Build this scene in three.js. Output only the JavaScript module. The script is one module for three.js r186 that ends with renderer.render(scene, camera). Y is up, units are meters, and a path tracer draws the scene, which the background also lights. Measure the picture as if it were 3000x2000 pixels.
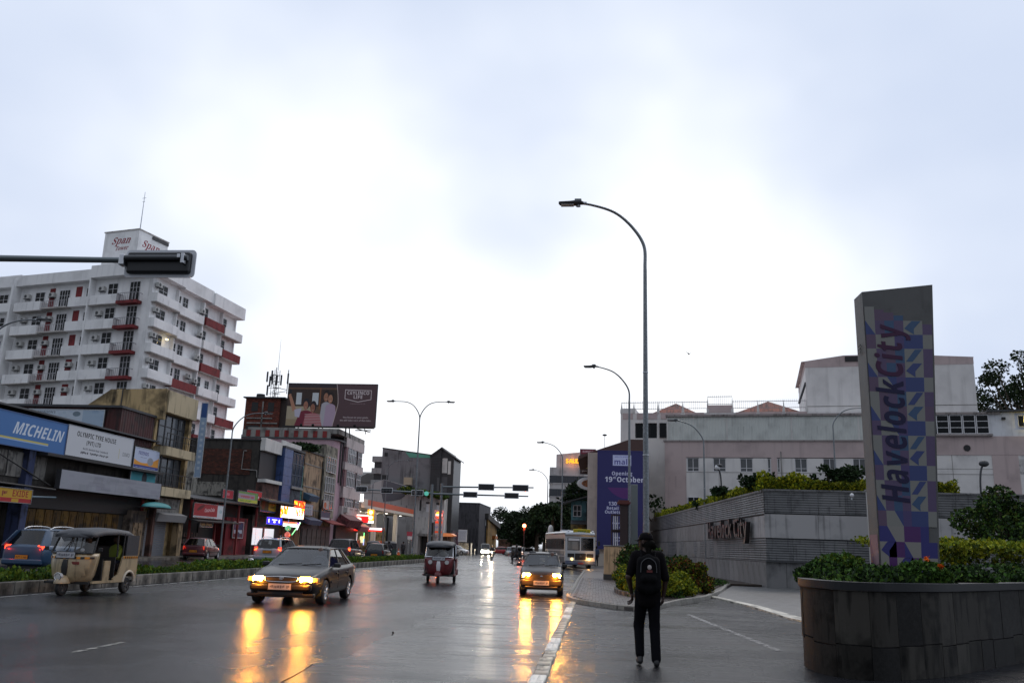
import * as THREE from 'three';
import { mergeGeometries, toCreasedNormals } from 'three/addons/utils/BufferGeometryUtils.js';
import { MarchingCubes } from 'three/addons/objects/MarchingCubes.js';
import { RoundedBoxGeometry } from 'three/addons/geometries/RoundedBoxGeometry.js';
import { RectAreaLightUniformsLib } from 'three/addons/lights/RectAreaLightUniformsLib.js';
import { Brush, Evaluator, SUBTRACTION } from 'three-bvh-csg';

// ---------- camera, sky, sun, exposure ----------
const scene = new THREE.Scene();
const renderer = new THREE.WebGLRenderer({ antialias: true });
renderer.setSize(1024, 682);
renderer.toneMapping = THREE.LinearToneMapping;
renderer.toneMappingExposure = 1.16;
renderer.shadowMap.enabled = true;
RectAreaLightUniformsLib.init();
const D = Math.PI / 180;
const camera = new THREE.PerspectiveCamera(2 * Math.atan(341 / 870) / D, 1024 / 682, 0.1, 1500);
camera.rotation.order = 'YXZ';
camera.position.set(0, 1.55, 0);
camera.rotation.set(13.25 * D, 5.8 * D, 1.85 * D);
scene.add(camera);

let seedState = 12345;
const seed = (s) => { seedState = s >>> 0; };
const rnd = () => { seedState = (seedState + 0x6d2b79f5) >>> 0; let t = seedState; t = Math.imul(t ^ (t >>> 15), t | 1); t ^= t + Math.imul(t ^ (t >>> 7), t | 61); return ((t ^ (t >>> 14)) >>> 0) / 4294967296; };
const rr = (a, b) => a + (b - a) * rnd();
const hash = (x, y, z) => { let h = Math.imul(x, 374761393) ^ Math.imul(y, 668265263) ^ Math.imul(z, 2147483647 ^ 0x5bd1e995); h = Math.imul(h ^ (h >>> 13), 1274126177); return ((h ^ (h >>> 16)) >>> 0) / 4294967296; };
const sm = (t) => t * t * (3 - 2 * t), lerp = (a, b, t) => a + (b - a) * t, clamp = (x, a, b) => Math.min(b, Math.max(a, x));
const vnoise = (x, y, z, wrap = 0) => {
  const X = Math.floor(x), Y = Math.floor(y), Z = Math.floor(z), u = sm(x - X), v = sm(y - Y), w = sm(z - Z), k = (q) => (wrap ? ((q % wrap) + wrap) % wrap : q);
  const h = (a, b, c) => hash(k(X + a), k(Y + b), Z + c);
  return lerp(lerp(lerp(h(0, 0, 0), h(1, 0, 0), u), lerp(h(0, 1, 0), h(1, 1, 0), u), v), lerp(lerp(h(0, 0, 1), h(1, 0, 1), u), lerp(h(0, 1, 1), h(1, 1, 1), u), v), w);
};
const fbm = (x, y, z, o = 5, wrap = 0) => { let s = 0, a = 0.5, n = 0; for (let i = 0; i < o; i++) { s += a * vnoise(x, y, z + i * 17, wrap); n += a; x *= 2; y *= 2; z *= 2; wrap *= 2; a *= 0.5; } return s / n; };

{ // overcast sky: soft blue-grey cloud decks with bright, burnt-out thin cloud
  const W = 1024, H = 512, data = new Float32Array(W * H * 4);
  const lobes = [[0.055, 0.36, -0.931, 60, 0.75], [0.146, 0.414, -0.899, 70, 0.50], [-0.339, 0.34, -0.877, 60, 0.60], [-0.474, 0.414, -0.777, 70, 0.45], [-0.137, 0.17, -0.976, 40, 0.60], [-0.288, 0.218, -0.932, 50, 0.35], [0.271, 0.277, -0.922, 70, 0.30], [-0.019, 0.077, -0.997, 50, 0.30], [-0.172, 0.475, -0.863, 50, -0.35], [-0.118, 0.348, -0.93, 160, -0.22], [0.355, 0.413, -0.839, 40, -0.30], [-0.543, 0.465, -0.7, 60, -0.20], [-0.564, 0.268, -0.781, 90, -0.10], [0.087, 0.536, -0.839, 40, -0.30], [0.393, 0.216, -0.894, 60, -0.15]];
  for (let r = 0; r < H; r++) {
    const up = ((r + 0.5) / H - 0.5) * Math.PI, y = Math.sin(up);
    for (let c = 0; c < W; c++) {
      const az = ((c + 0.5) / W - 0.5) * 2 * Math.PI, x = Math.cos(az) * Math.cos(up), z = Math.sin(az) * Math.cos(up);
      const q = 1 / (Math.abs(y) * 0.9 + 0.45);
      const n = fbm(x * q * 1.7 + 5.2, z * q * 1.7 + 9.1, y * 1.3 + 3, 5), n2 = fbm(x * q * 4 + 15, z * q * 4 + 2, y * 3 + 9, 5);
      const wx = (fbm(x * 4, y * 4, z * 4 + 31, 4) - 0.5) * 0.34, wy = (fbm(x * 4 + 8, y * 5, z * 4 + 37, 4) - 0.5) * 0.34;
      let t = 0.26 + (n - 0.5) * 1.0 + (n2 - 0.5) * 0.5;
      for (const [lx, ly, lz, k, a] of lobes) t += 0.62 * a * Math.exp(0.8 * k * (((x + wx) * lx + (y + wy) * ly + z * lz) / Math.hypot(x + wx, y + wy, z) - 1));
      t = 1 / (1 + Math.exp(-4.6 * (t - 0.5)));
      const o = (r * W + c) * 4, away = sm(clamp((0.16 * x + 0.5 * y - 0.85 * z + 1) / 1.75, 0, 1)), g = lerp(0.42, 1, away) * (y < 0 ? 0.35 : 1); // the light fades away from the bright quarter of the sky
      data[o] = lerp(0.52, 1.04, t) * g; data[o + 1] = lerp(0.60, 1.06, t) * g; data[o + 2] = lerp(0.765, 1.09, t) * g; data[o + 3] = 1;
    }
  }
  const sky = new THREE.DataTexture(data, W, H, THREE.RGBAFormat, THREE.FloatType);
  sky.magFilter = sky.minFilter = THREE.LinearFilter; sky.mapping = THREE.EquirectangularReflectionMapping; sky.needsUpdate = true;
  scene.background = sky; scene.environment = sky;
}
const sun = new THREE.DirectionalLight(0xfff2e6, 0.6);
sun.position.set(12, 60, -95); sun.target.position.set(-10, 0, -40);
sun.shadow.radius = 40; sun.castShadow = true; sun.shadow.mapSize.set(2048, 2048);
Object.assign(sun.shadow.camera, { left: -110, right: 110, top: 110, bottom: -110, near: 1, far: 400 });
scene.add(sun, sun.target);

// ---------- helpers ----------
const used = new Map();
const numbered = (n) => { const k = used.get(n) ?? 0; used.set(n, k + 1); return k ? n + '_' + String(k).padStart(3, '0') : n; };
const V = (x, y, z) => new THREE.Vector3(x, y, z);
function thing(name, label, category, p = [0, 0, 0], turn = 0, group) {
  const o = new THREE.Group(); o.name = numbered(name); o.position.set(...p); o.rotation.y = turn; o.userData = { label, category };
  if (group) o.userData.group = group;
  scene.add(o); return o;
}
function uvBox(g) { // metres, by the dominant axis of the face
  if (g.index) g = g.toNonIndexed();
  const p = g.attributes.position, n = g.attributes.normal, uv = new Float32Array(p.count * 2);
  for (let i = 0; i < p.count; i += 3) {
    let nx = 0, ny = 0, nz = 0; for (let k = 0; k < 3; k++) { nx += n.getX(i + k); ny += n.getY(i + k); nz += n.getZ(i + k); }
    nx = Math.abs(nx); ny = Math.abs(ny); nz = Math.abs(nz);
    for (let k = 0; k < 3; k++) {
      const x = p.getX(i + k), y = p.getY(i + k), z = p.getZ(i + k), j = (i + k) * 2;
      if (ny >= nx && ny >= nz) { uv[j] = x; uv[j + 1] = z; } else if (nx >= nz) { uv[j] = z; uv[j + 1] = y; } else { uv[j] = x; uv[j + 1] = y; }
    }
  }
  g.setAttribute('uv', new THREE.BufferAttribute(uv, 2)); return g;
}
function join(list) {
  list = [list].flat(Infinity).map((g) => (g.index ? g.toNonIndexed() : g));
  if (list.length === 1) return list[0];
  const col = list.some((g) => g.attributes.color);
  for (const g of list) { for (const k of Object.keys(g.attributes)) if (!['position', 'normal', 'uv', ...(col ? ['color'] : [])].includes(k)) g.deleteAttribute(k); g.morphAttributes = {}; if (!g.attributes.uv) g.setAttribute('uv', new THREE.BufferAttribute(new Float32Array(g.attributes.position.count * 2), 2)); }
  return mergeGeometries(list);
}
function part(name, geoms, mat, parent, keepUV) {
  let g = join(geoms); if (!keepUV) g = uvBox(g);
  const m = new THREE.Mesh(g, mat); m.name = name; m.castShadow = m.receiveShadow = true; parent.add(m); return m;
}
const each = (name, list, mat, parent) => { for (const g of list) part(name, [g], mat, parent); };
const share = (name, g, mat, parent) => { const m = new THREE.Mesh(g, mat); m.name = name; m.castShadow = m.receiveShadow = true; parent.add(m); return m; };
function struct(name, geoms, mat, keepUV, kind = 'structure') { const m = part(name, geoms, mat, scene, keepUV); m.userData.kind = kind; m.name = numbered(name); return m; }
function copyOf(o, p, turn, label) { const c = o.clone(); c.userData = { ...o.userData }; c.name = numbered(o.name.replace(/_\d{3}$/, '')); if (p) c.position.set(...p); if (turn !== undefined) c.rotation.y = turn; if (label) c.userData.label = label; scene.add(c); return c; }
const box = (w, h, d, x = 0, y = 0, z = 0, rx = 0, ry = 0, rz = 0) => { const g = new THREE.BoxGeometry(w, h, d); if (rx || ry || rz) g.applyMatrix4(new THREE.Matrix4().makeRotationFromEuler(new THREE.Euler(rx, ry, rz))); return g.translate(x, y, z); };
const bx = (x0, x1, y0, y1, z0, z1) => box(Math.abs(x1 - x0), Math.abs(y1 - y0), Math.abs(z1 - z0), (x0 + x1) / 2, (y0 + y1) / 2, (z0 + z1) / 2);
const rbox = (w, h, d, r, x = 0, y = 0, z = 0, s = 2) => new RoundedBoxGeometry(w, h, d, s, r).translate(x, y, z);
const cyl = (r0, r1, h, x = 0, y = 0, z = 0, s = 16, axis = 'y') => { const g = new THREE.CylinderGeometry(r1, r0, h, s); if (axis === 'x') g.rotateZ(Math.PI / 2); if (axis === 'z') g.rotateX(Math.PI / 2); return g.translate(x, y, z); };
const ball = (r, x, y, z, sx = 1, sy = 1, sz = 1, n = 12) => new THREE.SphereGeometry(r, n, Math.max(6, n * 0.7 | 0)).scale(sx, sy, sz).translate(x, y, z);
const tube = (pts, r, n = 24, s = 8) => new THREE.TubeGeometry(new THREE.CatmullRomCurve3(pts.map((p) => V(...p))), n, r, s);
function bar(a, b, r0, r1 = r0, s = 8) { // tapered straight bar
  const A = V(...a), B = V(...b), d = B.clone().sub(A), g = new THREE.CylinderGeometry(r1, r0, d.length(), s);
  g.applyQuaternion(new THREE.Quaternion().setFromUnitVectors(V(0, 1, 0), d.clone().normalize())); const m = A.add(B).multiplyScalar(0.5); return g.translate(m.x, m.y, m.z);
}
function taperTube(pts, radii, s = 8, n = 24) {
  const c = new THREE.CatmullRomCurve3(pts.map((p) => V(...p))), g = new THREE.TubeGeometry(c, n, 1, s), p = g.attributes.position;
  for (let i = 0; i <= n; i++) {
    const q = c.getPointAt(i / n), f = (i / n) * (radii.length - 1), k = Math.min(radii.length - 2, f | 0), r = lerp(radii[k], radii[k + 1], f - k);
    for (let j = 0; j <= s; j++) { const id = i * (s + 1) + j; p.setXYZ(id, q.x + (p.getX(id) - q.x) * r, q.y + (p.getY(id) - q.y) * r, q.z + (p.getZ(id) - q.z) * r); }
  }
  g.computeVertexNormals(); return g;
}
const poly = (pts, holes = []) => { const s = new THREE.Shape(pts.map(([x, y]) => new THREE.Vector2(x, y))); for (const h of holes) s.holes.push(new THREE.Path(h.map(([x, y]) => new THREE.Vector2(x, y)))); return s; };
const prism = (pts, d, holes, bevel = 0) => new THREE.ExtrudeGeometry(poly(pts, holes), { depth: d, bevelEnabled: bevel > 0, bevelThickness: bevel, bevelSize: bevel, bevelSegments: 2, steps: 1, curveSegments: 8 });
const plan = (pts, y0, y1, bevel = 0) => prism(pts.map(([x, z]) => [x, -z]), y1 - y0 - 2 * bevel, [], bevel).rotateX(-Math.PI / 2).translate(0, y0 + bevel, 0);
const flat = (pts, y) => new THREE.ShapeGeometry(poly(pts.map(([x, z]) => [x, -z]))).rotateX(-Math.PI / 2).translate(0, y, 0);
function gridGeo(nu, nv, f) { // f(u,v) -> [x,y,z]
  const g = new THREE.PlaneGeometry(1, 1, nu, nv), p = g.attributes.position;
  for (let j = 0; j <= nv; j++) for (let i = 0; i <= nu; i++) p.setXYZ(j * (nu + 1) + i, ...f(i / nu, j / nv));
  const ix = g.index.array; for (let i = 0; i < ix.length; i += 3) { const q = ix[i]; ix[i] = ix[i + 1]; ix[i + 1] = q; }
  g.computeVertexNormals(); return g;
}
function loft(sections, cap = true) { // closed rings of [x,y,z]
  const m = sections[0].length, pos = [], idx = [];
  for (const s of sections) for (const q of s) pos.push(...q);
  for (let i = 0; i + 1 < sections.length; i++) for (let j = 0; j < m; j++) { const a = i * m + j, b = i * m + ((j + 1) % m), c = a + m, d = b + m; idx.push(a, b, c, b, d, c); }
  if (cap) for (const [i, flip] of [[0, 1], [sections.length - 1, 0]]) { const cpt = [0, 0, 0]; for (const q of sections[i]) for (let k = 0; k < 3; k++) cpt[k] += q[k] / m; const ci = pos.length / 3; pos.push(...cpt); for (let j = 0; j < m; j++) { const a = i * m + j, b = i * m + ((j + 1) % m); flip ? idx.push(ci, b, a) : idx.push(ci, a, b); } }
  const g = new THREE.BufferGeometry(); g.setAttribute('position', new THREE.Float32BufferAttribute(pos, 3)); g.setIndex(idx); g.computeVertexNormals();
  g.setAttribute('uv', new THREE.Float32BufferAttribute(new Float32Array(pos.length / 3 * 2), 2)); return g;
}

// ---------- textures and materials ----------
function canvas(w, h, draw, srgb = true) { const c = document.createElement('canvas'); c.width = w; c.height = h; const x = c.getContext('2d'); draw(x, w, h); const t = new THREE.CanvasTexture(c); if (srgb) t.colorSpace = THREE.SRGBColorSpace; return t; }
function noiseTex(n, f, rgb) { // f(u,v) 0..1 -> number or [r,g,b]
  const d = new Uint8Array(n * n * 4);
  for (let j = 0; j < n; j++) for (let i = 0; i < n; i++) { const v = f(i / n, j / n), o = (j * n + i) * 4; for (let k = 0; k < 3; k++) d[o + k] = clamp(255 * (v.length ? v[k] : v), 0, 255); d[o + 3] = 255; }
  const t = new THREE.DataTexture(d, n, n); t.wrapS = t.wrapT = THREE.RepeatWrapping; t.magFilter = THREE.LinearFilter; t.minFilter = THREE.LinearMipmapLinearFilter; if (rgb) t.colorSpace = THREE.SRGBColorSpace; t.needsUpdate = true; return t;
}
const rep = (t, s, sv = s) => { const c = t.clone(); c.repeat.set(1 / s, 1 / sv); c.needsUpdate = true; return c; };
const T = {
  grime: noiseTex(512, (u, v) => { const s = fbm(u * 24, v * 2, 1, 4, 0), b = fbm(u * 6, v * 6, 4, 5, 6); const k = clamp(1.02 - Math.max(0, s - 0.55) * 1.1 - Math.max(0, 0.5 - b) * 0.9, 0.35, 1); return [k, k * 0.995, k * 0.98]; }, true),
  light: noiseTex(512, (u, v) => { const s = fbm(u * 26, v * 2, 41, 4, 0), b = fbm(u * 6, v * 6, 44, 5, 6); const k = clamp(1.0 - Math.max(0, s - 0.6) * 0.3 - Math.max(0, 0.5 - b) * 0.28, 0.75, 1); return [k, k, k * 0.99]; }, true),
  stain: noiseTex(512, (u, v) => { const s = fbm(u * 20, v * 3, 11, 4, 0), b = fbm(u * 5, v * 5, 14, 5, 5); const k = clamp(1 - Math.max(0, s - 0.48) * 1.3 - Math.max(0, 0.5 - b) * 2.0, 0.2, 1); return [k, k * 0.98, k * 0.94]; }, true),
  fine: noiseTex(512, (u, v) => 0.5 * fbm(u * 64, v * 64, 2, 3, 64) + 0.5 * hash((u * 512) | 0, (v * 512) | 0, 7)),
  speck: noiseTex(512, (u, v) => { const h = hash((u * 512) | 0, (v * 512) | 0, 3), k = 0.62 + 0.3 * fbm(u * 32, v * 32, 5, 4, 32) + (h - 0.5) * 0.3; return [k, k, k]; }, true),
  brick: noiseTex(512, (u, v) => { const row = (v * 24) | 0, x = u * 8 + (row & 1) * 0.5, c = Math.floor(x), fx = x - c, fy = v * 24 - row, m = fx < 0.05 || fy < 0.14; const k = 0.6 + 0.4 * hash(c & 7, row, 4), n = 0.75 + 0.5 * fbm(u * 16, v * 16, 8, 4, 16); return m ? [0.5 * n, 0.47 * n, 0.45 * n] : [0.62 * k * n, 0.36 * k * n, 0.28 * k * n]; }, true),
};
const C = (r, g, b) => new THREE.Color().setRGB(r, g, b);
const hex = (h) => new THREE.Color(h);
function mat(color, rough = 0.7, metal = 0, o = {}) { o = { side: THREE.DoubleSide, ...o }; const m = (o.clearcoat || o.transmission || o.ior || o.sheen ? new THREE.MeshPhysicalMaterial({ color, roughness: rough, metalness: metal, ...o }) : new THREE.MeshStandardMaterial({ color, roughness: rough, metalness: metal, ...o })); return m; }
const wallMat = (color, t = 'grime', s = 6, o = {}) => mat(color, 0.85, 0, { map: rep(T[t], s), bumpMap: rep(T.fine, 1.5), bumpScale: 0.004, ...o });
const glow = (color, k) => mat(C(0.02, 0.02, 0.02), 0.4, 0, { emissive: color, emissiveIntensity: k });
const M = {
  white: wallMat(C(0.8, 0.8, 0.82), 'light'), offwhite: wallMat(C(0.62, 0.61, 0.6), 'light'), glass: mat(C(0.006, 0.008, 0.01), 0.1, 0, { ior: 1.25 }), carGlass: mat(C(0.3, 0.32, 0.33), 0.02, 0, { transmission: 1, thickness: 0, ior: 1.5 }), dark: mat(C(0.006, 0.007, 0.008), 0.1, 0, { ior: 1.35 }),
  frame: mat(C(0.66, 0.66, 0.68), 0.5), darkFrame: mat(C(0.03, 0.03, 0.035), 0.5), black: mat(C(0.012, 0.012, 0.013), 0.55), rubber: mat(C(0.018, 0.018, 0.019), 0.7), steel: mat(C(0.42, 0.44, 0.46), 0.45, 0.75, { roughnessMap: rep(T.fine, 0.8) }), pole: mat(C(0.33, 0.36, 0.38), 0.42, 0.7, { map: rep(T.speck, 1.2) }),
  alu: mat(C(0.55, 0.56, 0.58), 0.3, 0.9), darkGrey: mat(C(0.045, 0.047, 0.052), 0.6), concrete: wallMat(C(0.26, 0.255, 0.25)), kerb: wallMat(C(0.2, 0.2, 0.195), 'stain', 4), soil: mat(C(0.035, 0.025, 0.018), 0.95), redWall: wallMat(C(0.22, 0.03, 0.03)), ac: mat(C(0.5, 0.5, 0.48), 0.6), chrome: mat(C(0.6, 0.6, 0.62), 0.12, 1), lens: mat(C(0.5, 0.5, 0.5), 0.1, 0, { ior: 1.6 }),
  leaf: mat(C(1, 1, 1), 0.75, 0, { ior: 1.25, vertexColors: true, side: THREE.DoubleSide }), bark: mat(C(0.09, 0.07, 0.05), 0.9, 0, { bumpMap: rep(T.fine, 0.3), bumpScale: 0.01 }), skin: mat(C(0.07, 0.035, 0.022), 0.55), orange: mat(C(0.7, 0.14, 0.02), 0.5), paint: mat(C(0.6, 0.6, 0.56), 0.5, 0, { map: rep(T.stain, 3) }),
  plateY: mat(C(0.55, 0.27, 0.01), 0.5), plateW: mat(C(0.6, 0.6, 0.6), 0.5), plate: null,
};
// sign board: a thing with board, face (flat print), frame
function sign(name, label, cat, w, h, p, turn, draw, o = {}) {
  const t = thing(name, label, cat, p, turn, o.group);
  const px = o.px || 512, tex = canvas(px, Math.max(16, Math.round(px * h / w)), draw);
  part('board', bx(-w / 2, w / 2, -h / 2, h / 2, -(o.d || 0.12), -0.006), o.board || M.darkGrey, t);
  const fm = mat(C(1, 1, 1), o.rough ?? 0.6, 0, { map: tex, ...(o.lit ? { emissive: hex(0xffffff), emissiveMap: tex, emissiveIntensity: o.lit } : {}) });
  if (o.lit) fm.color.setRGB(0.35, 0.35, 0.35);
  part('face', new THREE.PlaneGeometry(w - 0.02, h - 0.02), fm, t, true);
  if (o.frame !== false) { const f = o.fw || 0.04; part('frame', [bx(-w / 2, w / 2, h / 2 - f, h / 2, -0.004, 0.02), bx(-w / 2, w / 2, -h / 2, -h / 2 + f, -0.004, 0.02), bx(-w / 2, -w / 2 + f, -h / 2 + f, h / 2 - f, -0.004, 0.02), bx(w / 2 - f, w / 2, -h / 2 + f, h / 2 - f, -0.004, 0.02)], o.fm || M.steel, t); }
  if (o.lit && o.lamp) { const l = new THREE.RectAreaLight(o.lampColor || 0xffffff, o.lamp, w, h); l.position.set(0, 0, 0.06); l.rotation.y = Math.PI; t.add(l); }
  return t;
}
const txt = (x, s, px, py, size, color, style = 'bold', align = 'center', maxW) => { x.font = style + ' ' + size + 'px sans-serif'; x.textAlign = align; x.textBaseline = 'middle'; x.fillStyle = color; x.fillText(s, px, py, maxW); };
// illegible print: short uneven strokes where the photograph shows lines of small type
const greek = (x, x0, x1, y, h, color) => { x.fillStyle = color; let p = x0; while (p < x1) { const w = h * rr(0.25, 0.8); if (rnd() > 0.16) x.fillRect(p, y - h / 2 + rr(0, h * 0.3), Math.min(w, x1 - p) * 0.8, h * rr(0.5, 1)); p += w; } };
// leaves: n bent rhombic leaves, at(i) -> [x,y,z,(size factor),(shade)]
function leaves(n, size, palette, at, up = 0.35) {
  const pos = new Float32Array(n * 12 * 3), col = new Float32Array(n * 12 * 3), a = V(), b = V(), c = V(), q = V();
  for (let i = 0; i < n; i++) {
    const [x, y, z, s = 1, sh = 1] = at(i), L = size * s * rr(0.7, 1.3), w = L * rr(0.32, 0.5);
    a.set(rr(-1, 1), rr(-0.6, 0.9) + up, rr(-1, 1)).normalize(); b.set(rr(-1, 1), rr(-1, 1), rr(-1, 1)).cross(a).normalize(); c.crossVectors(a, b).multiplyScalar(L * 0.18);
    const k = palette[(rnd() * palette.length) | 0], f = sh * rr(0.75, 1.25);
    const P = [[0, 0, 0], [0.5, 0.5, 1], [1, 0, 0], [0.5, -0.5, 1]].map(([l, s2, f2]) => { q.set(x, y, z).addScaledVector(a, l * L).addScaledVector(b, s2 * w * 2); if (f2) q.add(c); return [q.x, q.y, q.z]; });
    const T4 = [0, 1, 2, 0, 2, 3]; // both halves
    for (let j = 0; j < 6; j++) { const o = (i * 6 + j) * 3; pos.set(P[T4[j]], o); col[o] = k[0] * f; col[o + 1] = k[1] * f; col[o + 2] = k[2] * f; }
  }
  const g = new THREE.BufferGeometry(); g.setAttribute('position', new THREE.BufferAttribute(pos.slice(0, n * 18), 3)); g.setAttribute('color', new THREE.BufferAttribute(col.slice(0, n * 18), 3)); g.computeVertexNormals();
  g.setAttribute('uv', new THREE.BufferAttribute(new Float32Array(n * 12), 2)); return g;
}
const G = { dark: [[0.018, 0.035, 0.012], [0.025, 0.05, 0.016], [0.012, 0.026, 0.01]], mid: [[0.05, 0.115, 0.018], [0.036, 0.08, 0.015], [0.075, 0.135, 0.02]], lime: [[0.2, 0.225, 0.01], [0.27, 0.275, 0.012], [0.1, 0.14, 0.01], [0.32, 0.3, 0.015], [0.07, 0.1, 0.01]], yellow: [[0.2, 0.22, 0.012], [0.13, 0.17, 0.012], [0.07, 0.11, 0.012]], red: [[0.12, 0.03, 0.012], [0.08, 0.05, 0.012], [0.05, 0.06, 0.012], [0.15, 0.05, 0.015]] };
const blob = (cx, cy, cz, rx, ry, rz, shell = 0.55) => () => { let x, y, z, l; do { x = rr(-1, 1); y = rr(-1, 1); z = rr(-1, 1); l = Math.hypot(x, y, z); } while (l > 1 || l < 0.05); const k = lerp(shell, 1, Math.sqrt(rnd())) / l, n = 0.75 + 0.5 * vnoise(x * k * 2.2 + cx * 7, y * k * 2.2 + 3, z * k * 2.2 + cz * 5); return [cx + x * k * rx * n, cy + y * k * ry * n, cz + z * k * rz * n, 1, 0.8 + 0.4 * n - 0.25]; };

// ---------- ground, roads, kerbs ----------
const roadCol = noiseTex(1024, (u, v) => { const k = 0.55 + 0.55 * fbm(u * 6, v * 6, 3, 6, 6) + 0.14 * (hash((u * 1024) | 0, (v * 1024) | 0, 5) - 0.5); const t = (0.75 + 0.5 * fbm(u * 14, v * 1, 8, 3, 0)) * (fbm(u * 9, v * 5, 77, 5, 0) > 0.58 ? 0.6 : 1) * (0.85 + 0.3 * fbm(u * 50, v * 50, 79, 2, 50)); return [k * t * 0.5, k * t * 0.5, k * t * 0.52]; });
const roadRough = noiseTex(1024, (u, v) => { const a = fbm(u * 5, v * 5, 21, 6, 5), b = fbm(u * 16, v * 3, 25, 4, 0), f = fbm(u * 40, v * 40, 29, 3, 40); return clamp(0.15 + (a - 0.45) * 0.42 + (b - 0.5) * 0.12 + f * 0.08, 0.1, 0.42); });
const ripple = noiseTex(512, (u, v) => 0.55 * hash((u * 256) | 0, (v * 256) | 0, 1) * 0.6 + 0.45 * fbm(u * 48, v * 48, 33, 4, 48));
const wet = (c, s, bump = 0.0022, o = {}) => mat(c, 1, 0, { map: rep(roadCol, s), roughnessMap: rep(roadRough, s * 0.83), bumpMap: rep(ripple, 1.3), bumpScale: bump, ior: 1.27, ...o });
const swell = noiseTex(512, (u, v) => 0.5 * fbm(u * 5, v * 34, 51, 4, 0) + 0.3 * fbm(u * 40, v * 60, 53, 3, 0) + 0.2 * hash((u * 512) | 0, (v * 512) | 0, 9));
const roadRough2 = noiseTex(1024, (u, v) => { const a = fbm(u * 5, v * 5, 61, 6, 5), b = fbm(u * 6, v * 40, 65, 4, 0), f = fbm(u * 40, v * 40, 69, 3, 40); return clamp(0.2 + (a - 0.45) * 0.4 + (b - 0.5) * 0.3 + f * 0.1, 0.12, 0.45); });
const asphalt = wet(C(0.07, 0.07, 0.075), 23, 0.0045), asphalt2 = wet(C(0.07, 0.07, 0.074), 17, 0.006, { bumpMap: rep(swell, 2.9), roughnessMap: rep(roadRough2, 13) }), asphalt3 = wet(C(0.045, 0.046, 0.051), 19, 0.006, { ior: 1.22, roughnessMap: rep(roadRough2, 9) });
struct('ground', flat([[-700, 300], [700, 300], [700, -1100], [-700, -1100]], -0.06), mat(C(0.1, 0.1, 0.095), 0.9, 0, { map: rep(T.speck, 5) }));
const seam = (z) => -3.5 + (vnoise(z * 1.3, 3, 1) - 0.5) * 0.22 + (vnoise(z * 6, 9, 2) - 0.5) * 0.06, edgeR = []; for (let z = 14; z >= -58; z -= 0.35) edgeR.push([seam(z) - (z > -21 ? 0.015 + 0.05 * Math.pow(vnoise(z * 0.8, 5, 3), 2) : -0.06), z]);
struct('road', flat([[-28, 14], ...edgeR, [-3.44, -60], [-5, -80], [-9, -115], [-15, -170], [-24, -260], [-40, -420], [-75, -420], [-46, -260], [-23.2, -172], [-21.3, -134], [-22, -118], [-28, -112]], 0), asphalt);
// the resurfaced kerbside lane lies a finger higher along a rough seam
{ const e = []; for (let z = 14; z >= -58; z -= 0.35) e.push([-3.5 + (vnoise(z * 1.3, 3, 1) - 0.5) * 0.22 + (vnoise(z * 6, 9, 2) - 0.5) * 0.06, z]);
  struct('road', plan([...e, [-5, -80], [-9, -115], [-15, -170], [-14, -170], [-7.4, -115], [-4, -85], [-0.8, -62], [-0.76, 14]], -0.05, 0.014), asphalt2); }
struct('driveway', flat([[-0.6, 14], [-0.6, -26.6], [0.6, -24.5], [3, -28], [6.6, -46], [9, -47], [30, -40], [30, 14]], 0.002), asphalt3);
struct('forecourt', flat([[-30, -110], [-22, -118], [-21.3, -134], [-23, -170], [-60, -170], [-60, -110]], 0.03), wet(C(0.16, 0.155, 0.15), 15));
struct('pavement', plan([[-31.2, 14], [-28, 14], [-28, -110], [-31.2, -110]], -0.05, 0.15), wallMat(C(0.17, 0.165, 0.16), 'stain', 3, { roughness: 0.35 }));
struct('pavement', plan([[-27, -420], [-38, -420], [-24, -262], [-13.8, -170], [-7.2, -115], [-3.8, -85], [-0.62, -62], [8, -62], [30, -90], [30, -420]].map(([x, z]) => [x < -20 ? x + 14 : x, z]), -0.05, 0.1), wallMat(C(0.17, 0.165, 0.16), 'stain', 4, { roughness: 0.4 }));
const worn = noiseTex(256, (u, v) => (fbm(u * 12, v * 12, 6, 5, 12) > 0.47 ? 1 : 0.25));
const linePaint = mat(C(0.26, 0.26, 0.24), 0.4, 0, { map: rep(T.stain, 1.4), alphaMap: rep(worn, 1.1), transparent: true });
struct('lane_marking', flat([[-6.95, -11.6], [-6.85, -11.6], [-6.88, -12.9], [-6.98, -12.9]], 0.004), linePaint);
struct('lane_marking', flat([[-6.9, -26], [-6.8, -26], [-6.8, -28], [-6.9, -28]], 0.004), linePaint);
struct('lane_marking', flat([[-14.15, 12], [-14.05, 12], [-14.05, -78], [-14.15, -78]], 0.004), mat(C(0.3, 0.3, 0.28), 0.4, 0, { alphaMap: rep(worn, 2.3), transparent: true }));
struct('lane_marking', flat([[2.3, -23.6], [2.42, -23.6], [3.12, -15.6], [2.98, -15.6]], 0.007), mat(C(0.2, 0.2, 0.2), 0.5, 0, { alphaMap: rep(worn, 0.9), transparent: true }));
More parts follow.
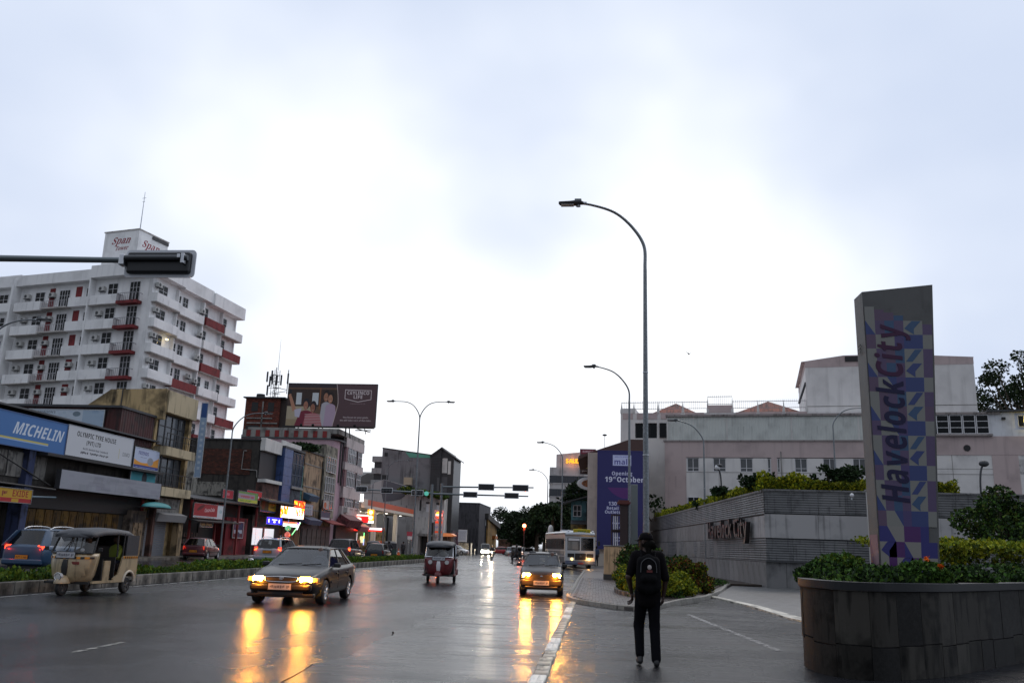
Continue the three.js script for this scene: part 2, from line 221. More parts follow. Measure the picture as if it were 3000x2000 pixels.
// painted flush kerb along the lane, stone by stone
{ const k = thing('painted_kerb', 'line of worn white kerb stones flush with the wet lane, right of the oncoming headlights', 'kerb', [0, 0, 0]); const gs = [0, 1, 2].map((i) => uvBox(join(rbox(0.19, 0.16, 0.9 - i * 0.012, 0.02))));
  const ms = [mat(C(0.75, 0.72, 0.62), 0.55, 0, { map: rep(T.stain, 2.1) }), mat(C(0.66, 0.62, 0.53), 0.5, 0, { map: rep(T.stain, 1.7) }), mat(C(0.8, 0.78, 0.72), 0.55, 0, { map: rep(T.grime, 1.9) })];
  seed(5); for (let i = 0; i < 32; i++) { const m = share('kerb_stone', gs[i % 3], ms[(rnd() * 3) | 0], k); m.position.set(-0.68 + rr(-0.012, 0.012), -0.05 + rr(-0.006, 0.006), 2 - i * 0.92); m.rotation.y = rr(-0.012, 0.012); } }
// median with kerb stones, soil and low plants
{ const md = struct('median', bx(-15.95, -14.75, -0.05, 0.24, -79.6, 13), M.soil); md.userData.kind = 'structure';
  const g1 = uvBox(join(rbox(0.16, 0.34, 0.985, 0.025))), ms = [M.kerb, wallMat(C(0.17, 0.17, 0.165), 'stain', 3.1), wallMat(C(0.23, 0.225, 0.215), 'stain', 2.7)];
  seed(9); for (let i = 0; i < 92; i++) { const m = share('kerb_stone', g1, ms[(rnd() * 3) | 0], md); m.position.set(-14.66 + rr(-0.008, 0.008), 0.13 + rr(-0.006, 0.006), 12 - i); if (i % 2 === 0) { const b = share('kerb_stone', g1, ms[(rnd() * 3) | 0], md); b.position.set(-16.04, 0.13, 12 - i); b.scale.z = 2; } }
  const end = share('kerb_stone', uvBox(join(rbox(1.5, 0.34, 0.2, 0.03))), M.kerb, md); end.position.set(-15.35, 0.13, -79.7);
  struct('median_planting', leaves(36000, 0.095, [...G.mid, ...G.lime.slice(2, 3), ...G.yellow.slice(1)], () => { const z = rr(-79, 0), n = vnoise(z * 1.7, 2, 1), x = rr(-15.85, -14.85); return [x, 0.24 + rnd() * (0.1 + 0.26 * n) * (0.8 + 0.4 * vnoise(z * 6, x * 6, 4)), z, 0.7 + 0.6 * n, 0.55 + 0.75 * n]; }, 1.1), M.leaf, true, 'stuff'); }
// paved corner with kerb, pavers and planted bed
const cornerEdge = [[-0.8, -62], [-0.86, -42.5], [-0.84, -35], [-0.86, -28.6], [-0.8, -27.7], [-0.6, -26.9], [-0.2, -25.9], [0.3, -25.0], [0.8, -24.3], [1.2, -24.2], [1.7, -25.4], [2.3, -27.6], [2.9, -29.4], [3.57, -31], [4.3, -34], [5, -37.1], [5.8, -41.5], [6.6, -45.2], [8.0, -46.6]];
struct('paved_corner', plan([...cornerEdge, [8.0, -62]], -0.05, 0.09), mat(C(0.07, 0.06, 0.055), 0.5));
{ const inst = []; seed(14); const inside = (x, z) => { let c = false; const P = [...cornerEdge, [8, -62]]; for (let i = 0, j = P.length - 1; i < P.length; j = i++) if ((P[i][1] > z) !== (P[j][1] > z) && x < ((P[j][0] - P[i][0]) * (z - P[i][1])) / (P[j][1] - P[i][1]) + P[i][0]) c = !c; return c; };
  const pg = uvBox(join(rbox(0.192, 0.06, 0.092, 0.008, 0, 0, 0, 1))), pm = mat(C(1, 1, 1), 0.32, 0, { map: rep(T.speck, 0.7) });
  for (let z = -24.3; z > -47; z -= 0.1) for (let x = -0.7 + ((Math.round(z * 10) & 1) * 0.1); x < 3.2; x += 0.2) if (inside(x - 0.22, z + 0.16) && inside(x + 0.16, z + 0.2) && inside(x, z + 0.3)) inst.push([x, z]);
  const im = new THREE.InstancedMesh(pg, pm, inst.length), m4 = new THREE.Matrix4(), c = new THREE.Color();
  inst.forEach(([x, z], i) => { m4.makeTranslation(x, 0.082 + rr(-0.003, 0.003), z); im.setMatrixAt(i, m4); const k = rr(0.7, 1.25); im.setColorAt(i, c.setRGB(0.13 * k, 0.105 * k, 0.10 * k)); });
  im.name = 'paver'; im.userData.kind = 'stuff'; im.castShadow = im.receiveShadow = true; scene.children.find((o) => o.name === 'paved_corner').add(im);
  const kb = thing('corner_kerb', 'rounded concrete kerb around the brick paved corner behind the walker', 'kerb', [0, 0, 0]), curve = new THREE.CatmullRomCurve3(cornerEdge.map(([x, z]) => V(x, 0, z)), false, 'centripetal'), N = 84, kg = uvBox(join(rbox(1, 0.2, 0.13, 0.025)));
  const pts = curve.getSpacedPoints(N); const kms = [wallMat(C(0.25, 0.24, 0.22), 'grime', 1.3), wallMat(C(0.29, 0.28, 0.26), 'grime', 1.7)];
  for (let i = 0; i < N; i++) { const a = pts[i], b = pts[i + 1], m = share('kerb_stone', kg, kms[i & 1], kb), L = a.distanceTo(b); m.position.set((a.x + b.x) / 2, 0.03 + rr(-0.004, 0.004), (a.z + b.z) / 2); m.rotation.y = -Math.atan2(b.z - a.z, b.x - a.x); m.scale.x = L * 0.997; }
}
struct('cobbled_ramp', flat([[4.3, -33], [4.95, -27.9], [5.15, -23.2], [6.4, -19.5], [30, -19.5], [30, -44], [13, -45.5], [8.2, -46.6], [6.7, -45.2], [5.0, -36.9]], 0.03), mat(C(1, 1, 1), 0.5, 0, { map: (() => { const t = noiseTex(512, (u, v) => { const r = (v * 16) | 0, x = u * 12 + (r & 1) * 0.5, c = Math.floor(x), m = x - c < 0.08 || v * 16 - r < 0.1; const k = m ? 0.05 : 0.11 * (0.7 + 0.6 * hash(c % 12, r, 8)); return [k, k, k * 0.97]; }); t.repeat.set(0.5, 0.5); return t; })() }));
struct('ramp_edge_line', plan([[4.05, -33.4], [4.32, -33.2], [4.98, -27.9], [5.2, -23.2], [6.0, -19.5], [5.6, -19.5], [4.8, -23.2], [4.65, -27.9]], 0, 0.045), M.paint);

// ---------- right side: mall, walls, pylon ----------
const tf = async () => (await import('three/addons/loaders/FontLoader.js'));
const { FontLoader } = await tf(); const { TextGeometry } = await import('three/addons/geometries/TextGeometry.js');
const bold = await new FontLoader().loadAsync('fonts/droid/droid_sans_bold.typeface.json');
const regular = bold;
// window: frame bars (window) with one pane as its sub-part
const winCache = new Map();
function win(parent, w, h, x, y, z, o = {}) {
  const nx = o.nx ?? 2, ny = o.ny ?? 2, fm = o.fm || M.frame, pm = o.pm || M.glass, b = o.b ?? 0.048, key = [w, h, nx, ny, b].join();
  if (!winCache.has(key)) { const gs = [bx(-w / 2, w / 2, h / 2 - b, h / 2, -0.02, 0.06), bx(-w / 2, w / 2, -h / 2, -h / 2 + b, -0.02, 0.08)];
    for (let i = 0; i <= nx; i++) { const cx = lerp(-w / 2 + b / 2, w / 2 - b / 2, i / nx); gs.push(bx(cx - b / 2, cx + b / 2, -h / 2 + b, h / 2 - b, -0.02, 0.055)); }
    for (let j = 1; j < ny; j++) { const cy = lerp(-h / 2, h / 2, (o.split && ny === 2) ? o.split : j / ny); gs.push(bx(-w / 2 + b, w / 2 - b, cy - b / 2.6, cy + b / 2.6, -0.02, 0.045)); }
    winCache.set(key, [uvBox(join(gs)), uvBox(join(bx(-w / 2 + b, w / 2 - b, -h / 2 + b, h / 2 - b, -0.03, 0.01)))]); }
  const [a, p] = winCache.get(key), f = share(o.name || 'window', a, fm, parent); f.position.set(x, y, z); if (o.ry) f.rotation.y = o.ry; share('pane', p, pm, f); return f;
}
const pink = wallMat(C(0.5, 0.405, 0.405), 'light', 9), cream = wallMat(C(0.7, 0.68, 0.68), 'light', 11), terracotta = mat(C(0.22, 0.07, 0.05), 0.8, 0, { map: rep(T.stain, 3) });
const corr = noiseTex(64, (u) => 0.5 + 0.5 * Math.cos(u * Math.PI * 2 * 4));
const sheetMat = mat(C(0.62, 0.645, 0.63), 0.5, 0.1, { bumpMap: rep(corr, 1.2), bumpScale: 0.03, map: rep(T.light, 7) });
{ const m = thing('shopping_centre', 'long white and pink rendered building behind the stone wall, with railings and a raised block', 'building', [6.9, 0, -90], -10 * D);
  // front wing wall with openings, built from strips butted end to end
  part('wall', [bx(0, 46, 0, 7.0, -6, -0.01), bx(30.1, 46, 7.0, 11.23, -6, -0.01)], cream, m);
  part('wall', [bx(0, 30.1, 7.0, 9.46, -6, -0.012)], cream, m);
  const W2 = [[2.21, 3.37], [4.77, 6.0], [7.39, 8.6], [10.0, 10.31], [10.94, 11.18], [12.57, 13.72], [15.2, 16.4], [17.9, 19.1], [20.6, 21.8]];
  let x = 0; const st = []; for (const [a, b] of W2) { st.push(bx(x, a, 9.46, 10.84, -6, -0.01)); x = b; } st.push(bx(x, 46, 9.46, 10.84, -6, -0.01)); st.push(bx(0, 46, 9.46, 10.84, -6, -0.35), bx(25.3, 30.1, 10.84, 11.2, -6, -0.012));
  part('wall', st, cream, m);
  each('pink_panel', [bx(-0.02, 2.1, 0, 10.9, -0.01, 0.03), bx(-0.02, 25.3, 10.9, 12.5, -6, 0.03), bx(25.3, 46, 11.2, 12.96, -6, 0.03), bx(30.0, 32.2, 5.6, 11.24, -0.01, 0.03), bx(10.36, 10.9, 7.0, 10.9, -0.01, 0.03)], pink, m);
  part('joint_line', [bx(2.12, 30, 9.40, 9.44, -0.01, 0.008), bx(5.3, 5.33, 7, 9.38, -0.01, 0.008), bx(11.9, 11.93, 7, 9.38, -0.01, 0.008), bx(26.6, 26.64, 5, 11.2, -0.01, 0.008), bx(25.3, 30, 9.9, 9.93, -0.01, 0.009)], M.concrete, m);
  W2.forEach(([a, b]) => win(m, b - a, 1.36, (a + b) / 2, 10.15, -0.15, { nx: b - a > 0.5 ? 2 : 1, split: 0.28, b: 0.06, pm: mat(C(0.08, 0.085, 0.09), 0.15) }));
  for (const [a, b] of [[2.22, 3.4], [4.8, 6], [7.4, 8.6]]) win(m, b - a, 1.1, (a + b) / 2, 6.4, 0.02, { nx: 2 });
  part('ledge', [bx(-0.15, 25.4, 12.5, 12.62, -6, 0.14), bx(0.1, 31.0, 15.0, 15.22, -9, 0.22), bx(25.4, 30.2, 12.96, 13.16, -1, 0.3)], wallMat(C(0.3, 0.27, 0.27)), m);
  part('corrugated_cladding', [bx(0.3, 25.4, 12.62, 15.0, -6, 0.0)], sheetMat, m);
  each('cladding_post', [0.28, 6.2, 12.4, 18.6, 25.3].map((u) => bx(u - 0.08, u + 0.08, 12.63, 14.99, 0.0, 0.06)), M.offwhite, m);
  { const ribs = part('cladding_rib', Array.from({ length: 83 }, (_, i) => bx(0.5 + i * 0.3, 0.58 + i * 0.3, 12.64, 14.98, 0.0005, 0.045)), sheetMat, m); ribs.userData.kind = 'stuff'; }
  part('wall', bx(25.46, 30, 13.16, 15.0, -6, -1.2), M.darkGrey, m);
  for (let k = 0; k < 4; k++) win(m, 1.08, 1.8, 26.05 + k * 1.14, 14.07, 0.05, { nx: 1, ny: 3, b: 0.07 });
  part('wall', [bx(30, 46, 12.96, 15.2, -6, 0)], mat(C(0.66, 0.68, 0.74), 0.7, 0, { map: rep(T.light, 5) }), m);
  part('roof_edge', bx(29.9, 46, 15.22, 15.4, -9, 0.4), M.darkGrey, m);
  win(m, 1.5, 1.1, 33.2, 14.35, 0.02, { nx: 3, ny: 1 }); const lw = part('lit_window', bx(33.05, 33.3, 13.85, 14.85, 0.03, 0.05), glow(C(0.9, 0.75, 0.15), 0.8), m); const ll = new THREE.PointLight(0xffdd55, 1.5); ll.position.set(33.2, 14.3, 0.3); m.add(ll);
  part('vent', cyl(0.3, 0.3, 0.08, 27.97, 11.86, 0.05, 16, 'z'), M.black, m);
  part('camera', [bx(31.1, 31.4, 14.5, 14.7, 0, 0.3)], M.black, m);
  // rear wing
  part('rear_wall', [bx(-5.3, -3.7, 0, 16.75, -20, -5), bx(-3.7, -1.33, 0, 13.47, -20, -5), bx(-3.7, -1.33, 15.12, 16.2, -20, -5), bx(-1.33, 26, 0, 16.2, -20, -5.01), bx(-3.7, -1.33, 13.47, 15.12, -20, -5.6)], cream, m);
  for (const [a, b, n] of [[-3.65, -1.36, 3], [-1.06, -0.3, 1]]) win(m, b - a, 1.6, (a + b) / 2, 14.3, n === 3 ? -5.3 : -4.98, { nx: n, ny: 1, b: 0.05, fm: M.darkFrame });
  each('pink_panel', [[-5.05, -3.95], [-3.5, -1.3], [-0.9, 1.2], [1.7, 3.7], [7.0, 9.1], [9.5, 11.7], [12.1, 14.2]].map(([a, b]) => bx(a, b, 15.55, 16.22, -5.02, -4.95)), pink, m);
  part('parapet', [bx(4.04, 6.66, 16.2, 17.0, -6, -4.96), bx(3.6, 7.2, 15.5, 15.9, -5, -4.9)], pink, m);
  each('drain_pipe', [cyl(0.06, 0.06, 5.5, -0.42, 9.2, -4.92, 8), cyl(0.05, 0.05, 9, 11.3, 7.0, 0.08, 8), cyl(0.05, 0.05, 9, 24.6, 7.0, 0.08, 8)], M.concrete, m);
  const posts = [-5.2, -3.84, -1.19, 1.46, 4.1, 6.66, 9.3, 11.9, 14.2], ps = [], rails = [];
  posts.forEach((u, i) => { const top = i === 4 || i === 5 ? 18.15 : 17.6; ps.push(bx(u - 0.13, u + 0.13, 16.2, 16.6, -5.2, -4.94), new THREE.ConeGeometry(0.13, top - 16.6, 4).rotateY(Math.PI / 4).translate(u, (top + 16.6) / 2, -5.07)); if (i) { const a = posts[i - 1], y1 = i === 5 ? 17.9 : 17.35, y0 = i === 5 ? 17.1 : 16.65; rails.push(bx(a, u, y1, y1 + 0.05, -5.1, -5.05), bx(a, u, y0, y0 + 0.05, -5.1, -5.05)); for (let q = a + 0.15; q < u; q += 0.2) rails.push(bx(q - 0.014, q + 0.014, y0 - 0.05, y1 + 0.22, -5.09, -5.06)); } });
  each('fence_post', ps, M.offwhite, m); part('roof_railing', rails, mat(C(0.3, 0.29, 0.3), 0.6), m);
  for (const [a, c, b, y] of [[-2.4, 0.54, 3.2, 17.9], [6.6, 9.9, 14.2, 18.0]]) { const g = new THREE.ConeGeometry(1, 1, 4, 1).rotateY(Math.PI / 4).scale((b - a) / 1.41, y - 16.2, 4).translate((a + b) / 2, (y + 16.2) / 2, -9); part('roof', g, terracotta, m); }
  part('upper_block', [bx(14.4, 31.0, 15.2, 21.5, -24, -8)], wallMat(C(0.7, 0.68, 0.68), 'light', 12), m);
  part('upper_band', [bx(14.38, 31.02, 21.5, 22.15, -24, -7.98)], pink, m);
  part('roof', prism([[14.0, 22.15], [18.4, 22.75], [23.6, 22.75], [31.05, 22.25], [31.05, 22.15]], 16).translate(0, 0, -24), pink, m);
  part('roof_vent', bx(18.5, 20.6, 22.05, 22.6, -8, -7.86), M.black, m);
  part('awning_bracket', bar([13.6, 17.6, -8.4], [14.4, 19.9, -8.2], 0.12), M.darkGrey, m);
  part('joint_line', bx(14.4, 31, 17.2, 17.26, -8, -7.97), M.concrete, m);
}
// ribbed grey stone wall with lettering, panel by panel
const rib = noiseTex(64, (u, v) => (Math.abs(((v * 8) % 1) - 0.5) < 0.36 ? 1 : 0)); const stoneTex = T.speck;
const stone = [0, 1, 2, 3].map((i) => mat(C(0.16 + i * 0.018, 0.162 + i * 0.018, 0.17 + i * 0.018), 0.6, 0, { map: rep(T.grime, 3.1 + i * 0.7), bumpMap: rep(T.fine, 0.6), bumpScale: 0.006 }));
const ribbed = [0, 1, 2].map((i) => mat(C(0.13 + i * 0.02, 0.135 + i * 0.02, 0.145 + i * 0.02), 0.55, 0, { map: rep(T.grime, 2.7 + i * 0.6), bumpMap: rep(rib, 0.92), bumpScale: 0.035 }));
const smooth = mat(C(0.36, 0.36, 0.375), 0.55, 0, { map: rep(T.grime, 6) });
{ seed(21);
  const w = thing('stone_wall', 'tall grey tiered stone wall topped by a yellow hedge, carrying raised lettering', 'wall', [8.13, 0, -44], 0);
  const L = 44; // the long face, along a line that recedes; local x runs away from the corner
  const a = new THREE.Group(); a.name = 'long_face'; a.rotation.y = 93.5 * D; w.add(a); // local x = away, local z = towards the road (rotated below)
  part('core', bx(0.1, L, 0, 4.5, 0.06, 0.9), M.darkGrey, a).name = 'wall_core';
  const tiers = [[0, 1.2, 0.0, 'plain'], [1.25, 2.32, 0.035, 'rib'], [2.37, 3.43, 0.03, 'plain'], [3.48, 4.57, -0.02, 'rib']];
  for (const [y0, y1, set, kind] of tiers) for (let u = 0.04, i = 0; u < L; i++) { const wd = u > 26 ? 2.4 : 1.2; const near = kind === 'plain' ? stone : ribbed, g = bx(0, wd - 0.012, y0, y1, set + 0.001, 0.06 + set); const mm = kind === 'rib' && u > 6 && y0 < 2 && rnd() < 0.4 ? stone[i % 4] : near[(rnd() * near.length) | 0]; const p = part('stone_panel', g, y0 > 2.3 && y1 < 3.5 && u < 2.3 ? smooth : mm, a); p.position.x = u; u += wd; }
  const f = new THREE.Group(); f.name = 'front_face'; f.rotation.y = -3 * D; w.add(f);
  part('core', bx(0.1, 12, 0, 4.5, -0.9, -0.06), M.darkGrey, f).name = 'wall_core';
  for (const [y0, y1, set, kind] of [[0, 1.22, 0, 'plain'], [1.3, 2.3, 0.02, 'rib'], [2.36, 3.48, 0.06, 'smooth'], [3.54, 4.6, 0.03, 'rib']]) for (let u = kind === 'rib' ? 0.02 : -0.02, i = 0; u < 12; i++) { const wd = kind === 'smooth' ? 2.5 : kind === 'rib' ? 1.25 : i ? 1.3 : 0.95; const p = part('stone_panel', bx(0, wd - 0.014, y0, y1, -0.06 + set, set), kind === 'smooth' ? smooth : kind === 'rib' ? ribbed[i % 3] : stone[(i + 1) % 4], f); p.position.x = u; u += wd; }
  part('coping', [bx(-0.1, 12, 4.6, 4.68, -0.5, 0.08)], stone[0], f); part('ledge', bx(-0.02, 12, 1.222, 1.295, -0.5, 0.16), M.darkGrey, f); part('coping', [bx(-0.06, L, 4.57, 4.66, -0.06, 0.5)], stone[2], a);
  // lettering fixed proud of the long face
  const s = thing('wall_lettering', 'raised dark metal lettering on the long grey stone wall', 'lettering', [8.13, 0, -44], 0); s.rotation.y = (93.5 + 180) * D;
  let u = -13.4; const widths = []; for (const ch of 'Havelock City') { if (ch === ' ') { u += 0.45; continue; } const g = new TextGeometry(ch, { font: bold, size: 1.0, depth: 0.22, curveSegments: 5, bevelEnabled: false }); g.computeBoundingBox(); const bw = g.boundingBox.max.x - g.boundingBox.min.x; const k = 1.18; g.translate(-g.boundingBox.min.x, 0, 0).scale(k, 1, 1); const lm = part('letter', g, mat(C(0.05, 0.045, 0.045), 0.35, 0.5), s); lm.position.set(u, 2.42, 0.07); u += bw * k + 0.16; }
  const hd = thing('hedge', 'clipped yellow green hedge along the top of the grey stone wall', 'hedge', [8.13, 4.5, -44], 0);
  seed(31); part('foliage', leaves(20000, 0.15, G.lime, () => { const t = rnd(); if (t < 0.66) { const u2 = Math.pow(rnd(), 1.5) * 43, n = vnoise(u2 * 1.6, 1, 1), h = 0.22 + 0.35 * n; return [-u2 * Math.sin(3.5 * D) + rr(0.0, 0.7), rnd() * h + 0.1, -u2 * Math.cos(3.5 * D), 1, 0.5 + 0.8 * n]; } const u2 = rr(-0.2, 9), n = vnoise(u2 * 2.1, 7, 1); return [u2, 0.1 + rnd() * (0.35 + 0.6 * n), u2 * 0.05 + rr(-0.8, 0.0), 1, 0.55 + 0.75 * n]; }, 0.6), M.leaf, hd, true);
}
function shrub(name, label, p, n, size, pal, blobs, up = 0.3, group) { // stems and leaf clumps
  const t = thing(name, label, name.includes('tree') ? 'tree' : 'shrub', p, 0, group), st = [];
  for (const b of blobs) st.push(taperTube([[b[0] * 0.2, 0, b[2] * 0.2], [b[0] * 0.6, b[1] * 0.55, b[2] * 0.6], [b[0], b[1], b[2]]], [0.05, 0.03, 0.012], 6, 8));
  part('stem', st, M.bark, t); const tot = blobs.reduce((s, b) => s + b[3] * b[4], 0);
  part('foliage', blobs.map((b) => leaves(Math.max(40, (n * b[3] * b[4] / tot) | 0), size, pal, blob(b[0], b[1], b[2], b[3], b[4], b[5] ?? b[3], 0.5), up)), M.leaf, t, true); return t;
}
seed(41);
const airy = (k, h, r) => Array.from({ length: k }, () => [rr(-r, r) * 1.2, rr(h * 0.2, h), rr(-r, r) * 0.6, rr(0.2, 0.5) * r, rr(0.12, 0.28) * r]);
shrub('wall_top_shrub', 'dark spreading shrub above the yellow hedge near the corner of the stone wall', [9.0, 4.55, -46.6], 1000, 0.22, G.dark, airy(12, 0.9, 1.1));
shrub('wall_top_shrub', 'dark leggy shrub on the stone wall left of the pylon', [12.3, 4.55, -46.3], 1200, 0.22, G.dark, airy(14, 1.35, 1.1));
shrub('wall_top_shrub', 'dark shrub behind the hedge above the wall lettering', [8.2, 4.45, -53.5], 900, 0.24, G.dark, airy(11, 0.9, 0.9));
shrub('wall_top_shrub', 'low dark shrub behind the hedge halfway along the stone wall', [7.6, 4.4, -62], 700, 0.28, G.dark, airy(9, 0.8, 1.0));
shrub('wall_top_shrub', 'thin bare shrub at the far end of the stone wall', [5.4, 4.3, -84], 600, 0.32, G.dark, airy(15, 2.0, 2.4));
// planted bed at the corner
shrub('bed_shrub', 'bright lime shrub in the corner bed right of the walker', [2.0, 0.05, -29.6], 9000, 0.085, [...G.lime, ...G.yellow], [[0, 0.45, 0, 0.75, 0.42, 0.9], [-0.5, 0.3, -0.6, 0.6, 0.32], [0.65, 0.42, -0.9, 0.6, 0.4], [0.9, 0.25, -1.8, 0.6, 0.3], [-0.55, 0.36, -1.2, 0.55, 0.3]]);
shrub('bed_shrub', 'rounded reddish and green shrub in the corner bed before the stone wall', [3.5, 0.05, -34.2], 6500, 0.09, [...G.red, ...G.dark.slice(1), ...G.yellow], [[0.1, 0.55, 0, 0.5, 0.5, 0.5], [-0.4, 0.85, 0.1, 0.4, 0.34], [0.3, 0.85, 0.2, 0.36, 0.3], [0.45, 0.35, 0.4, 0.42, 0.34], [-0.2, 1.1, 0, 0.28, 0.18]]);
shrub('bed_shrub', 'dark green shrub behind the lime shrub at the foot of the stone wall', [2.3, 0.05, -38], 7000, 0.12, [...G.mid, ...G.dark, ...G.red.slice(1, 3)], [[0, 0.7, 0, 0.7, 0.5], [-0.6, 1.2, -2, 0.7, 0.6], [0.9, 0.65, -1.5, 0.8, 0.5], [-0.3, 0.9, -5, 1.0, 0.8], [1.4, 0.8, -3.5, 0.8, 0.55], [0.3, 1.25, -1.6, 0.4, 0.35]]);
shrub('bed_shrub', 'low green shrub with yellow tips left of the walker in the corner bed', [1.12, 0.05, -31.2], 4000, 0.08, [...G.mid, ...G.lime], [[0, 0.4, 0, 0.42, 0.42], [0.15, 0.3, -0.9, 0.5, 0.34], [-0.08, 0.55, -1.6, 0.42, 0.42]]);
struct('bed_ground_cover', leaves(6000, 0.09, [...G.dark, ...G.mid], () => { const t = rnd(), z = lerp(-29, -44.5, t), c = lerp(2.6, 6.3, t * t * 0.3 + t * 0.7); return [c + rr(-1.6, 0.1), 0.08 + rnd() * 0.2, z, 1, 1]; }, 0.8), M.leaf, true, 'stuff');
struct('bed_soil', plan([[0.75, -33], [0.9, -30.2], [1.3, -28.9], [1.9, -28.2], [2.5, -29.3], [3.3, -31.3], [4.7, -37.2], [5.6, -41.6], [6.4, -45], [8.0, -44.6], [5.5, -80], [1.2, -45]], 0.05, 0.13), M.soil);
{ const kb = thing('bed_kerb', 'low kerb round the near end of the planted corner bed, lit orange by headlights', 'kerb', [0, 0, 0]), pts = [[0.72, -33.5], [0.72, -32], [0.85, -30.3], [1.25, -29], [1.8, -28.3]], g = uvBox(join(rbox(1, 0.22, 0.1, 0.02))); const c = new THREE.CatmullRomCurve3(pts.map(([x, z]) => V(x, 0.15, z))).getSpacedPoints(9); for (let i = 0; i < 9; i++) { const m = share('kerb_stone', g, M.kerb, kb), a = c[i], b = c[i + 1]; m.position.set((a.x + b.x) / 2, 0.14, (a.z + b.z) / 2); m.rotation.y = -Math.atan2(b.z - a.z, b.x - a.x); m.scale.x = a.distanceTo(b) * 0.98; } }
// curved granite planter, slab by slab, with the pylon standing in it
{ seed(51);
  const line = [[9.5, -26.5], [7.2, -25.6], [5.6, -23], [4.6, -19.2], [3.75, -16.4], [3.2, -14.5], [3.0, -13.5], [3.08, -12.9], [3.3, -12.52], [3.65, -12.42], [4.0, -12.58], [4.61, -12.98], [5.75, -14.2], [7.5, -16.2], [9.6, -18.4], [12.5, -21]];
  const c = new THREE.CatmullRomCurve3(line.map(([x, z]) => V(x, 0, z)), false, 'centripetal'), tot = c.getLength(), t = thing('stone_planter', 'low curved planter of dark granite slabs around the tall sign pylon', 'planter', [0, 0, 0]);
  const at = (s) => c.getPointAt(clamp(s / tot, 0, 1)), nrm = (s) => { const d = c.getTangentAt(clamp(s / tot, 0, 1)); return V(d.z, 0, -d.x); }; // inwards
  const gm = [0, 1, 2, 3, 4].map((i) => mat(C(0.022 + i * 0.007, 0.0213 + i * 0.0068, 0.0205 + i * 0.0064), 0.6, 0, { ior: 1.22, map: rep(i % 2 ? T.speck : T.stain, 0.9 + i * 0.23), bumpMap: rep(T.fine, 0.7), bumpScale: 0.003 }));
  const slab = (s0, s1, y0, y1, off, mm, name, thick = 0.05) => { const n = Math.max(2, Math.ceil((s1 - s0) / 0.08)), pos = []; const fr = [], bk = []; for (let i = 0; i <= n; i++) { const s = lerp(s0, s1, i / n), p = at(s), q = nrm(s); fr.push([p.x + q.x * off, p.z + q.z * off]); bk.push([p.x + q.x * (off + thick), p.z + q.z * (off + thick)]); } const pts = [...fr, ...bk.reverse()]; part(name, plan(pts, y0, y1, 0.004), mm, t); };
  for (let s = 0.2, i = 0; s < tot - 0.5; i++) { const wd = rr(0.44, 0.52), cut = 0.42 + rr(-0.03, 0.03); slab(s, s + wd - 0.013, cut + 0.012, 1.12, rr(0, 0.01), gm[(rnd() * 5) | 0], 'slab'); slab(s, s + wd - 0.014, 0.0, cut, rr(0.0, 0.012), gm[(rnd() * 5) | 0], 'slab'); s += wd; }
  slab(0.1, tot, 0, 1.1, 0.055, M.black, 'backing', 0.12);
  slab(0.1, tot, 1.125, 1.235, -0.03, mat(C(0.018, 0.019, 0.021), 0.5, 0, { ior: 1.3 }), 'rim', 0.22);
  const sc = at(5.0), q = c.getTangentAt(5.0 / tot); // scraped orange paint at the left rim
  part('paint_scrape', [0, 1, 2, 3].map((i) => { const s = 13.9 + i * 0.1, p = at(s), d = nrm(s); return box(0.06, 0.05 + 0.05 * ((i * 7) % 3), 0.006, p.x - d.x * 0.034, 1.17 - i * 0.012, p.z - d.z * 0.034, 0, Math.atan2(d.x, d.z), 0.2 * i); }), mat(C(0.3, 0.1, 0.03), 0.6), t);
  const P = []; for (let s = 0.3; s < tot; s += 0.4) { const p = at(s), d = nrm(s); P.push([p.x + d.x * 0.18, p.z + d.z * 0.18]); }
  struct('planter_soil', plan([...P, [13, -26.2]], 0.9, 1.1), M.soil);
  seed(55);
  const inP = (x, z) => { let k = false; const Q = [...P, [13, -26.2]]; for (let i = 0, j = Q.length - 1; i < Q.length; j = i++) if ((Q[i][1] > z) !== (Q[j][1] > z) && x < ((Q[j][0] - Q[i][0]) * (z - Q[i][1])) / (Q[j][1] - Q[i][1]) + Q[i][0]) k = !k; return k; };
  struct('planter_ground_cover', leaves(9000, 0.075, [...G.mid, ...G.dark], () => { let x, z; do { x = rr(3, 11); z = rr(-22, -12.5); } while (!inP(x, z) || (x > 4.2 && x < 5.5 && z > -15.2 && z < -14.2)); return [x, 1.1 + rnd() * 0.22, z, 1, 0.6 + 0.8 * vnoise(x * 3, z * 3, 1)]; }, 0.9), M.leaf, true, 'stuff');
  const bush = (label, x, z, r, h, pal, n = 2600, sz = 0.06) => shrub('planter_bush', label, [x, 1.1, z], n, sz, pal, [[0, h * 0.55, 0, r, h * 0.5], [r * 0.6, h * 0.4, r * 0.2, r * 0.6, h * 0.36], [-r * 0.6, h * 0.42, -r * 0.2, r * 0.65, h * 0.4]], 0.4, undefined);
  bush('dark green bush at the left end of the planter', 3.5, -14.2, 0.36, 0.36, [...G.mid, ...G.dark], 3000);
  bush('fresh green bush left of the pylon in the planter', 3.95, -15.0, 0.42, 0.5, [...G.mid, ...G.lime.slice(2, 3)], 3400);
  bush('leafy green bush in front of the pylon, below its patterned foot', 4.05, -13.5, 0.4, 0.34, [...G.mid, ...G.dark], 2600);
  const fl = bush('green bush with two orange flowers before the foot of the pylon', 4.75, -13.75, 0.36, 0.42, [...G.mid], 2600);
  for (const [x, y, z] of [[0.02, 0.46, 0.24], [0.2, 0.36, 0.26]]) part('flower', leaves(26, 0.05, [[0.7, 0.12, 0.01], [0.8, 0.2, 0.02]], () => [x + rr(-0.02, 0.02), y + rr(-0.02, 0.02), z + rr(-0.02, 0.02)]), M.leaf, fl, true);
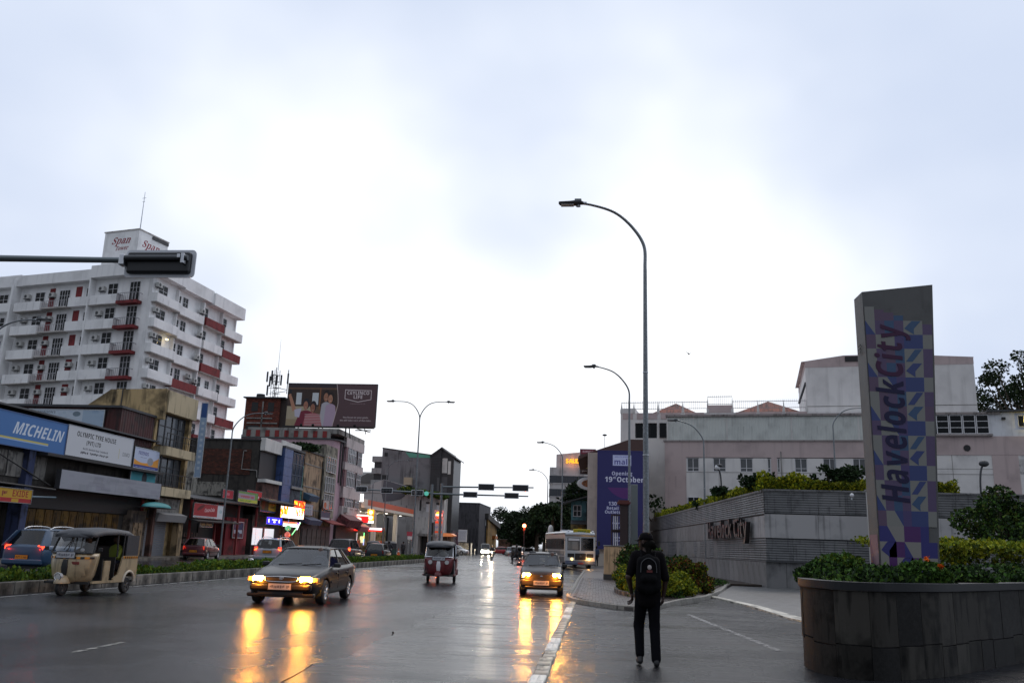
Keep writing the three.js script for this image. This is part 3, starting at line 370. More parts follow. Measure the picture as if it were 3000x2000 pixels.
  bush('dark green bush right of the pylon by the planter rim', 5.75, -14.95, 0.45, 0.36, [...G.dark, ...G.mid], 2600);
  bush('small leaved bush at the right of the planter near the stone', 7.3, -17.0, 0.7, 0.42, [...G.dark, ...G.mid], 3200);
  bush('dark bush behind the left end of the planter', 5.3, -20, 0.5, 0.42, [...G.dark], 2000, 0.08);
  const hg = thing('box_hedge', 'broad clipped lime green hedge behind the planter, right of the pylon', 'hedge', [9.6, 1.0, -20]);
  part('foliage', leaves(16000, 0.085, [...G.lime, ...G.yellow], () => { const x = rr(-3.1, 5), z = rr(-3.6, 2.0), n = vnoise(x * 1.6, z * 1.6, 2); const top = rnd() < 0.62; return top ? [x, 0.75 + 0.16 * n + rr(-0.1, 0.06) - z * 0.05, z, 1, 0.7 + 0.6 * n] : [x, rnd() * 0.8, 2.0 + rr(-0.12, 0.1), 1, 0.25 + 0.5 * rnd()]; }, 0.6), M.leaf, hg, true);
  part('rock', new THREE.IcosahedronGeometry(0.17, 1).scale(1, 1.25, 0.9).translate(0, 0.12, 0), mat(C(0.12, 0.12, 0.125), 0.8), thing('stone', 'small grey rounded stone among the planter bushes', 'stone', [7.0, 1.15, -16.9]));
  // pylon: wedge that widens upwards, patterned face, raised lettering
  const py = thing('sign_pylon', 'tall grey wedge shaped sign pylon with a purple and blue mosaic face', 'sign pylon', [4.3, 1.0, -14.5]);
  const grey = mat(C(0.1, 0.1, 0.1), 0.6, 0, { map: rep(T.light, 2.3), bumpMap: rep(T.fine, 0.5), bumpScale: 0.002 });
  part('casing', prism([[0.12, 0], [0.985, 0], [1.245, 5.02], [0.1, 4.89]], 0.46).translate(0, 0, -0.46), grey, py);
  const XY = (u, v) => [lerp(0.135, 0.12, v) + u * (lerp(0.96, 1.195, v) - lerp(0.135, 0.12, v)), 0.1 + v * 4.53]; // face: u 0..1, v 0..1 (top edge slants)
  const cols = [C(0.2, 0.2, 0.185), C(0.085, 0.055, 0.125), C(0.028, 0.046, 0.16), C(0.03, 0.075, 0.16), C(0.06, 0.042, 0.14), C(0.22, 0.21, 0.195), C(0.1, 0.06, 0.11), C(0.065, 0.012, 0.11), C(0.022, 0.022, 0.15)].map((k) => mat(k, 0.4));
  // mosaic: pieces on a 7 x 26 grid, some split into triangles, a repeat of 9 rows as on the sign
  const R = ['0PP3X-P', 'tP3PY-P', 'P0.4BB0'];
  const NU = 7, NV = 19; for (let j = 0; j < NV; j++) for (let i = 0; i < NU; i++) {
    const low = j < 4, u0 = i / NU, u1 = (i + 1) / NU, v0 = j / NV, v1 = (j + 1) / NV; const topCut = 1 - 0.011 * i; if (v0 > topCut - 0.01) continue;
    const ch = R[low ? (j * 2 + i) % 3 : (NV - 1 - j) % 3][(i + (low ? j * 2 : 0)) % 7], q = (a, b) => XY(lerp(u0, u1, a), lerp(v0, Math.min(v1, topCut), b));
    const pc = (pts, m) => part('mosaic_piece', prism(pts, 0.012).translate(0, 0, 0.0008), cols[m], py);
    const h = hash(i, j, 5), A = low ? 8 : 2, B = low ? 7 : 1, S = low ? 5 : 0;
    if ('0.'.includes(ch)) { if (ch === '.' && h > 0.4) { pc([q(0, 0), q(1, 0), q(0, 1)], S); pc([q(1, 0), q(1, 1), q(0, 1)], A); } else pc([q(0, 0), q(1, 0), q(1, 1), q(0, 1)], S); }
    else if (ch === '-') { /* second half of the wide motif */ }
    else if ((ch === 'X' || ch === 'Y') && i < NU - 1) { const q2 = (a, b) => XY(lerp(u0, u0 + 2 / NU, a), lerp(v0, Math.min(v1, topCut), b)); pc([q2(0, 0), q2(1, 0), q2(1, 1), q2(0, 1)], S); part('mosaic_piece', prism(ch === 'X' ? [q2(0.06, 0.1), q2(0.42, 0.1), q2(0.94, 0.95), q2(0.56, 0.95)] : [q2(0.04, 0.45), q2(0.44, 0.98), q2(0.92, 0.98), q2(0.54, 0.42), q2(0.54, 0.02)], 0.002).translate(0, 0, 0.0132), cols[low ? 8 : (j & 1) ? 3 : 2], py); }
    else if (ch === 't') { pc([q(0, 0), q(1, 0), q(0, 1)], low ? 8 : 2); pc([q(1, 0), q(1, 1), q(0, 1)], S); }
    else if (ch === 'w' || ch === 'v') { const up = ch === 'w'; pc(up ? [q(0, 0), q(1, 0), q(1, 1)] : [q(0, 0), q(1, 0), q(0, 1)], S); pc(up ? [q(0, 0), q(1, 1), q(0, 1)] : [q(1, 0), q(1, 1), q(0, 1)], low ? 8 : h > 0.4 ? 2 : 3); }
    else if (ch === '1' || ch === 'V') { pc([q(0, 0), q(1, 0), q(0.5, 1)], B === 1 ? 4 : 7); pc([q(0, 0), q(0.5, 1), q(0, 1)], S); pc([q(1, 0), q(1, 1), q(0.5, 1)], B); }
    else pc([q(0, 0), q(1, 0), q(1, 1), q(0, 1)], ch === 'B' ? A : ch === 'L' ? (low ? 8 : 4) : ch === '3' ? (low ? 7 : 3) : ch === '4' ? 4 : h > 0.3 ? B : low ? 8 : 6);
  }
  part('side_print', gridGeo(1, 1, (u, v) => [0.112 - v * 0.003, 0.1 + v * 0.82, -0.44 + u * 0.42]), mat(C(0.3, 0.2, 0.26), 0.5, 0, { side: THREE.DoubleSide, map: canvas(64, 128, (x, w, h) => { x.fillStyle = '#b9a9b5'; x.fillRect(0, 0, w, h); x.fillStyle = '#7c4a86'; x.beginPath(); x.moveTo(0, 20); x.lineTo(30, 70); x.lineTo(0, 128); x.fill(); x.fillStyle = '#cfc6c2'; x.fillRect(40, 30, 24, 60); }) }), py, true);
  each('side_vent', [0, 1, 2].map((i) => box(0.01, 0.02, 0.16, 0.075, 4.02 - i * 0.06, -0.25)), M.black, py);
  const lg = mat(C(0.008, 0.006, 0.045), 0.7), lg2 = mat(C(0.05, 0.01, 0.045), 0.7);
  const run = []; let u = 0; for (const ch of 'HavelockCity') { const g = new TextGeometry(ch, { font: regular, size: 0.42, depth: 0.006, curveSegments: 5 }); g.computeBoundingBox(); const b = g.boundingBox, bw = b.max.x - b.min.x; g.translate(-b.min.x, 0, 0).applyMatrix4(new THREE.Matrix4().set(1, 0.2, 0, 0, 0, 1, 0, 0, 0, 0, 1, 0, 0, 0, 0, 1)); run.push([g, u, run.length > 7]); u += bw + 0.075; }
  const k = 2.93 / u; for (const [g, u0, late] of run) { const l = part('letter', g.scale(k, 1, 1).rotateZ(Math.PI / 2 + 0.03), late ? lg2 : lg, py); l.position.set(0.63 + u0 * k * 0.02, 1.42 + u0 * k, 0.016); } // the lettering reads upwards
}

// ---------- right side, farther off: banner, gate, office, lamps, trees ----------
{ const b = thing('roadside_building', 'plain beige block behind the bus carrying the tall purple banner', 'building', [-0.5, 0, -82.5]);
  part('wall', bx(-0.35, 4.85, 0, 10.4, -12, 0), wallMat(C(0.5, 0.41, 0.37), 'light', 5), b); part('base', bx(-0.38, 4.9, 0, 1.2, 0.003, 0.1), wallMat(C(0.55, 0.5, 0.45)), b);
  part('gable_roof', prism([[-1.3, 9.75], [-1.2, 10.1], [3.6, 11.75], [4.85, 11.75], [4.85, 10.42], [0.3, 10.42]], 12).translate(0, 0, -12.2), mat(C(0.09, 0.05, 0.045), 0.8), b); part('roof_lamp', [bx(1.2, 1.24, 11, 12.2, -1, -0.96), ball(0.16, 1.22, 12.2, -0.98, 1.4, 0.6)], M.black, b);
  seed(61);
  sign('banner', 'tall purple banner announcing a mall opening, hung on the beige block', 'banner', 4.75, 9.0, [2.42, 6.1, -82.1], 0, (x, w, h) => { x.fillStyle = '#2d2b66'; x.fillRect(0, 0, w, h); x.fillStyle = '#34316e'; for (let k = 0; k < 5; k++) x.fillRect(0, k * h / 5, w, 2); x.fillStyle = '#c9cdf0'; x.fillRect(w * 0.3, h * 0.045, w * 0.36, h * 0.11); txt(x, 'mall', w * 0.48, h * 0.115, w * 0.15, '#5b5a9e'); greek(x, w * 0.34, w * 0.62, h * 0.062, 10, '#8d8fc9');
    txt(x, 'Opening', w * 0.48, h * 0.235, w * 0.1, '#d5d6ee'); txt(x, '19', w * 0.22, h * 0.296, w * 0.14, '#e3e3f4'); txt(x, 'th', w * 0.335, h * 0.28, w * 0.06, '#e3e3f4'); txt(x, 'October', w * 0.64, h * 0.296, w * 0.135, '#e3e3f4'); x.fillStyle = '#5a2a70'; x.beginPath(); x.moveTo(w * 0.2, h * 0.38); x.lineTo(w * 0.78, h * 0.38); x.quadraticCurveTo(w * 0.75, h * 0.5, w * 0.5, h * 0.49); x.quadraticCurveTo(w * 0.3, h * 0.46, w * 0.2, h * 0.38); x.fill();
    txt(x, '130', w * 0.3, h * 0.545, w * 0.1, '#d5d6ee'); txt(x, 'Retail', w * 0.3, h * 0.59, w * 0.085, '#d5d6ee'); txt(x, 'Outlets', w * 0.3, h * 0.63, w * 0.085, '#d5d6ee'); for (const [a, b2, y] of [[0.64, 0.76, 0.545], [0.64, 0.78, 0.59], [0.62, 0.78, 0.63], [0.3, 0.44, 0.74], [0.38, 0.44, 0.78], [0.62, 0.72, 0.74], [0.32, 0.5, 0.88], [0.32, 0.56, 0.915], [0.4, 0.56, 0.95]]) greek(x, w * a, w * b2, h * y, 15, '#b9bade'); }, { px: 420, board: M.offwhite, fm: mat(C(0.05, 0.045, 0.2), 0.6), d: 0.1 }); }
{ const p = thing('gate_pillar', 'square cream gate pillar with a flat cap and dark base left of the walker', 'pillar', [0.95, 0.09, -45.2]);
  part('shaft', rbox(1.12, 1.36, 0.9, 0.03, 0, 0.95, 0), wallMat(C(0.62, 0.42, 0.25), 'grime', 2.4), p); part('base', rbox(1.16, 0.3, 0.94, 0.02, 0, 0.14, 0), mat(C(0.06, 0.055, 0.05), 0.7), p); part('cap', rbox(1.2, 0.05, 0.98, 0.015, 0, 1.66, 0), M.concrete, p);
  const gp = thing('gate_post', 'dark brown steel gate post with a red cap behind the cream pillar', 'gate post', [1.42, 0.09, -46.6]), br = mat(C(0.03, 0.014, 0.014), 0.6);
  part('post', bx(-0.2, 0.2, 0, 3.75, -0.2, 0.2), br, gp); part('cap', [bx(-0.34, 0.34, 3.8, 3.92, -0.34, 0.34), bx(-0.26, 0.26, 3.75, 3.8, -0.26, 0.26), bx(-0.28, 0.28, 3.92, 4.0, -0.28, 0.28)], mat(C(0.1, 0.02, 0.015), 0.6), gp);
  for (const [y0, y1] of [[1.55, 2.35], [2.5, 3.2]]) { part('gate_frame', [bx(-0.66, -0.2, y0 - 0.1, y0, -0.05, 0.05), bx(-0.66, -0.2, y1, y1 + 0.08, -0.05, 0.05), bx(-0.66, -0.6, y0, y1, -0.05, 0.05)], br, gp); for (let k = 0; k < 3; k++) part('gate_bar', cyl(0.028, 0.028, y1 - y0, -0.52 + k * 0.1, (y0 + y1) / 2, 0, 8), M.frame, gp); }
  part('gate_leaf', bx(-0.68, -0.2, 0.1, 1.45, -0.04, 0.04), br, gp);
  const gc = thing('control_column', 'flat grey steel column between the two near street lamps', 'column', [2.0, 0.09, -47.5]); part('column', rbox(0.36, 4.9, 0.16, 0.03, 0, 2.45, 0), mat(C(0.16, 0.18, 0.18), 0.5, 0.3), gc); part('base_plate', bx(-0.3, 0.3, 0, 0.05, -0.2, 0.2), M.steel, gc); }
// offices and shops beyond the banner
{ const o = thing('office_tower', 'pale office block with dark ribbon windows and orange rooftop letters, beyond the bus', 'office building', [-9.1, 0, -170]), w = mat(C(0.5, 0.5, 0.52), 0.6, 0, { map: rep(T.grime, 12) });
  part('wall', [bx(0, 30, 0, 16.8, -18, 0), bx(1.2, 30, 16.8, 19.4, -18, -1), prism([[1.2, 19.4], [30, 19.4], [30, 22.6]], 17).translate(0, 0, -18)], w, o);
  for (let k = 0; k < 6; k++) { const y = 15.2 - k * 2.55; part('ribbon_window', bx(-0.05, 26, y - 1.4, y, -15, 0.06), mat(C(0.03, 0.035, 0.045), 0.15), o); each('mullion', Array.from({ length: 14 }, (_, i) => bx(i * 1.6, i * 1.6 + 0.06, y - 1.4, y, 0.061, 0.1)), M.darkGrey, o); part('sill', bx(-0.1, 26, y - 1.55, y - 1.4, -15, 0.14), w, o); }
  const L = ['S', 'A', 'U', 'D', 'I']; L.forEach((ch, i) => { const g = new TextGeometry(ch, { font: bold, size: 0.85, depth: 0.15, curveSegments: 3 }); const m = part('letter', g, glow(C(1, 0.42, 0.02), 1.5), o); m.position.set(3.0 + i * 0.66, 17.75, -0.95); });
  const rl = new THREE.PointLight(0xff8820, 6); rl.position.set(4.5, 18, 0.6); o.add(rl); }
{ seed(63); sign('food_billboard', 'food billboard with a dark red top above the pizza plate sign', 'billboard', 1.75, 2.75, [-0.98, 10.75, -95], 0, (x, w, h) => { x.fillStyle = '#4d3a38'; x.fillRect(0, 0, w, h); x.fillStyle = '#7a2c3c'; x.fillRect(0, 0, w, h * 0.2); txt(x, 'BARISTA', w * 0.5, h * 0.1, w * 0.17, '#d9b9c0'); x.fillStyle = '#6b4f2a'; x.beginPath(); x.ellipse(w * 0.3, h * 0.48, w * 0.22, h * 0.17, 0, 0, 7); x.fill(); x.fillStyle = '#23140f'; x.beginPath(); x.ellipse(w * 0.68, h * 0.42, w * 0.22, h * 0.14, 0, 0, 7); x.fill(); x.fillStyle = '#a9945c'; x.fillRect(0, h * 0.72, w, h * 0.05); greek(x, w * 0.05, w * 0.9, h * 0.88, 30, '#cfcac4'); }, { px: 256 });
  const pl = thing('pizza_sign', 'oval sign shaped as a white plate of pizza left of the purple banner', 'sign', [-0.5, 8.2, -92]); part('plate', new THREE.SphereGeometry(1, 24, 12).scale(1.55, 0.72, 0.12), M.frame, pl); part('pizza', new THREE.SphereGeometry(1, 24, 12).scale(1.28, 0.54, 0.16), mat(C(0.38, 0.16, 0.08), 0.7, 0, { map: rep(T.stain, 0.8) }), pl); part('bracket', bx(0, 1.4, -0.1, 0.1, -0.4, -0.15), M.black, pl);
  const th = thing('teal_house', 'small teal painted house with a dark lean-to roof beside the palm, beyond the bus', 'house', [-0.9, 0, -88]); part('wall', bx(-1.6, 0.8, 0, 6.2, -6, 0), wallMat(C(0.1, 0.24, 0.3), 'stain', 4), th); part('lower_wall', bx(-1.62, 0.82, 0, 3.9, -5.9, 0.03), wallMat(C(0.3, 0.24, 0.12), 'stain', 4), th); part('roof', box(3.4, 0.12, 2.4, -0.8, 6.35, 0, 0, 0, 0.28), M.darkGrey, th); part('post', bx(-0.1, 0.15, 0, 6, 0.1, 0.3), M.black, th); win(th, 0.8, 1.1, -1.0, 5.2, 0.03); part('awning', box(2.2, 0.08, 1.4, -0.5, 4.1, 0.5, 0.3), M.darkGrey, th); part('yellow_panel', bx(-0.9, -0.5, 2.0, 3.6, 0.1, 0.2), M.plateY, th); }
// street lamps: pole, arm, head
const lampPole = M.pole;
function lamp(label, x, z, H, reach, group, turn = 0, double) {
  const t = thing('street_lamp', label, 'street lamp', [x, 0, z], turn, group), R = 2.0, y0 = H - R;
  part('pole', [taperTube([[0, 0.05, 0], [0, y0 * 0.5, 0], [0, y0, 0]], [0.088, 0.072, 0.052], 14, 12), cyl(0.105, 0.105, 0.9, 0, 0.5, 0, 14)], lampPole, t); part('base_plate', rbox(0.42, 0.05, 0.42, 0.01, 0, 0.12, 0), M.steel, t); each('joint_ring', [cyl(0.085, 0.085, 0.03, 0, H * 0.36, 0, 14), cyl(0.077, 0.077, 0.03, 0, H * 0.56, 0, 14)], M.steel, t); part('access_door', bx(-0.06, 0.06, 0.7, 1.2, 0.09, 0.115), M.steel, t);
  for (const s of double ? [-1, 1] : [-1]) {
    const k = double ? 0.8 : 1, P = [[0, y0, 0], [s * 0.03, y0 + 0.35 * R, 0], [s * 0.17 * R * k, y0 + 0.62 * R, 0], [s * 0.42 * R * k, y0 + 0.85 * R, 0], [s * 0.75 * R * k, y0 + 0.97 * R, 0], [s * (reach - 0.5), y0 + R, 0]];
    part('arm', taperTube(P, [0.051, 0.042, 0.032], 10, 30), lampPole, t);
    const h = new THREE.Group(); h.name = 'lamp_head'; h.position.set(s * (reach - 0.5), H, 0); if (s > 0) h.rotation.y = Math.PI; t.add(h);
    part('housing', loft([[-0.62, 0.05, 0.03, 0.02], [-0.58, 0.12, 0.05, 0], [-0.3, 0.14, 0.06, 0], [-0.12, 0.14, 0.075, 0.01], [0.02, 0.1, 0.06, 0.02], [0.1, 0.06, 0.045, 0]].map(([xx, ww, hh, yy]) => Array.from({ length: 12 }, (_, i) => { const a = i / 12 * 2 * Math.PI; return [xx, yy + Math.sin(a) * hh, -Math.cos(a) * ww]; }))), M.darkGrey, h);
    part('driver_box', rbox(0.2, 0.07, 0.17, 0.02, -0.06, 0.085, 0), M.pole, h); part('collar', [cyl(0.045, 0.045, 0.14, 0.12, 0, 0, 10, 'x'), cyl(0.07, 0.05, 0.06, -0.05, -0.07, 0, 10)], M.steel, h); part('lens_panel', bx(-0.55, -0.18, -0.068, -0.058, -0.1, 0.1), M.lens, h);
  }
  return t;
}
const rg = 'single arm lamps along the right kerb';
lamp('nearest and tallest street lamp, its curved arm high over the lane above the walker', 1.3, -23.6, 11.25, 2.35, rg);
lamp('second street lamp in front of the purple banner', 1.7, -46.5, 11.2, 2.35, rg);
lamp('street lamp rising behind the bus against the pale office block', -3.2, -82, 11.2, 2.35, rg);
lamp('small far street lamp at the left edge of the pale office block', -6.2, -112, 11.2, 2.35, rg);
lamp('double arm street lamp on the planted median before the grey building', -15.35, -74, 13.6, 2.9, undefined, 0, true);
lamp('street lamp on the left pavement before the dark brick building, arm over the road', -28.4, -65.5, 11.1, 3.0, 'lamps along the left pavement', Math.PI);
lamp('street lamp cut by the left edge of the picture, arm before the white tower', -28.6, -37.2, 11.2, 3.0, 'lamps along the left pavement', Math.PI);
lamp('thin far street lamp right of the pink building', -28.6, -118, 12.6, 3.4, 'lamps along the left pavement', Math.PI);
lamp('street lamp before the corrugated cladding of the shopping centre', 7.2, -60, 10.3, 2.3);
lamp('street lamp whose arm reaches behind the sign pylon', 18.4, -70, 13.0, 3.6, undefined, Math.PI);
{ const s = thing('garden_lamp', 'short lamp post with a white head above the hedge before the shopping centre', 'lamp post', [7.5, 3.4, -55]); part('post', tube([[0.1, 0, 0], [0.1, 2.6, 0], [0.02, 3.1, 0], [-0.08, 3.25, 0]], 0.05), M.darkGrey, s); part('lamp_head', ball(0.13, -0.12, 3.3, 0, 1, 1.3, 1), M.frame, s); part('lamp_cap', ball(0.14, 0.02, 3.42, 0, 1.5, 0.7, 1), M.darkGrey, s);
  const s2 = thing('garden_lamp', 'short lamp post with a dark head right of the pylon above the round tree', 'lamp post', [18.7, 2, -45]); part('post', tube([[0, 0, 0], [0, 3.4, 0], [0.1, 4.0, 0], [0.2, 4.2, 0]], 0.05), M.darkGrey, s2); part('lamp_head', ball(0.2, 0.24, 4.25, 0, 1.2, 0.8, 1), M.darkGrey, s2);
  const sp = thing('wall_spotlight', 'white floodlight on the wall corner beside the pylon', 'light', [11.95, 4.3, -42.9]); part('lamp_head', ball(0.1, 0, 0.1, 0.1), M.frame, sp); part('bracket', bx(-0.03, 0.03, -0.1, 0.1, -0.1, 0.05), M.steel, sp);
  const pi = thing('white_pillar', 'narrow white rendered pillar between the stone wall and the pylon', 'pillar', [12.75, 0, -42.6]); part('pillar', rbox(0.32, 4.6, 0.5, 0.03, 0, 2.3, 0), M.offwhite, pi); part('cap', bx(-0.2, 0.2, 4.6, 4.68, -0.3, 0.3), M.concrete, pi); }
function tree(label, p, h, tr, crown, pal, n, size, group, lean = 0) { // trunk, limbs, crown of leaf clumps
  const t = thing('tree', label, 'tree', p, 0, group), g = [taperTube([[0, 0, 0], [lean * 0.3, h * 0.3, 0], [lean * 0.7, h * 0.6, 0], [lean, h * 0.8, 0]], [tr, tr * 0.75, tr * 0.4], 9, 14)];
  for (const c of crown) g.push(taperTube([[lean * 0.5, h * 0.42, 0], [c[0] * 0.5 + lean * 0.3, (h * 0.45 + c[1]) / 2 + h * 0.04, c[2] * 0.5], [c[0], c[1], c[2]]], [tr * 0.4, tr * 0.2, tr * 0.08], 6, 8));
  part('trunk', g, M.bark, t); const tot = crown.reduce((s, c) => s + c[3] * c[3], 0);
  part('crown', crown.map((c) => leaves((n * c[3] * c[3] / tot) | 0, size, pal, blob(c[0], c[1], c[2], c[3], c[3] * 0.75, c[3], 0.35), 0.2)), M.leaf, t, true); return t;
}
const clumps = (k, h, r, rx, ry0 = 0.5) => Array.from({ length: k }, () => { const a = rr(0, 6.28), q = Math.sqrt(rnd()) * rx; return [Math.cos(a) * q, rr(h * ry0, h), Math.sin(a) * q, rr(0.6, 1.1) * r]; });
seed(71);
tree('large open tree against the sky behind the right end of the shopping centre', [53, 0, -112], 25, 0.6, clumps(120, 25, 1.4, 9, 0.35), [...G.dark, [0.045, 0.06, 0.025]], 26000, 0.32, undefined);
tree('rounded dark green tree right of the pylon before the pink wall', [13.4, 0.9, -31], 3.6, 0.12, [[-0.9, 1.9, 0, 0.7], [0.0, 2.75, 0, 0.55], [1.0, 1.8, 0.2, 0.8], [-0.1, 1.5, 0.5, 0.9], [1.9, 1.1, 0, 0.75], [-1.5, 0.9, 0, 0.55], [0.7, 2.3, 0, 0.5], [2.2, 1.8, 0.1, 0.4], [0.4, 2.1, -0.5, 0.6], [-0.5, 2.4, 0.3, 0.4], [1.5, 2.2, -0.2, 0.35], [2.6, 0.8, 0.2, 0.5]], [...G.dark, ...G.mid, [0.06, 0.08, 0.014]], 8500, 0.115);
{ const t = thing('palm_tree', 'dark drooping palm before the pale office block, left of the teal house', 'palm tree', [-5.2, 0, -105]); part('trunk', taperTube([[0, 0, 0], [0.1, 3, 0], [0, 6, 0]], [0.25, 0.18, 0.15], 9, 12), M.bark, t); seed(73);
  part('crown', Array.from({ length: 34 }, (_, i) => { const a = i * 2.4, e = rr(-0.2, 1.0), L = rr(2.4, 3.6); const P = (s) => [Math.cos(a) * L * s * Math.cos(e * 0.5), 6 + Math.sin(e) * L * s * 0.8 - s * s * L * 0.62, Math.sin(a) * L * s * Math.cos(e * 0.5)]; return leaves(150, 0.5, [...G.dark, [0.028, 0.04, 0.015]], () => { const s = rr(0.05, 1), q = P(s); return [q[0] + rr(-0.16, 0.16), q[1] + rr(-0.3, 0.05), q[2] + rr(-0.16, 0.16), 1 - s * 0.4]; }, -0.8); }), M.leaf, t, true); }
seed(75);
const dk = [...G.dark, [0.012, 0.02, 0.01], [0.02, 0.03, 0.014]];
[[-26, -268, 11, 'dark tree on the left of the wood at the end of the road'], [-22.8, -262, 10.5, 'dark tree left of the middle of the wood at the road end'], [-17.8, -212, 8.5, 'dark tree in the middle of the wood, above the red signal light'], [-15.5, -195, 9.5, 'dark tree right of the middle of the wood at the road end'], [-10.5, -180, 8.2, 'dark tree at the right end of the wood, under the office block'], [-19.5, -262, 11.5, 'taller dark tree at the back of the wood at the road end'], [-8.5, -128, 7.2, 'dark tree behind the palm under the office block'], [-1.5, -112, 9, 'dark green tree above the teal house behind the food billboard'], [-24.2, -250, 7.5, 'low dark tree above the brown wall at the road end'], [-29.5, -280, 8, 'dark tree just right of the ochre house roof'], [-26.8, -300, 9.5, 'dark tree at the back of the wood behind the ochre house'], [-12, -232, 10, 'high dark tree behind the far signal']].forEach(([x, z, h, l]) => tree(l, [x, 0, z], h, 0.35, clumps(11, h, h * 0.24, h * 0.42, 0.35), dk, 3600, 0.55, undefined));
{ const b = thing('bird', 'small dark bird flying above the shopping centre', 'bird', [12.6, 28.4, -120], 0.6); part('body', loft([[-0.25, 0.01], [-0.12, 0.06], [0.05, 0.08], [0.18, 0.05], [0.27, 0.012]].map(([z, r]) => Array.from({ length: 8 }, (_, i) => [Math.sin(i / 8 * 6.283) * r, Math.cos(i / 8 * 6.283) * r, z]))), M.black, b); for (const s of [-1, 1]) part('wing', prism([[0, -0.1], [0.25 * s, -0.02], [0.6 * s, -0.14], [0.28 * s, 0.12], [0, 0.12]], 0.015).rotateX(Math.PI / 2).rotateZ(s * 0.5), M.black, b); }

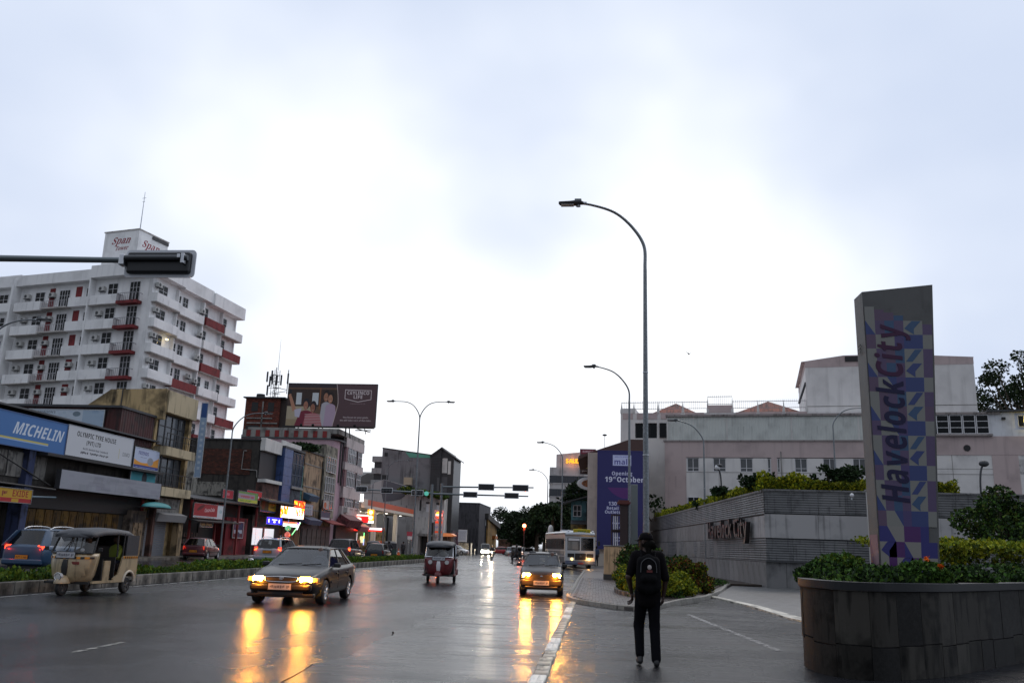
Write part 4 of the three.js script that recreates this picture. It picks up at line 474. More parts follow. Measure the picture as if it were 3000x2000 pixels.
// ---------- left side: white apartment tower ----------
{ const t = thing('apartment_tower', 'white nine storey apartment tower with red balcony panels and a lettered rooftop box', 'apartment building', [-54.5, 0, -97.8]);
  const Lm = new THREE.Matrix4().makeRotationY(-14 * D), Rm = new THREE.Matrix4().makeRotationY(84.26 * D), on = (m, o) => { o.applyMatrix4(m); return o; };
  const w = wallMat(C(0.86, 0.86, 0.88), 'light', 10), red = mat(C(0.2, 0.022, 0.026), 0.8, 0, { map: rep(T.grime, 4) }), P = (n, g, m, mx) => on(mx, part(n, g, m, t));
  const dL = [-Math.cos(14 * D), -Math.sin(14 * D)], dR = [Math.cos(84.26 * D), -Math.sin(84.26 * D)]; const c1 = [dL[0] * 34, dL[1] * 34], c2 = [dR[0] * 20.4, dR[1] * 20.4];
  part('wall', plan([[0, 0], [c2[0], c2[1]], [c2[0] + dL[0] * 34, c2[1] + dL[1] * 34], c1], 0, 33.4), w, t);
  const acG = [uvBox(join([rbox(0.85, 0.6, 0.4, 0.04)])), uvBox(join([cyl(0.21, 0.21, 0.02, -0.12, 0, 0.21, 14, 'z'), box(0.9, 0.03, 0.5, 0, -0.34, 0), box(0.03, 0.3, 0.03, -0.3, -0.45, -0.1), box(0.03, 0.3, 0.03, 0.3, -0.45, -0.1)]))];
  const ac = (mx, x, y, z = 0.3) => { const a = share('air_conditioner', acG[0], M.ac, t); a.position.set(x, y, z); on(mx, a); const f = share('fan_grille', acG[1], M.darkGrey, a); };
  const W = (mx, wd, h, x, y, o) => on(mx, win(t, wd, h, x, y, 0.02, o));
  P('parapet', [bx(-34, -9.1, 32.5, 33.9, -0.5, 0.85), bx(-9.1, 0.85, 32.7, 34.3, -0.5, 1.0), bx(-34, -21, 33.9, 34.1, -0.4, 0.7)], w, Lm); P('parapet', [bx(-0.85, 5.6, 32.7, 34.5, -0.5, 1.0), bx(5.6, 12.5, 32.55, 34.25, -0.5, 0.9), bx(12.5, 20.9, 32.35, 34.05, -0.5, 1.15)], w, Rm);
  P('corner_pier', bx(-1.2, 0.1, 0, 32.7, -0.8, 0.12), w, Lm); P('fin_wall', [bx(-9.15, -8.95, 0, 32.6, 0, 0.95), bx(-21.75, -21.45, 0, 33.4, 0, 1.3)], w, Lm); P('end_pier', bx(20.2, 20.42, 0, 32.4, -1, 0.15), w, Rm);
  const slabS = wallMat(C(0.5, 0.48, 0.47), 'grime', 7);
  for (let k = 0; k < 8; k++) { const y = 29.15 - k * 3.15;
    // left face
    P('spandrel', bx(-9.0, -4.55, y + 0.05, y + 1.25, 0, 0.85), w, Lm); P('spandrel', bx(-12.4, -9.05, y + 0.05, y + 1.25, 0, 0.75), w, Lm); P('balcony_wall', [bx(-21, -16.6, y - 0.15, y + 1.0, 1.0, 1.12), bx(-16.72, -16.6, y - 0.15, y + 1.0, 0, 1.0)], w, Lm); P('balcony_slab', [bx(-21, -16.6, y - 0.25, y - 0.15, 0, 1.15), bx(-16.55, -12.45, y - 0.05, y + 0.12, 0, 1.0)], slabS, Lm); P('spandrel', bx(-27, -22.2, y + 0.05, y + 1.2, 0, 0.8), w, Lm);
    P('balcony_slab', bx(-4.5, -1.35, y - 0.1, y + 0.28, 0, 1.0), red, Lm); const rl = [bx(-4.45, -1.4, y + 1.2, y + 1.26, 0.92, 0.98)]; for (let q = -4.45; q < -1.39; q += 0.28) rl.push(bx(q - 0.015, q + 0.015, y + 0.28, y + 1.2, 0.93, 0.97)); for (const q of [-4.45, -1.4]) rl.push(bx(q - 0.03, q + 0.03, y + 1.2, y + 1.26, 0, 0.93), bx(q - 0.02, q + 0.02, y + 0.28, y + 1.2, 0.45, 0.5)); P('railing', rl, mat(C(0.25, 0.25, 0.27), 0.5, 0.4), Lm);
    const rl2 = [bx(-16.5, -12.5, y + 0.95, y + 1.0, 0.9, 0.95)]; for (let q = -16.4; q < -12.5; q += 0.3) rl2.push(bx(q - 0.015, q + 0.015, y + 0.12, y + 0.95, 0.9, 0.94)); P('railing', rl2, mat(C(0.4, 0.4, 0.42), 0.5, 0.3), Lm);
    P('red_panel', [bx(-12.05, -11.1, y + 1.25, y + 2.85, 0, 0.06)], red, Lm); P('red_panel', [bx(-16.4, -15.55, y + 0.12, y + 2.9, 0, 0.06)], red, Lm);
    W(Lm, 1.6, 2.6, -2.65, y + 1.6, { nx: 3, ny: 2, split: 0.7 }); W(Lm, 1.55, 1.45, -6.1, y + 2.15); W(Lm, 1.15, 1.45, -9.75, y + 1.85, { nx: 2 }); W(Lm, 1.75, 2.4, -13.85, y + 1.35, { nx: 4, ny: 2, split: 0.7 }); W(Lm, 1.6, 1.45, -18.0, y + 1.8); W(Lm, 1.6, 1.45, -24.3, y + 1.9);
    ac(Lm, -7.6, y + 2.2); ac(Lm, -15.7, y + 1.95); if (k > 2) ac(Lm, -11.2, y + 2.1, 0.35); ac(Lm, -19.9, y + 2.0);
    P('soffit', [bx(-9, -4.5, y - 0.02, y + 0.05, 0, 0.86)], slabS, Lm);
    // right face
    const reds = [[0, 2], [1, 3], [2, 2], [3, 1], [4, 3], [5, 2], [6, 3]].filter((q) => q[0] === k).map((q) => q[1]);
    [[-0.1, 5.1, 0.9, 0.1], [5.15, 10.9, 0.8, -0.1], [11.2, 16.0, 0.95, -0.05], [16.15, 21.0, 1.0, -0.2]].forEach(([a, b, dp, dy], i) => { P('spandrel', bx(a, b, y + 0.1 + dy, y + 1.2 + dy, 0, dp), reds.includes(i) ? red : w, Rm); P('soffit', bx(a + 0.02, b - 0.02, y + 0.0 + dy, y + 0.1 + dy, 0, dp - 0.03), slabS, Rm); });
    W(Rm, 1.9, 1.5, 2.2, y + 2.1); W(Rm, 0.8, 1.4, 5.85, y + 1.9, { nx: 1 }); W(Rm, 1.25, 1.5, 7.25, y + 1.95); W(Rm, 1.8, 1.5, 12.0, y + 1.95); if (k > 2) W(Rm, 1.1, 1.5, 14.5, y + 1.75); W(Rm, 1.85, 1.5, 17.0, y + 1.8);
    ac(Rm, 0.6, y + 2.4, 0.5); ac(Rm, 10.6, y + 1.75, 0.6); if (k > 2) ac(Rm, 9.2, y + 2.1, 0.5);
    for (const g of [bx(5.0, 5.12, y + 1.2, y + 3.1, 0, 0.5), bx(10.9, 11.15, y + 1.1, y + 3.1, 0, 0.6), bx(16.0, 16.12, y + 1.1, y + 3.1, 0, 0.5)]) P('rib', g, w, Rm);
  }
  const lt = P('balcony_lamp', bx(3.3, 3.7, 25.3, 25.45, 0.4, 0.6), glow(C(1, 0.85, 0.4), 3), Rm); const pl = new THREE.PointLight(0xffd080, 0.3); pl.position.set(3.5, 25.0, 0.8).applyMatrix4(Rm); t.add(pl);
  // rooftop box with painted lettering on two sides
  const bg = new THREE.Group(); bg.name = 'rooftop_box'; bg.position.set(-4.8, 33.4, -3.6); bg.rotation.y = -14 * D; t.add(bg);
  part('box_wall', bx(-5.6, 0, 0, 6.6, -5.4, 0), w, bg); part('box_cap', [bx(-5.7, 0.1, 6.6, 6.75, -5.5, 0.1)], slabS, bg); part('step', bx(-7.2, 1.2, 0, 1.2, -6, 1.4), w, bg); part('dark_edge', bx(0.005, 0.12, 6.1, 6.5, -5.4, -2.4), M.darkGrey, bg); win(bg, 1.4, 1.0, -2.7, 1.8, 0.02, { nx: 3 });
  const tx = canvas(512, 384, (x, W2, H2) => { x.clearRect(0, 0, W2, H2); x.save(); x.transform(1, 0, -0.18, 1, 30, 0); x.font = 'italic bold 200px serif'; x.fillStyle = '#8e2330'; x.textAlign = 'center'; x.fillText('Span', W2 * 0.5, H2 * 0.5, W2 * 0.86); x.font = 'italic bold 120px serif'; x.fillText('Tower', W2 * 0.62, H2 * 0.85, W2 * 0.6); x.restore(); });
  const lm = mat(C(1, 1, 1), 0.6, 0, { map: tx, alphaTest: 0.5, transparent: true }); const l1 = part('painted_name', new THREE.PlaneGeometry(3.5, 2.5), lm, bg, true); l1.position.set(-2.8, 4.9, 0.012); const l2 = part('painted_name', new THREE.PlaneGeometry(3.6, 2.6), lm, bg, true); l2.position.set(0.012, 4.6, -2.3); l2.rotation.y = Math.PI / 2;
  part('mast', [cyl(0.07, 0.03, 5.5, -0.4, 9.3, -0.5, 6), bar([-0.7, 11.2, -0.5], [-0.1, 11.2, -0.5], 0.03), bar([-0.6, 10.7, -0.5], [-0.2, 10.7, -0.5], 0.03)], M.steel, bg);
}
// ---------- left row of shops; local x runs away from the camera, local z towards the road ----------
const row = (name, label, u0, X = -30) => thing(name, label, 'building', [X, 0, -u0], Math.PI / 2);
const R90 = Math.PI / 2;
const onRow = (u, y, X = -29.9) => [X, y, -u];
const grimy = wallMat(C(0.04, 0.037, 0.035), 'stain', 4), darkBrick = mat(C(0.42, 0.4, 0.4), 0.9, 0, { map: rep(T.brick, 2.4), bumpMap: rep(T.fine, 0.8), bumpScale: 0.006 });
function shutter(parent, x0, x1, y0, y1, z, m, step = 0.11) { const n = Math.floor((y1 - y0) / step), gs = []; for (let i = 0; i < n; i++) gs.push(box(x1 - x0, step * 0.86, 0.03, (x0 + x1) / 2, y0 + (i + 0.5) * step, z, 0.25)); part('roller_shutter', gs, m, parent); }
{ const b = row('tyre_shop', 'two storey tyre shop behind the blue and white sign boards, with yellow brown folding doors', 36);
  part('wall', [bx(0, 21.4, 3.9, 7.3, -9, -0.4), bx(0, 8.5, 0, 3.9, -9, -1.2), bx(8.5, 21.4, 0, 3.9, -9, -0.8)], wallMat(C(0.045, 0.042, 0.04), 'stain', 4), b); part('roof', box(21.6, 0.1, 9, 10.8, 7.6, -4.6, -0.05), M.darkGrey, b);
  each('column', [bx(3.6, 4.3, 0, 7.2, -1.15, 0), bx(7.75, 8.3, 0, 6, -0.75, 0)], wallMat(C(0.035, 0.05, 0.13), 'stain', 3), b); part('column', bx(2.5, 3.6, 3.6, 7, -0.4, -0.1), wallMat(C(0.2, 0.19, 0.17), 'stain', 3), b);
  shutter(b, -2, 2.5, 3.7, 6.6, -0.2, mat(C(0.2, 0.21, 0.2), 0.5, 0.3), 0.16);
  const dm = [wallMat(C(0.11, 0.055, 0.006), 'stain', 2), wallMat(C(0.075, 0.04, 0.006), 'stain', 1.6), wallMat(C(0.13, 0.07, 0.007), 'stain', 2.3)]; for (let i = 0; i < 13; i++) part('folding_door', [bx(8.55 + i * 0.78, 9.25 + i * 0.78, 0.12, 2.75, -0.74, -0.68), bx(8.7 + i * 0.78, 9.1 + i * 0.78, 0.3, 1.35, -0.68, -0.655), bx(8.7 + i * 0.78, 9.1 + i * 0.78, 1.5, 2.6, -0.68, -0.655)], dm[i % 3], b); part('lintel', bx(8.4, 21.4, 2.8, 3.9, -0.8, -0.6), M.black, b);
  part('orange_door', bx(0.5, 4.6, 0.1, 2.8, -1.2, -1.12), wallMat(C(0.3, 0.12, 0.01), 'stain', 2), b); part('blue_door', bx(4.8, 7.6, 0.1, 2.8, -1.2, -1.1), wallMat(C(0.05, 0.06, 0.12), 'stain', 1.2), b);
  part('upper_window', [bx(4.5, 9.8, 4.3, 5.6, -0.4, -0.32)], wallMat(C(0.2, 0.2, 0.2), 'stain', 2), b); part('bracket', [bar([4.7, 5.6, -0.2], [9.6, 4.0, 0.2], 0.04), bar([4.6, 3.9, 0], [9.8, 3.8, 0.4], 0.06), bar([6.3, 5.6, -0.2], [6.4, 4.4, -0.2], 0.03)], M.black, b); part('shelf_tube', bar([7.6, 3.3, 0.3], [10.1, 3.4, 0.3], 0.05), mat(C(0.1, 0.16, 0.2), 0.5), b);
  part('canopy_edge', bx(8.4, 21.3, 5.55, 5.7, -0.4, 0.6), M.black, b);
  const up = row('sheet_clad_block', 'dark red brown sheet clad upper block behind the tyre shop, carrying a faded white board', 53, -30); part('cladding', [bx(0, 4.3, 6.5, 9.45, -11, -0.5)], mat(C(0.06, 0.012, 0.012), 0.6, 0.1, { bumpMap: rep(corr, 1.2), bumpScale: 0.03, map: rep(T.stain, 5) }), up); part('roof_edge', [bx(-0.2, 4.4, 9.45, 9.6, -11.2, -0.4)], M.darkGrey, up);
  part('post', bx(4.0, 4.3, 0, 6.5, -0.9, -0.5), M.redWall, up);
  seed(81);
  sign('shop_sign', 'faded white sign board with worn dark lettering on the red brown sheet wall', 'sign', 5.3, 1.15, [-34.2, 8.72, -52.85], 0, (x, w, h) => { x.fillStyle = '#b9c4cf'; x.fillRect(0, 0, w, h); x.fillStyle = '#9fb2c4'; x.fillRect(w * 0.72, 0, w * 0.28, h); for (let i = 0; i < 60; i++) { x.fillStyle = 'rgba(120,150,175,' + rr(0.05, 0.25) + ')'; x.fillRect(rr(0, w), rr(0, h), rr(5, 50), rr(3, 18)); } txt(x, "MORISON'S", w * 0.25, h * 0.17, h * 0.19, '#59656f'); greek(x, w * 0.03, w * 0.18, h * 0.45, 16, '#7ba6c4'); x.fillStyle = '#6d7d88'; x.beginPath(); x.ellipse(w * 0.64, h * 0.25, 26, 16, 0, 0, 7); x.fill(); });
  sign('shop_sign', 'long blue tyre maker sign with white capitals and a yellow stripe', 'sign', 9.6, 1.75, onRow(41.8, 6.63), R90, (x, w, h) => { x.fillStyle = '#3a6ca6'; x.fillRect(0, 0, w, h); x.save(); x.transform(1, 0, -0.12, 1, 20, 0); txt(x, 'MICHELIN', w * 0.73, h * 0.44, h * 0.5, '#c9d2dd', 'italic bold', 'center', w * 0.5); x.restore(); x.fillStyle = '#c3b45a'; x.fillRect(w * 0.42, h * 0.74, w * 0.42, h * 0.05); x.fillStyle = '#9eb4d2'; x.fillRect(w * 0.42, h * 0.79, w * 0.42, h * 0.03); }, { px: 1024, fw: 0.05, fm: mat(C(0.04, 0.1, 0.26), 0.5) });
  sign('shop_sign', 'white sign of the tyre house with black lettering beside the blue board', 'sign', 7.2, 1.75, onRow(50.25, 6.67), R90, (x, w, h) => { x.fillStyle = '#c2c5ca'; x.fillRect(0, 0, w, h); txt(x, 'OLYMPIC TYRE HOUSE', w * 0.42, h * 0.24, h * 0.23, '#07080a', 'bold', 'center', w * 0.64); txt(x, '(PVT) LTD', w * 0.38, h * 0.48, h * 0.2, '#07080a', 'bold', 'center', w * 0.28); txt(x, 'No.531, Havelock Road, Colombo 06', w * 0.42, h * 0.69, h * 0.09, '#3a3d44', 'bold', 'center', w * 0.5); greek(x, w * 0.2, w * 0.62, h * 0.82, h * 0.08, '#3a3d44'); txt(x, 'DIMO', w * 0.9, h * 0.62, h * 0.19, '#4a4d52', 'normal', 'center', w * 0.14); x.fillStyle = '#b3a94e'; x.fillRect(w * 0.78, h * 0.45, 5, h * 0.35); }, { px: 1024, fw: 0.03 });
  sign('shop_sign', 'small advertising board with purple lettering over orange and blue curves', 'sign', 3.3, 1.36, onRow(55.75, 6.45), R90, (x, w, h) => { x.fillStyle = '#b4bfd6'; x.fillRect(0, 0, w, h); txt(x, 'FRIENDS', w * 0.36, h * 0.25, h * 0.24, '#3d3f7c', 'bold', 'center', w * 0.44); x.fillStyle = '#d8912a'; x.beginPath(); x.moveTo(0, h * 0.55); x.quadraticCurveTo(w * 0.45, h * 0.95, w, h * 0.35); x.lineTo(w, h * 0.85); x.lineTo(0, h * 0.85); x.fill(); x.fillStyle = '#26377d'; x.fillRect(0, h * 0.83, w, h * 0.17); greek(x, w * 0.1, w * 0.9, h * 0.92, 8, '#8fa0d0'); greek(x, w * 0.25, w * 0.5, h * 0.45, 7, '#555a80'); x.fillStyle = '#8a8f98'; x.beginPath(); x.ellipse(w * 0.66, h * 0.6, w * 0.12, h * 0.2, 0, 0, 7); x.fill(); });
  sign('shop_sign', 'small turquoise board under the advertising board', 'sign', 3.3, 0.75, onRow(55.6, 5.3), R90, (x, w, h) => { x.fillStyle = '#2f93a0'; x.fillRect(0, 0, w, h); x.fillStyle = '#1c2f3a'; x.beginPath(); x.ellipse(w * 0.55, h * 0.7, w * 0.1, h * 0.55, 0, 0, 7); x.fill(); });
  sign('shop_sign', 'long blank grey sign board under the tyre house sign', 'sign', 11.4, 1.05, onRow(51.7, 4.42, -29.5), R90, (x, w, h) => { x.fillStyle = '#8f929b'; x.fillRect(0, 0, w, h); for (let i = 0; i < 70; i++) { x.fillStyle = 'rgba(70,72,80,' + rr(0.02, 0.1) + ')'; x.fillRect(rr(0, w), rr(0, h), rr(10, 90), rr(3, 20)); } x.fillStyle = '#7d808a'; x.fillRect(w * 0.5, 0, 2, h); }, { d: 0.3, frame: false });
  sign('shop_sign', 'yellow and red battery sign at the left edge above the blue car', 'sign', 4.0, 0.75, onRow(41.9, 3.3, -29.6), R90, (x, w, h) => { x.fillStyle = '#b8901f'; x.fillRect(0, 0, w, h * 0.68); x.fillStyle = '#a01f22'; x.fillRect(0, h * 0.68, w, h * 0.32); txt(x, 'EXIDE', w * 0.76, h * 0.36, h * 0.62, '#8d120c', 'bold', 'center', w * 0.4); x.fillStyle = '#b8901f'; x.fillRect(w * 0.6, h * 0.72, w * 0.14, h * 0.26); greek(x, w * 0.05, w * 0.5, h * 0.36, 34, '#7d2a1d'); });
}
{ const b = row('yellow_building', 'narrow three storey cream building with stained parapet and glazed bays', 57.5), cr = wallMat(C(0.5, 0.38, 0.21), 'stain', 5), cr2 = wallMat(C(0.5, 0.42, 0.28), 'grime', 5);
  part('wall', [prism([[-13, 0], [-13, 8.4], [-5.75, 8.5], [-5.7, 10.3], [-4.1, 11.45], [-0.02, 11.55], [-0.02, 9.4], [-0.5, 9.4], [-0.5, 0]], 0.3).rotateY(-R90).translate(0.3, 0, 0)], cr, b);
  part('wall', [bx(0.3, 4.4, 0, 11, -4, -0.75), bx(4.4, 4.8, 0, 10.8, -12, -0.2)], cr, b); part('parapet', bx(0.3, 4.8, 9.95, 11.5, -0.7, 0.1), cr2, b);
  for (const [y0, y1] of [[7.7, 9.9], [4.95, 7.0]]) { win(b, 3.9, y1 - y0, 2.3, (y0 + y1) / 2, -0.5, { nx: 4, ny: 2, split: 0.62, b: 0.09, fm: M.darkFrame, pm: mat(C(0.06, 0.065, 0.07), 0.12) }); part('balcony_slab', bx(0.1, 4.5, y0 - 0.75, y0 - 0.15, -0.6, 0.45), cr2, b); const r = [bx(0.1, 4.5, y0 + 0.75, y0 + 0.8, 0.36, 0.4), bx(0.1, 4.5, y0 + 0.35, y0 + 0.38, 0.36, 0.39)]; for (let q = 0.1; q <= 4.5; q += 0.55) r.push(bx(q - 0.02, q + 0.02, y0 - 0.15, y0 + 0.8, 0.36, 0.4)); part('railing', r, M.black, b); }
  part('railing_panel', bx(0.4, 4.3, 3.15, 4.1, -0.3, -0.2), mat(C(0.22, 0.22, 0.22), 0.6, 0, { map: rep(T.stain, 2) }), b); part('shop_canopy', box(4.2, 0.5, 0.9, 2.4, 2.85, -0.1, 0.3), mat(C(0.25, 0.25, 0.25), 0.6), b); shutter(b, 0.6, 3.6, 0.1, 2.6, -0.7, mat(C(0.3, 0.31, 0.34), 0.5, 0.2), 0.13);
  part('pillar', [bx(0, 0.35, 0, 4.4, -0.2, 0.15)], wallMat(C(0.12, 0.06, 0.05), 'stain', 3), b); part('pillar', bx(4.0, 4.6, 0, 2.8, -0.4, 0.1), wallMat(C(0.35, 0.26, 0.16), 'stain', 3), b); part('dark_recess', bx(4.8, 5.3, 2.6, 9.9, -6, -0.9), M.black, b);
  part('drain_pipe', [cyl(0.05, 0.05, 9, 0.2, 5, 0.1, 8), cyl(0.04, 0.04, 2, 0.1, 10.5, -2, 6), cyl(0.04, 0.04, 1.2, -0.05, 10.9, -3.2, 6)], M.darkGrey, b);
  part('side_door', [bx(-0.05, 0, 0.15, 2.5, -2.6, -1.9), bx(-0.05, 0, 0.15, 2.5, -1.8, -1.1)], wallMat(C(0.4, 0.28, 0.17), 'stain', 2), b);
  sign('vertical_sign', 'tall thin blue and white sign projecting from the cream building', 'sign', 0.5, 5.6, [-29.5, 8.6, -62.6], 0.3, (x, w, h) => { x.fillStyle = '#8fa6bf'; x.fillRect(0, 0, w, h); x.fillStyle = '#274c86'; x.fillRect(0, 0, w, h * 0.2); x.fillStyle = '#b9c6d3'; for (let i = 0; i < 9; i++) x.fillRect(w * 0.3, h * (0.26 + i * 0.075), w * 0.4, h * 0.035); }, { px: 64 });
  const aw = thing('awning', 'small turquoise rounded awning under the grey sign board', 'awning', onRow(56.9, 3.35, -29.4), R90); part('cover', [new THREE.SphereGeometry(1, 16, 8, 0, Math.PI * 2, 0, Math.PI / 2).scale(1.75, 0.35, 0.6)], mat(C(0.03, 0.24, 0.25), 0.6), aw); part('frame', bx(-1.8, 1.8, -0.04, 0, -0.5, 0.5), M.darkGrey, aw);
  const al = row('side_alley_front', 'low beige door front in the gap left of the cream building', 55.4, -30.3); part('wall', bx(0, 2.0, 0, 3.1, -2, 0), wallMat(C(0.16, 0.13, 0.11), 'stain', 2), al); part('door', [bx(0.4, 0.95, 0.15, 2.3, 0, 0.06), bx(1.05, 1.6, 0.15, 2.3, 0, 0.06)], wallMat(C(0.36, 0.26, 0.17), 'stain', 2), al); part('grille', Array.from({ length: 6 }, (_, i) => bx(0.3, 1.7, 2.42 + i * 0.08, 2.45 + i * 0.08, 0, 0.04)), M.darkGrey, al);
}
{ const b = row('old_brick_block', 'old sooty building with a bare brick side wall above the low shops', 76.6); // side wall towards the camera
  part('wall', [bx(0, 4.6, 0, 10.2, -14, -0.5)], grimy, b); part('bare_brick', bx(-0.04, 0.02, 7.1, 9.4, -6.0, -1.2), mat(C(0.26, 0.2, 0.17), 0.9, 0, { map: rep(T.brick, 2.2), bumpMap: rep(T.fine, 0.8), bumpScale: 0.006 }), b); part('peeling_plaster', bx(-0.07, 0.02, 5.0, 8.7, -7.4, -6.0), wallMat(C(0.34, 0.34, 0.33), 'stain', 2.2), b); part('peeling_plaster', bx(-0.06, 0.02, 5.2, 6.4, -6.0, -3.2), wallMat(C(0.26, 0.26, 0.25), 'stain', 1.3), b);
  part('roof_edge', [bx(-0.1, 4.6, 10.2, 10.34, -14, -0.4)], M.black, b); part('drain_pipe', [bar([-0.12, 9.2, -1.9], [-0.12, 7.6, -1.95], 0.04), bar([-0.12, 7.6, -1.95], [-0.12, 7.5, -0.5], 0.04), bar([-0.12, 7.5, -0.5], [-0.12, 6.9, -0.45], 0.04), bar([-0.12, 9.25, -1.9], [-0.12, 9.25, -1.6], 0.04)], M.concrete, b);
  part('parapet_sign', [bx(0.05, 4.4, 9.35, 10.5, -0.45, 0.0)], M.offwhite, b); part('void', bx(0.1, 4.0, 6.9, 9.3, -0.49, -0.4), M.black, b); part('balcony_edge', bx(0, 4.2, 6.5, 6.8, -0.4, 0.35), M.offwhite, b); part('brown_wall', bx(0, 4.2, 4.9, 6.5, -0.49, 0.1), wallMat(C(0.09, 0.035, 0.03), 'stain', 3), b); part('shop_canopy', box(7.4, 0.12, 1.6, 3.0, 4.95, 0.4, 0.25), M.darkGrey, b);
  part('shop_front', [bx(0, 8, 0, 2.8, -4, -0.9), bx(0, 8, 3.6, 4.8, -4, -0.3)], M.black, b);
  const blue = mat(C(0.055, 0.1, 0.26), 0.45, 0.1, { map: rep(T.grime, 3) }); const c = row('blue_clad_shop', 'narrow shop front clad in worn blue panels beside a dark glazed bay', 81.2); for (let i = 0; i < 6; i++) part('panel', bx(0, 2.3, 4.9 + i * 0.87, 5.75 + i * 0.87, -0.5, 0.25), blue, c); win(c, 3.1, 3.3, 4.0, 8.3, 0.2, { nx: 3, ny: 3, fm: mat(C(0.07, 0.1, 0.16), 0.4), pm: mat(C(0.04, 0.05, 0.07), 0.1) }); part('wall', [bx(2.3, 5.7, 4.8, 6.6, -6, 0.1), bx(2.3, 5.7, 6.6, 10.1, -6, -0.1), bx(0, 2.3, 4.8, 10.1, -6, -0.5)], wallMat(C(0.09, 0.11, 0.15), 'stain', 3), c); part('cap', bx(-0.05, 5.75, 10.1, 10.3, -6, 0.3), M.darkGrey, c); part('white_edge', box(5.6, 0.7, 0.1, 2.9, 10.5, -0.2), M.offwhite, c); part('teal_post', bx(5.75, 6.15, 5.4, 8.9, -0.4, 0.1), wallMat(C(0.1, 0.3, 0.28), 'stain', 2), c); part('ledge', bx(2.3, 5.7, 6.4, 6.62, 0, 0.4), M.concrete, c);
}
{ const s = row('low_shop_row', 'low dark shops with a sloping sheet roof left of the lit shop fronts', 62.9), mm = mat(C(0.03, 0.03, 0.032), 0.7);
  part('wall', [bx(0, 13.6, 0, 4.4, -12, -1.4)], mm, s); part('roof', box(13.6, 0.1, 4, 6.8, 4.6, -1.7, 0.16), mat(C(0.06, 0.06, 0.062), 0.5, 0.3, { bumpMap: rep(corr, 1.2), bumpScale: 0.03 }), s); each('post', [0.2, 4.6, 9.0, 13].map((u) => bx(u, u + 0.15, 0.15, 4.2, 0, 0.15)), M.redWall, s); part('red_wall', bx(7.9, 12.4, 0.15, 3.2, -1.38, -0.4), wallMat(C(0.2, 0.012, 0.02), 'stain', 3), s); part('shop_canopy', box(8, 0.08, 1.4, 3.6, 2.78, 0.3, 0.2), M.black, s);
  each('goods', Array.from({ length: 26 }, (_, i) => { const u = 0.8 + (i % 9) * 0.42, y = 0.5 + ((i / 9) | 0) * 0.5; return bx(u, u + 0.3, y, y + 0.34, -1.3, -0.95); }), mat(C(0.12, 0.1, 0.09), 0.6, 0, { map: rep(T.speck, 0.7) }), s); part('door', bx(4.8, 6.8, 0.15, 2.6, -1.39, -1.3), M.black, s);
  seed(83);
  sign('shop_sign', 'red drinks sign with a white script word and a white end panel', 'sign', 5.4, 1.1, onRow(65.35, 3.45, -29.5), R90, (x, w, h) => { x.fillStyle = '#9c1c26'; x.fillRect(0, 0, w, h); x.fillStyle = '#c9ccd0'; x.fillRect(0, h * 0.86, w, h * 0.14); x.fillRect(w * 0.77, 0, w * 0.23, h); x.save(); x.rotate(-0.06); txt(x, 'Coca-Cola', w * 0.5, h * 0.56, h * 0.34, '#d8c9cb', 'italic bold', 'center', w * 0.36); x.restore(); x.fillStyle = '#5a1015'; x.beginPath(); x.ellipse(w * 0.22, h * 0.3, w * 0.12, h * 0.12, -0.3, 0, 7); x.fill(); txt(x, 'CA', w * 0.88, h * 0.45, h * 0.3, '#4f9aa3'); greek(x, w * 0.03, w * 0.7, h * 0.93, 8, '#777'); });
  sign('shop_sign', 'small brown board with cream lettering under the red drinks sign', 'sign', 2.2, 0.4, onRow(64.4, 2.45, -29.2), R90, (x, w, h) => { x.fillStyle = '#2f2018'; x.fillRect(0, 0, w, h); greek(x, w * 0.05, w * 0.95, h * 0.5, h * 0.6, '#a9814a'); }, { px: 192 });
  sign('shop_sign', 'plain red shop sign left of the green and yellow board', 'sign', 2.1, 0.72, onRow(68.7, 4.95, -29.6), R90, (x, w, h) => { x.fillStyle = '#a5142a'; x.fillRect(0, 0, w, h); greek(x, w * 0.3, w * 0.7, h * 0.45, h * 0.35, '#c9707f'); }, { px: 192 });
  sign('shop_sign', 'green and yellow shop board with red and white print behind the street lamp', 'sign', 4.3, 0.92, onRow(72.4, 4.9, -29.4), R90, (x, w, h) => { x.fillStyle = '#6f9a4a'; x.fillRect(0, 0, w, h); x.fillStyle = '#b5b93a'; x.fillRect(0, h * 0.68, w, h * 0.32); x.fillStyle = '#9a8f9a'; x.fillRect(0, h * 0.2, w * 0.85, h * 0.48); greek(x, w * 0.12, w * 0.82, h * 0.44, h * 0.22, '#b3404f'); greek(x, w * 0.1, w * 0.7, h * 0.82, h * 0.12, '#4f7a2f'); }, { px: 384 });
  sign('shop_sign', 'wide red shop sign behind the green and yellow board', 'sign', 3.5, 0.8, onRow(74.6, 5.2, -29.75), R90, (x, w, h) => { x.fillStyle = '#c01420'; x.fillRect(0, 0, w, h); x.fillStyle = '#e0c9cc'; x.fillRect(w * 0.62, h * 0.55, w * 0.2, h * 0.24); }, { px: 192 });
  sign('poster', 'red poster with a blue and white picture on the red shop wall', 'poster', 2.2, 1.35, onRow(72.9, 2.2, -30.2), R90, (x, w, h) => { x.fillStyle = '#5d1a2c'; x.fillRect(0, 0, w, h); x.fillStyle = '#2a2f5a'; x.fillRect(w * 0.08, h * 0.06, w * 0.84, h * 0.42); x.fillStyle = '#a9b0be'; x.fillRect(w * 0.1, h * 0.5, w * 0.8, h * 0.22); x.fillStyle = '#3a3350'; x.beginPath(); x.ellipse(w * 0.5, h * 0.8, w * 0.2, h * 0.18, 0, 0, 7); x.fill(); }, { px: 192, fm: M.frame });
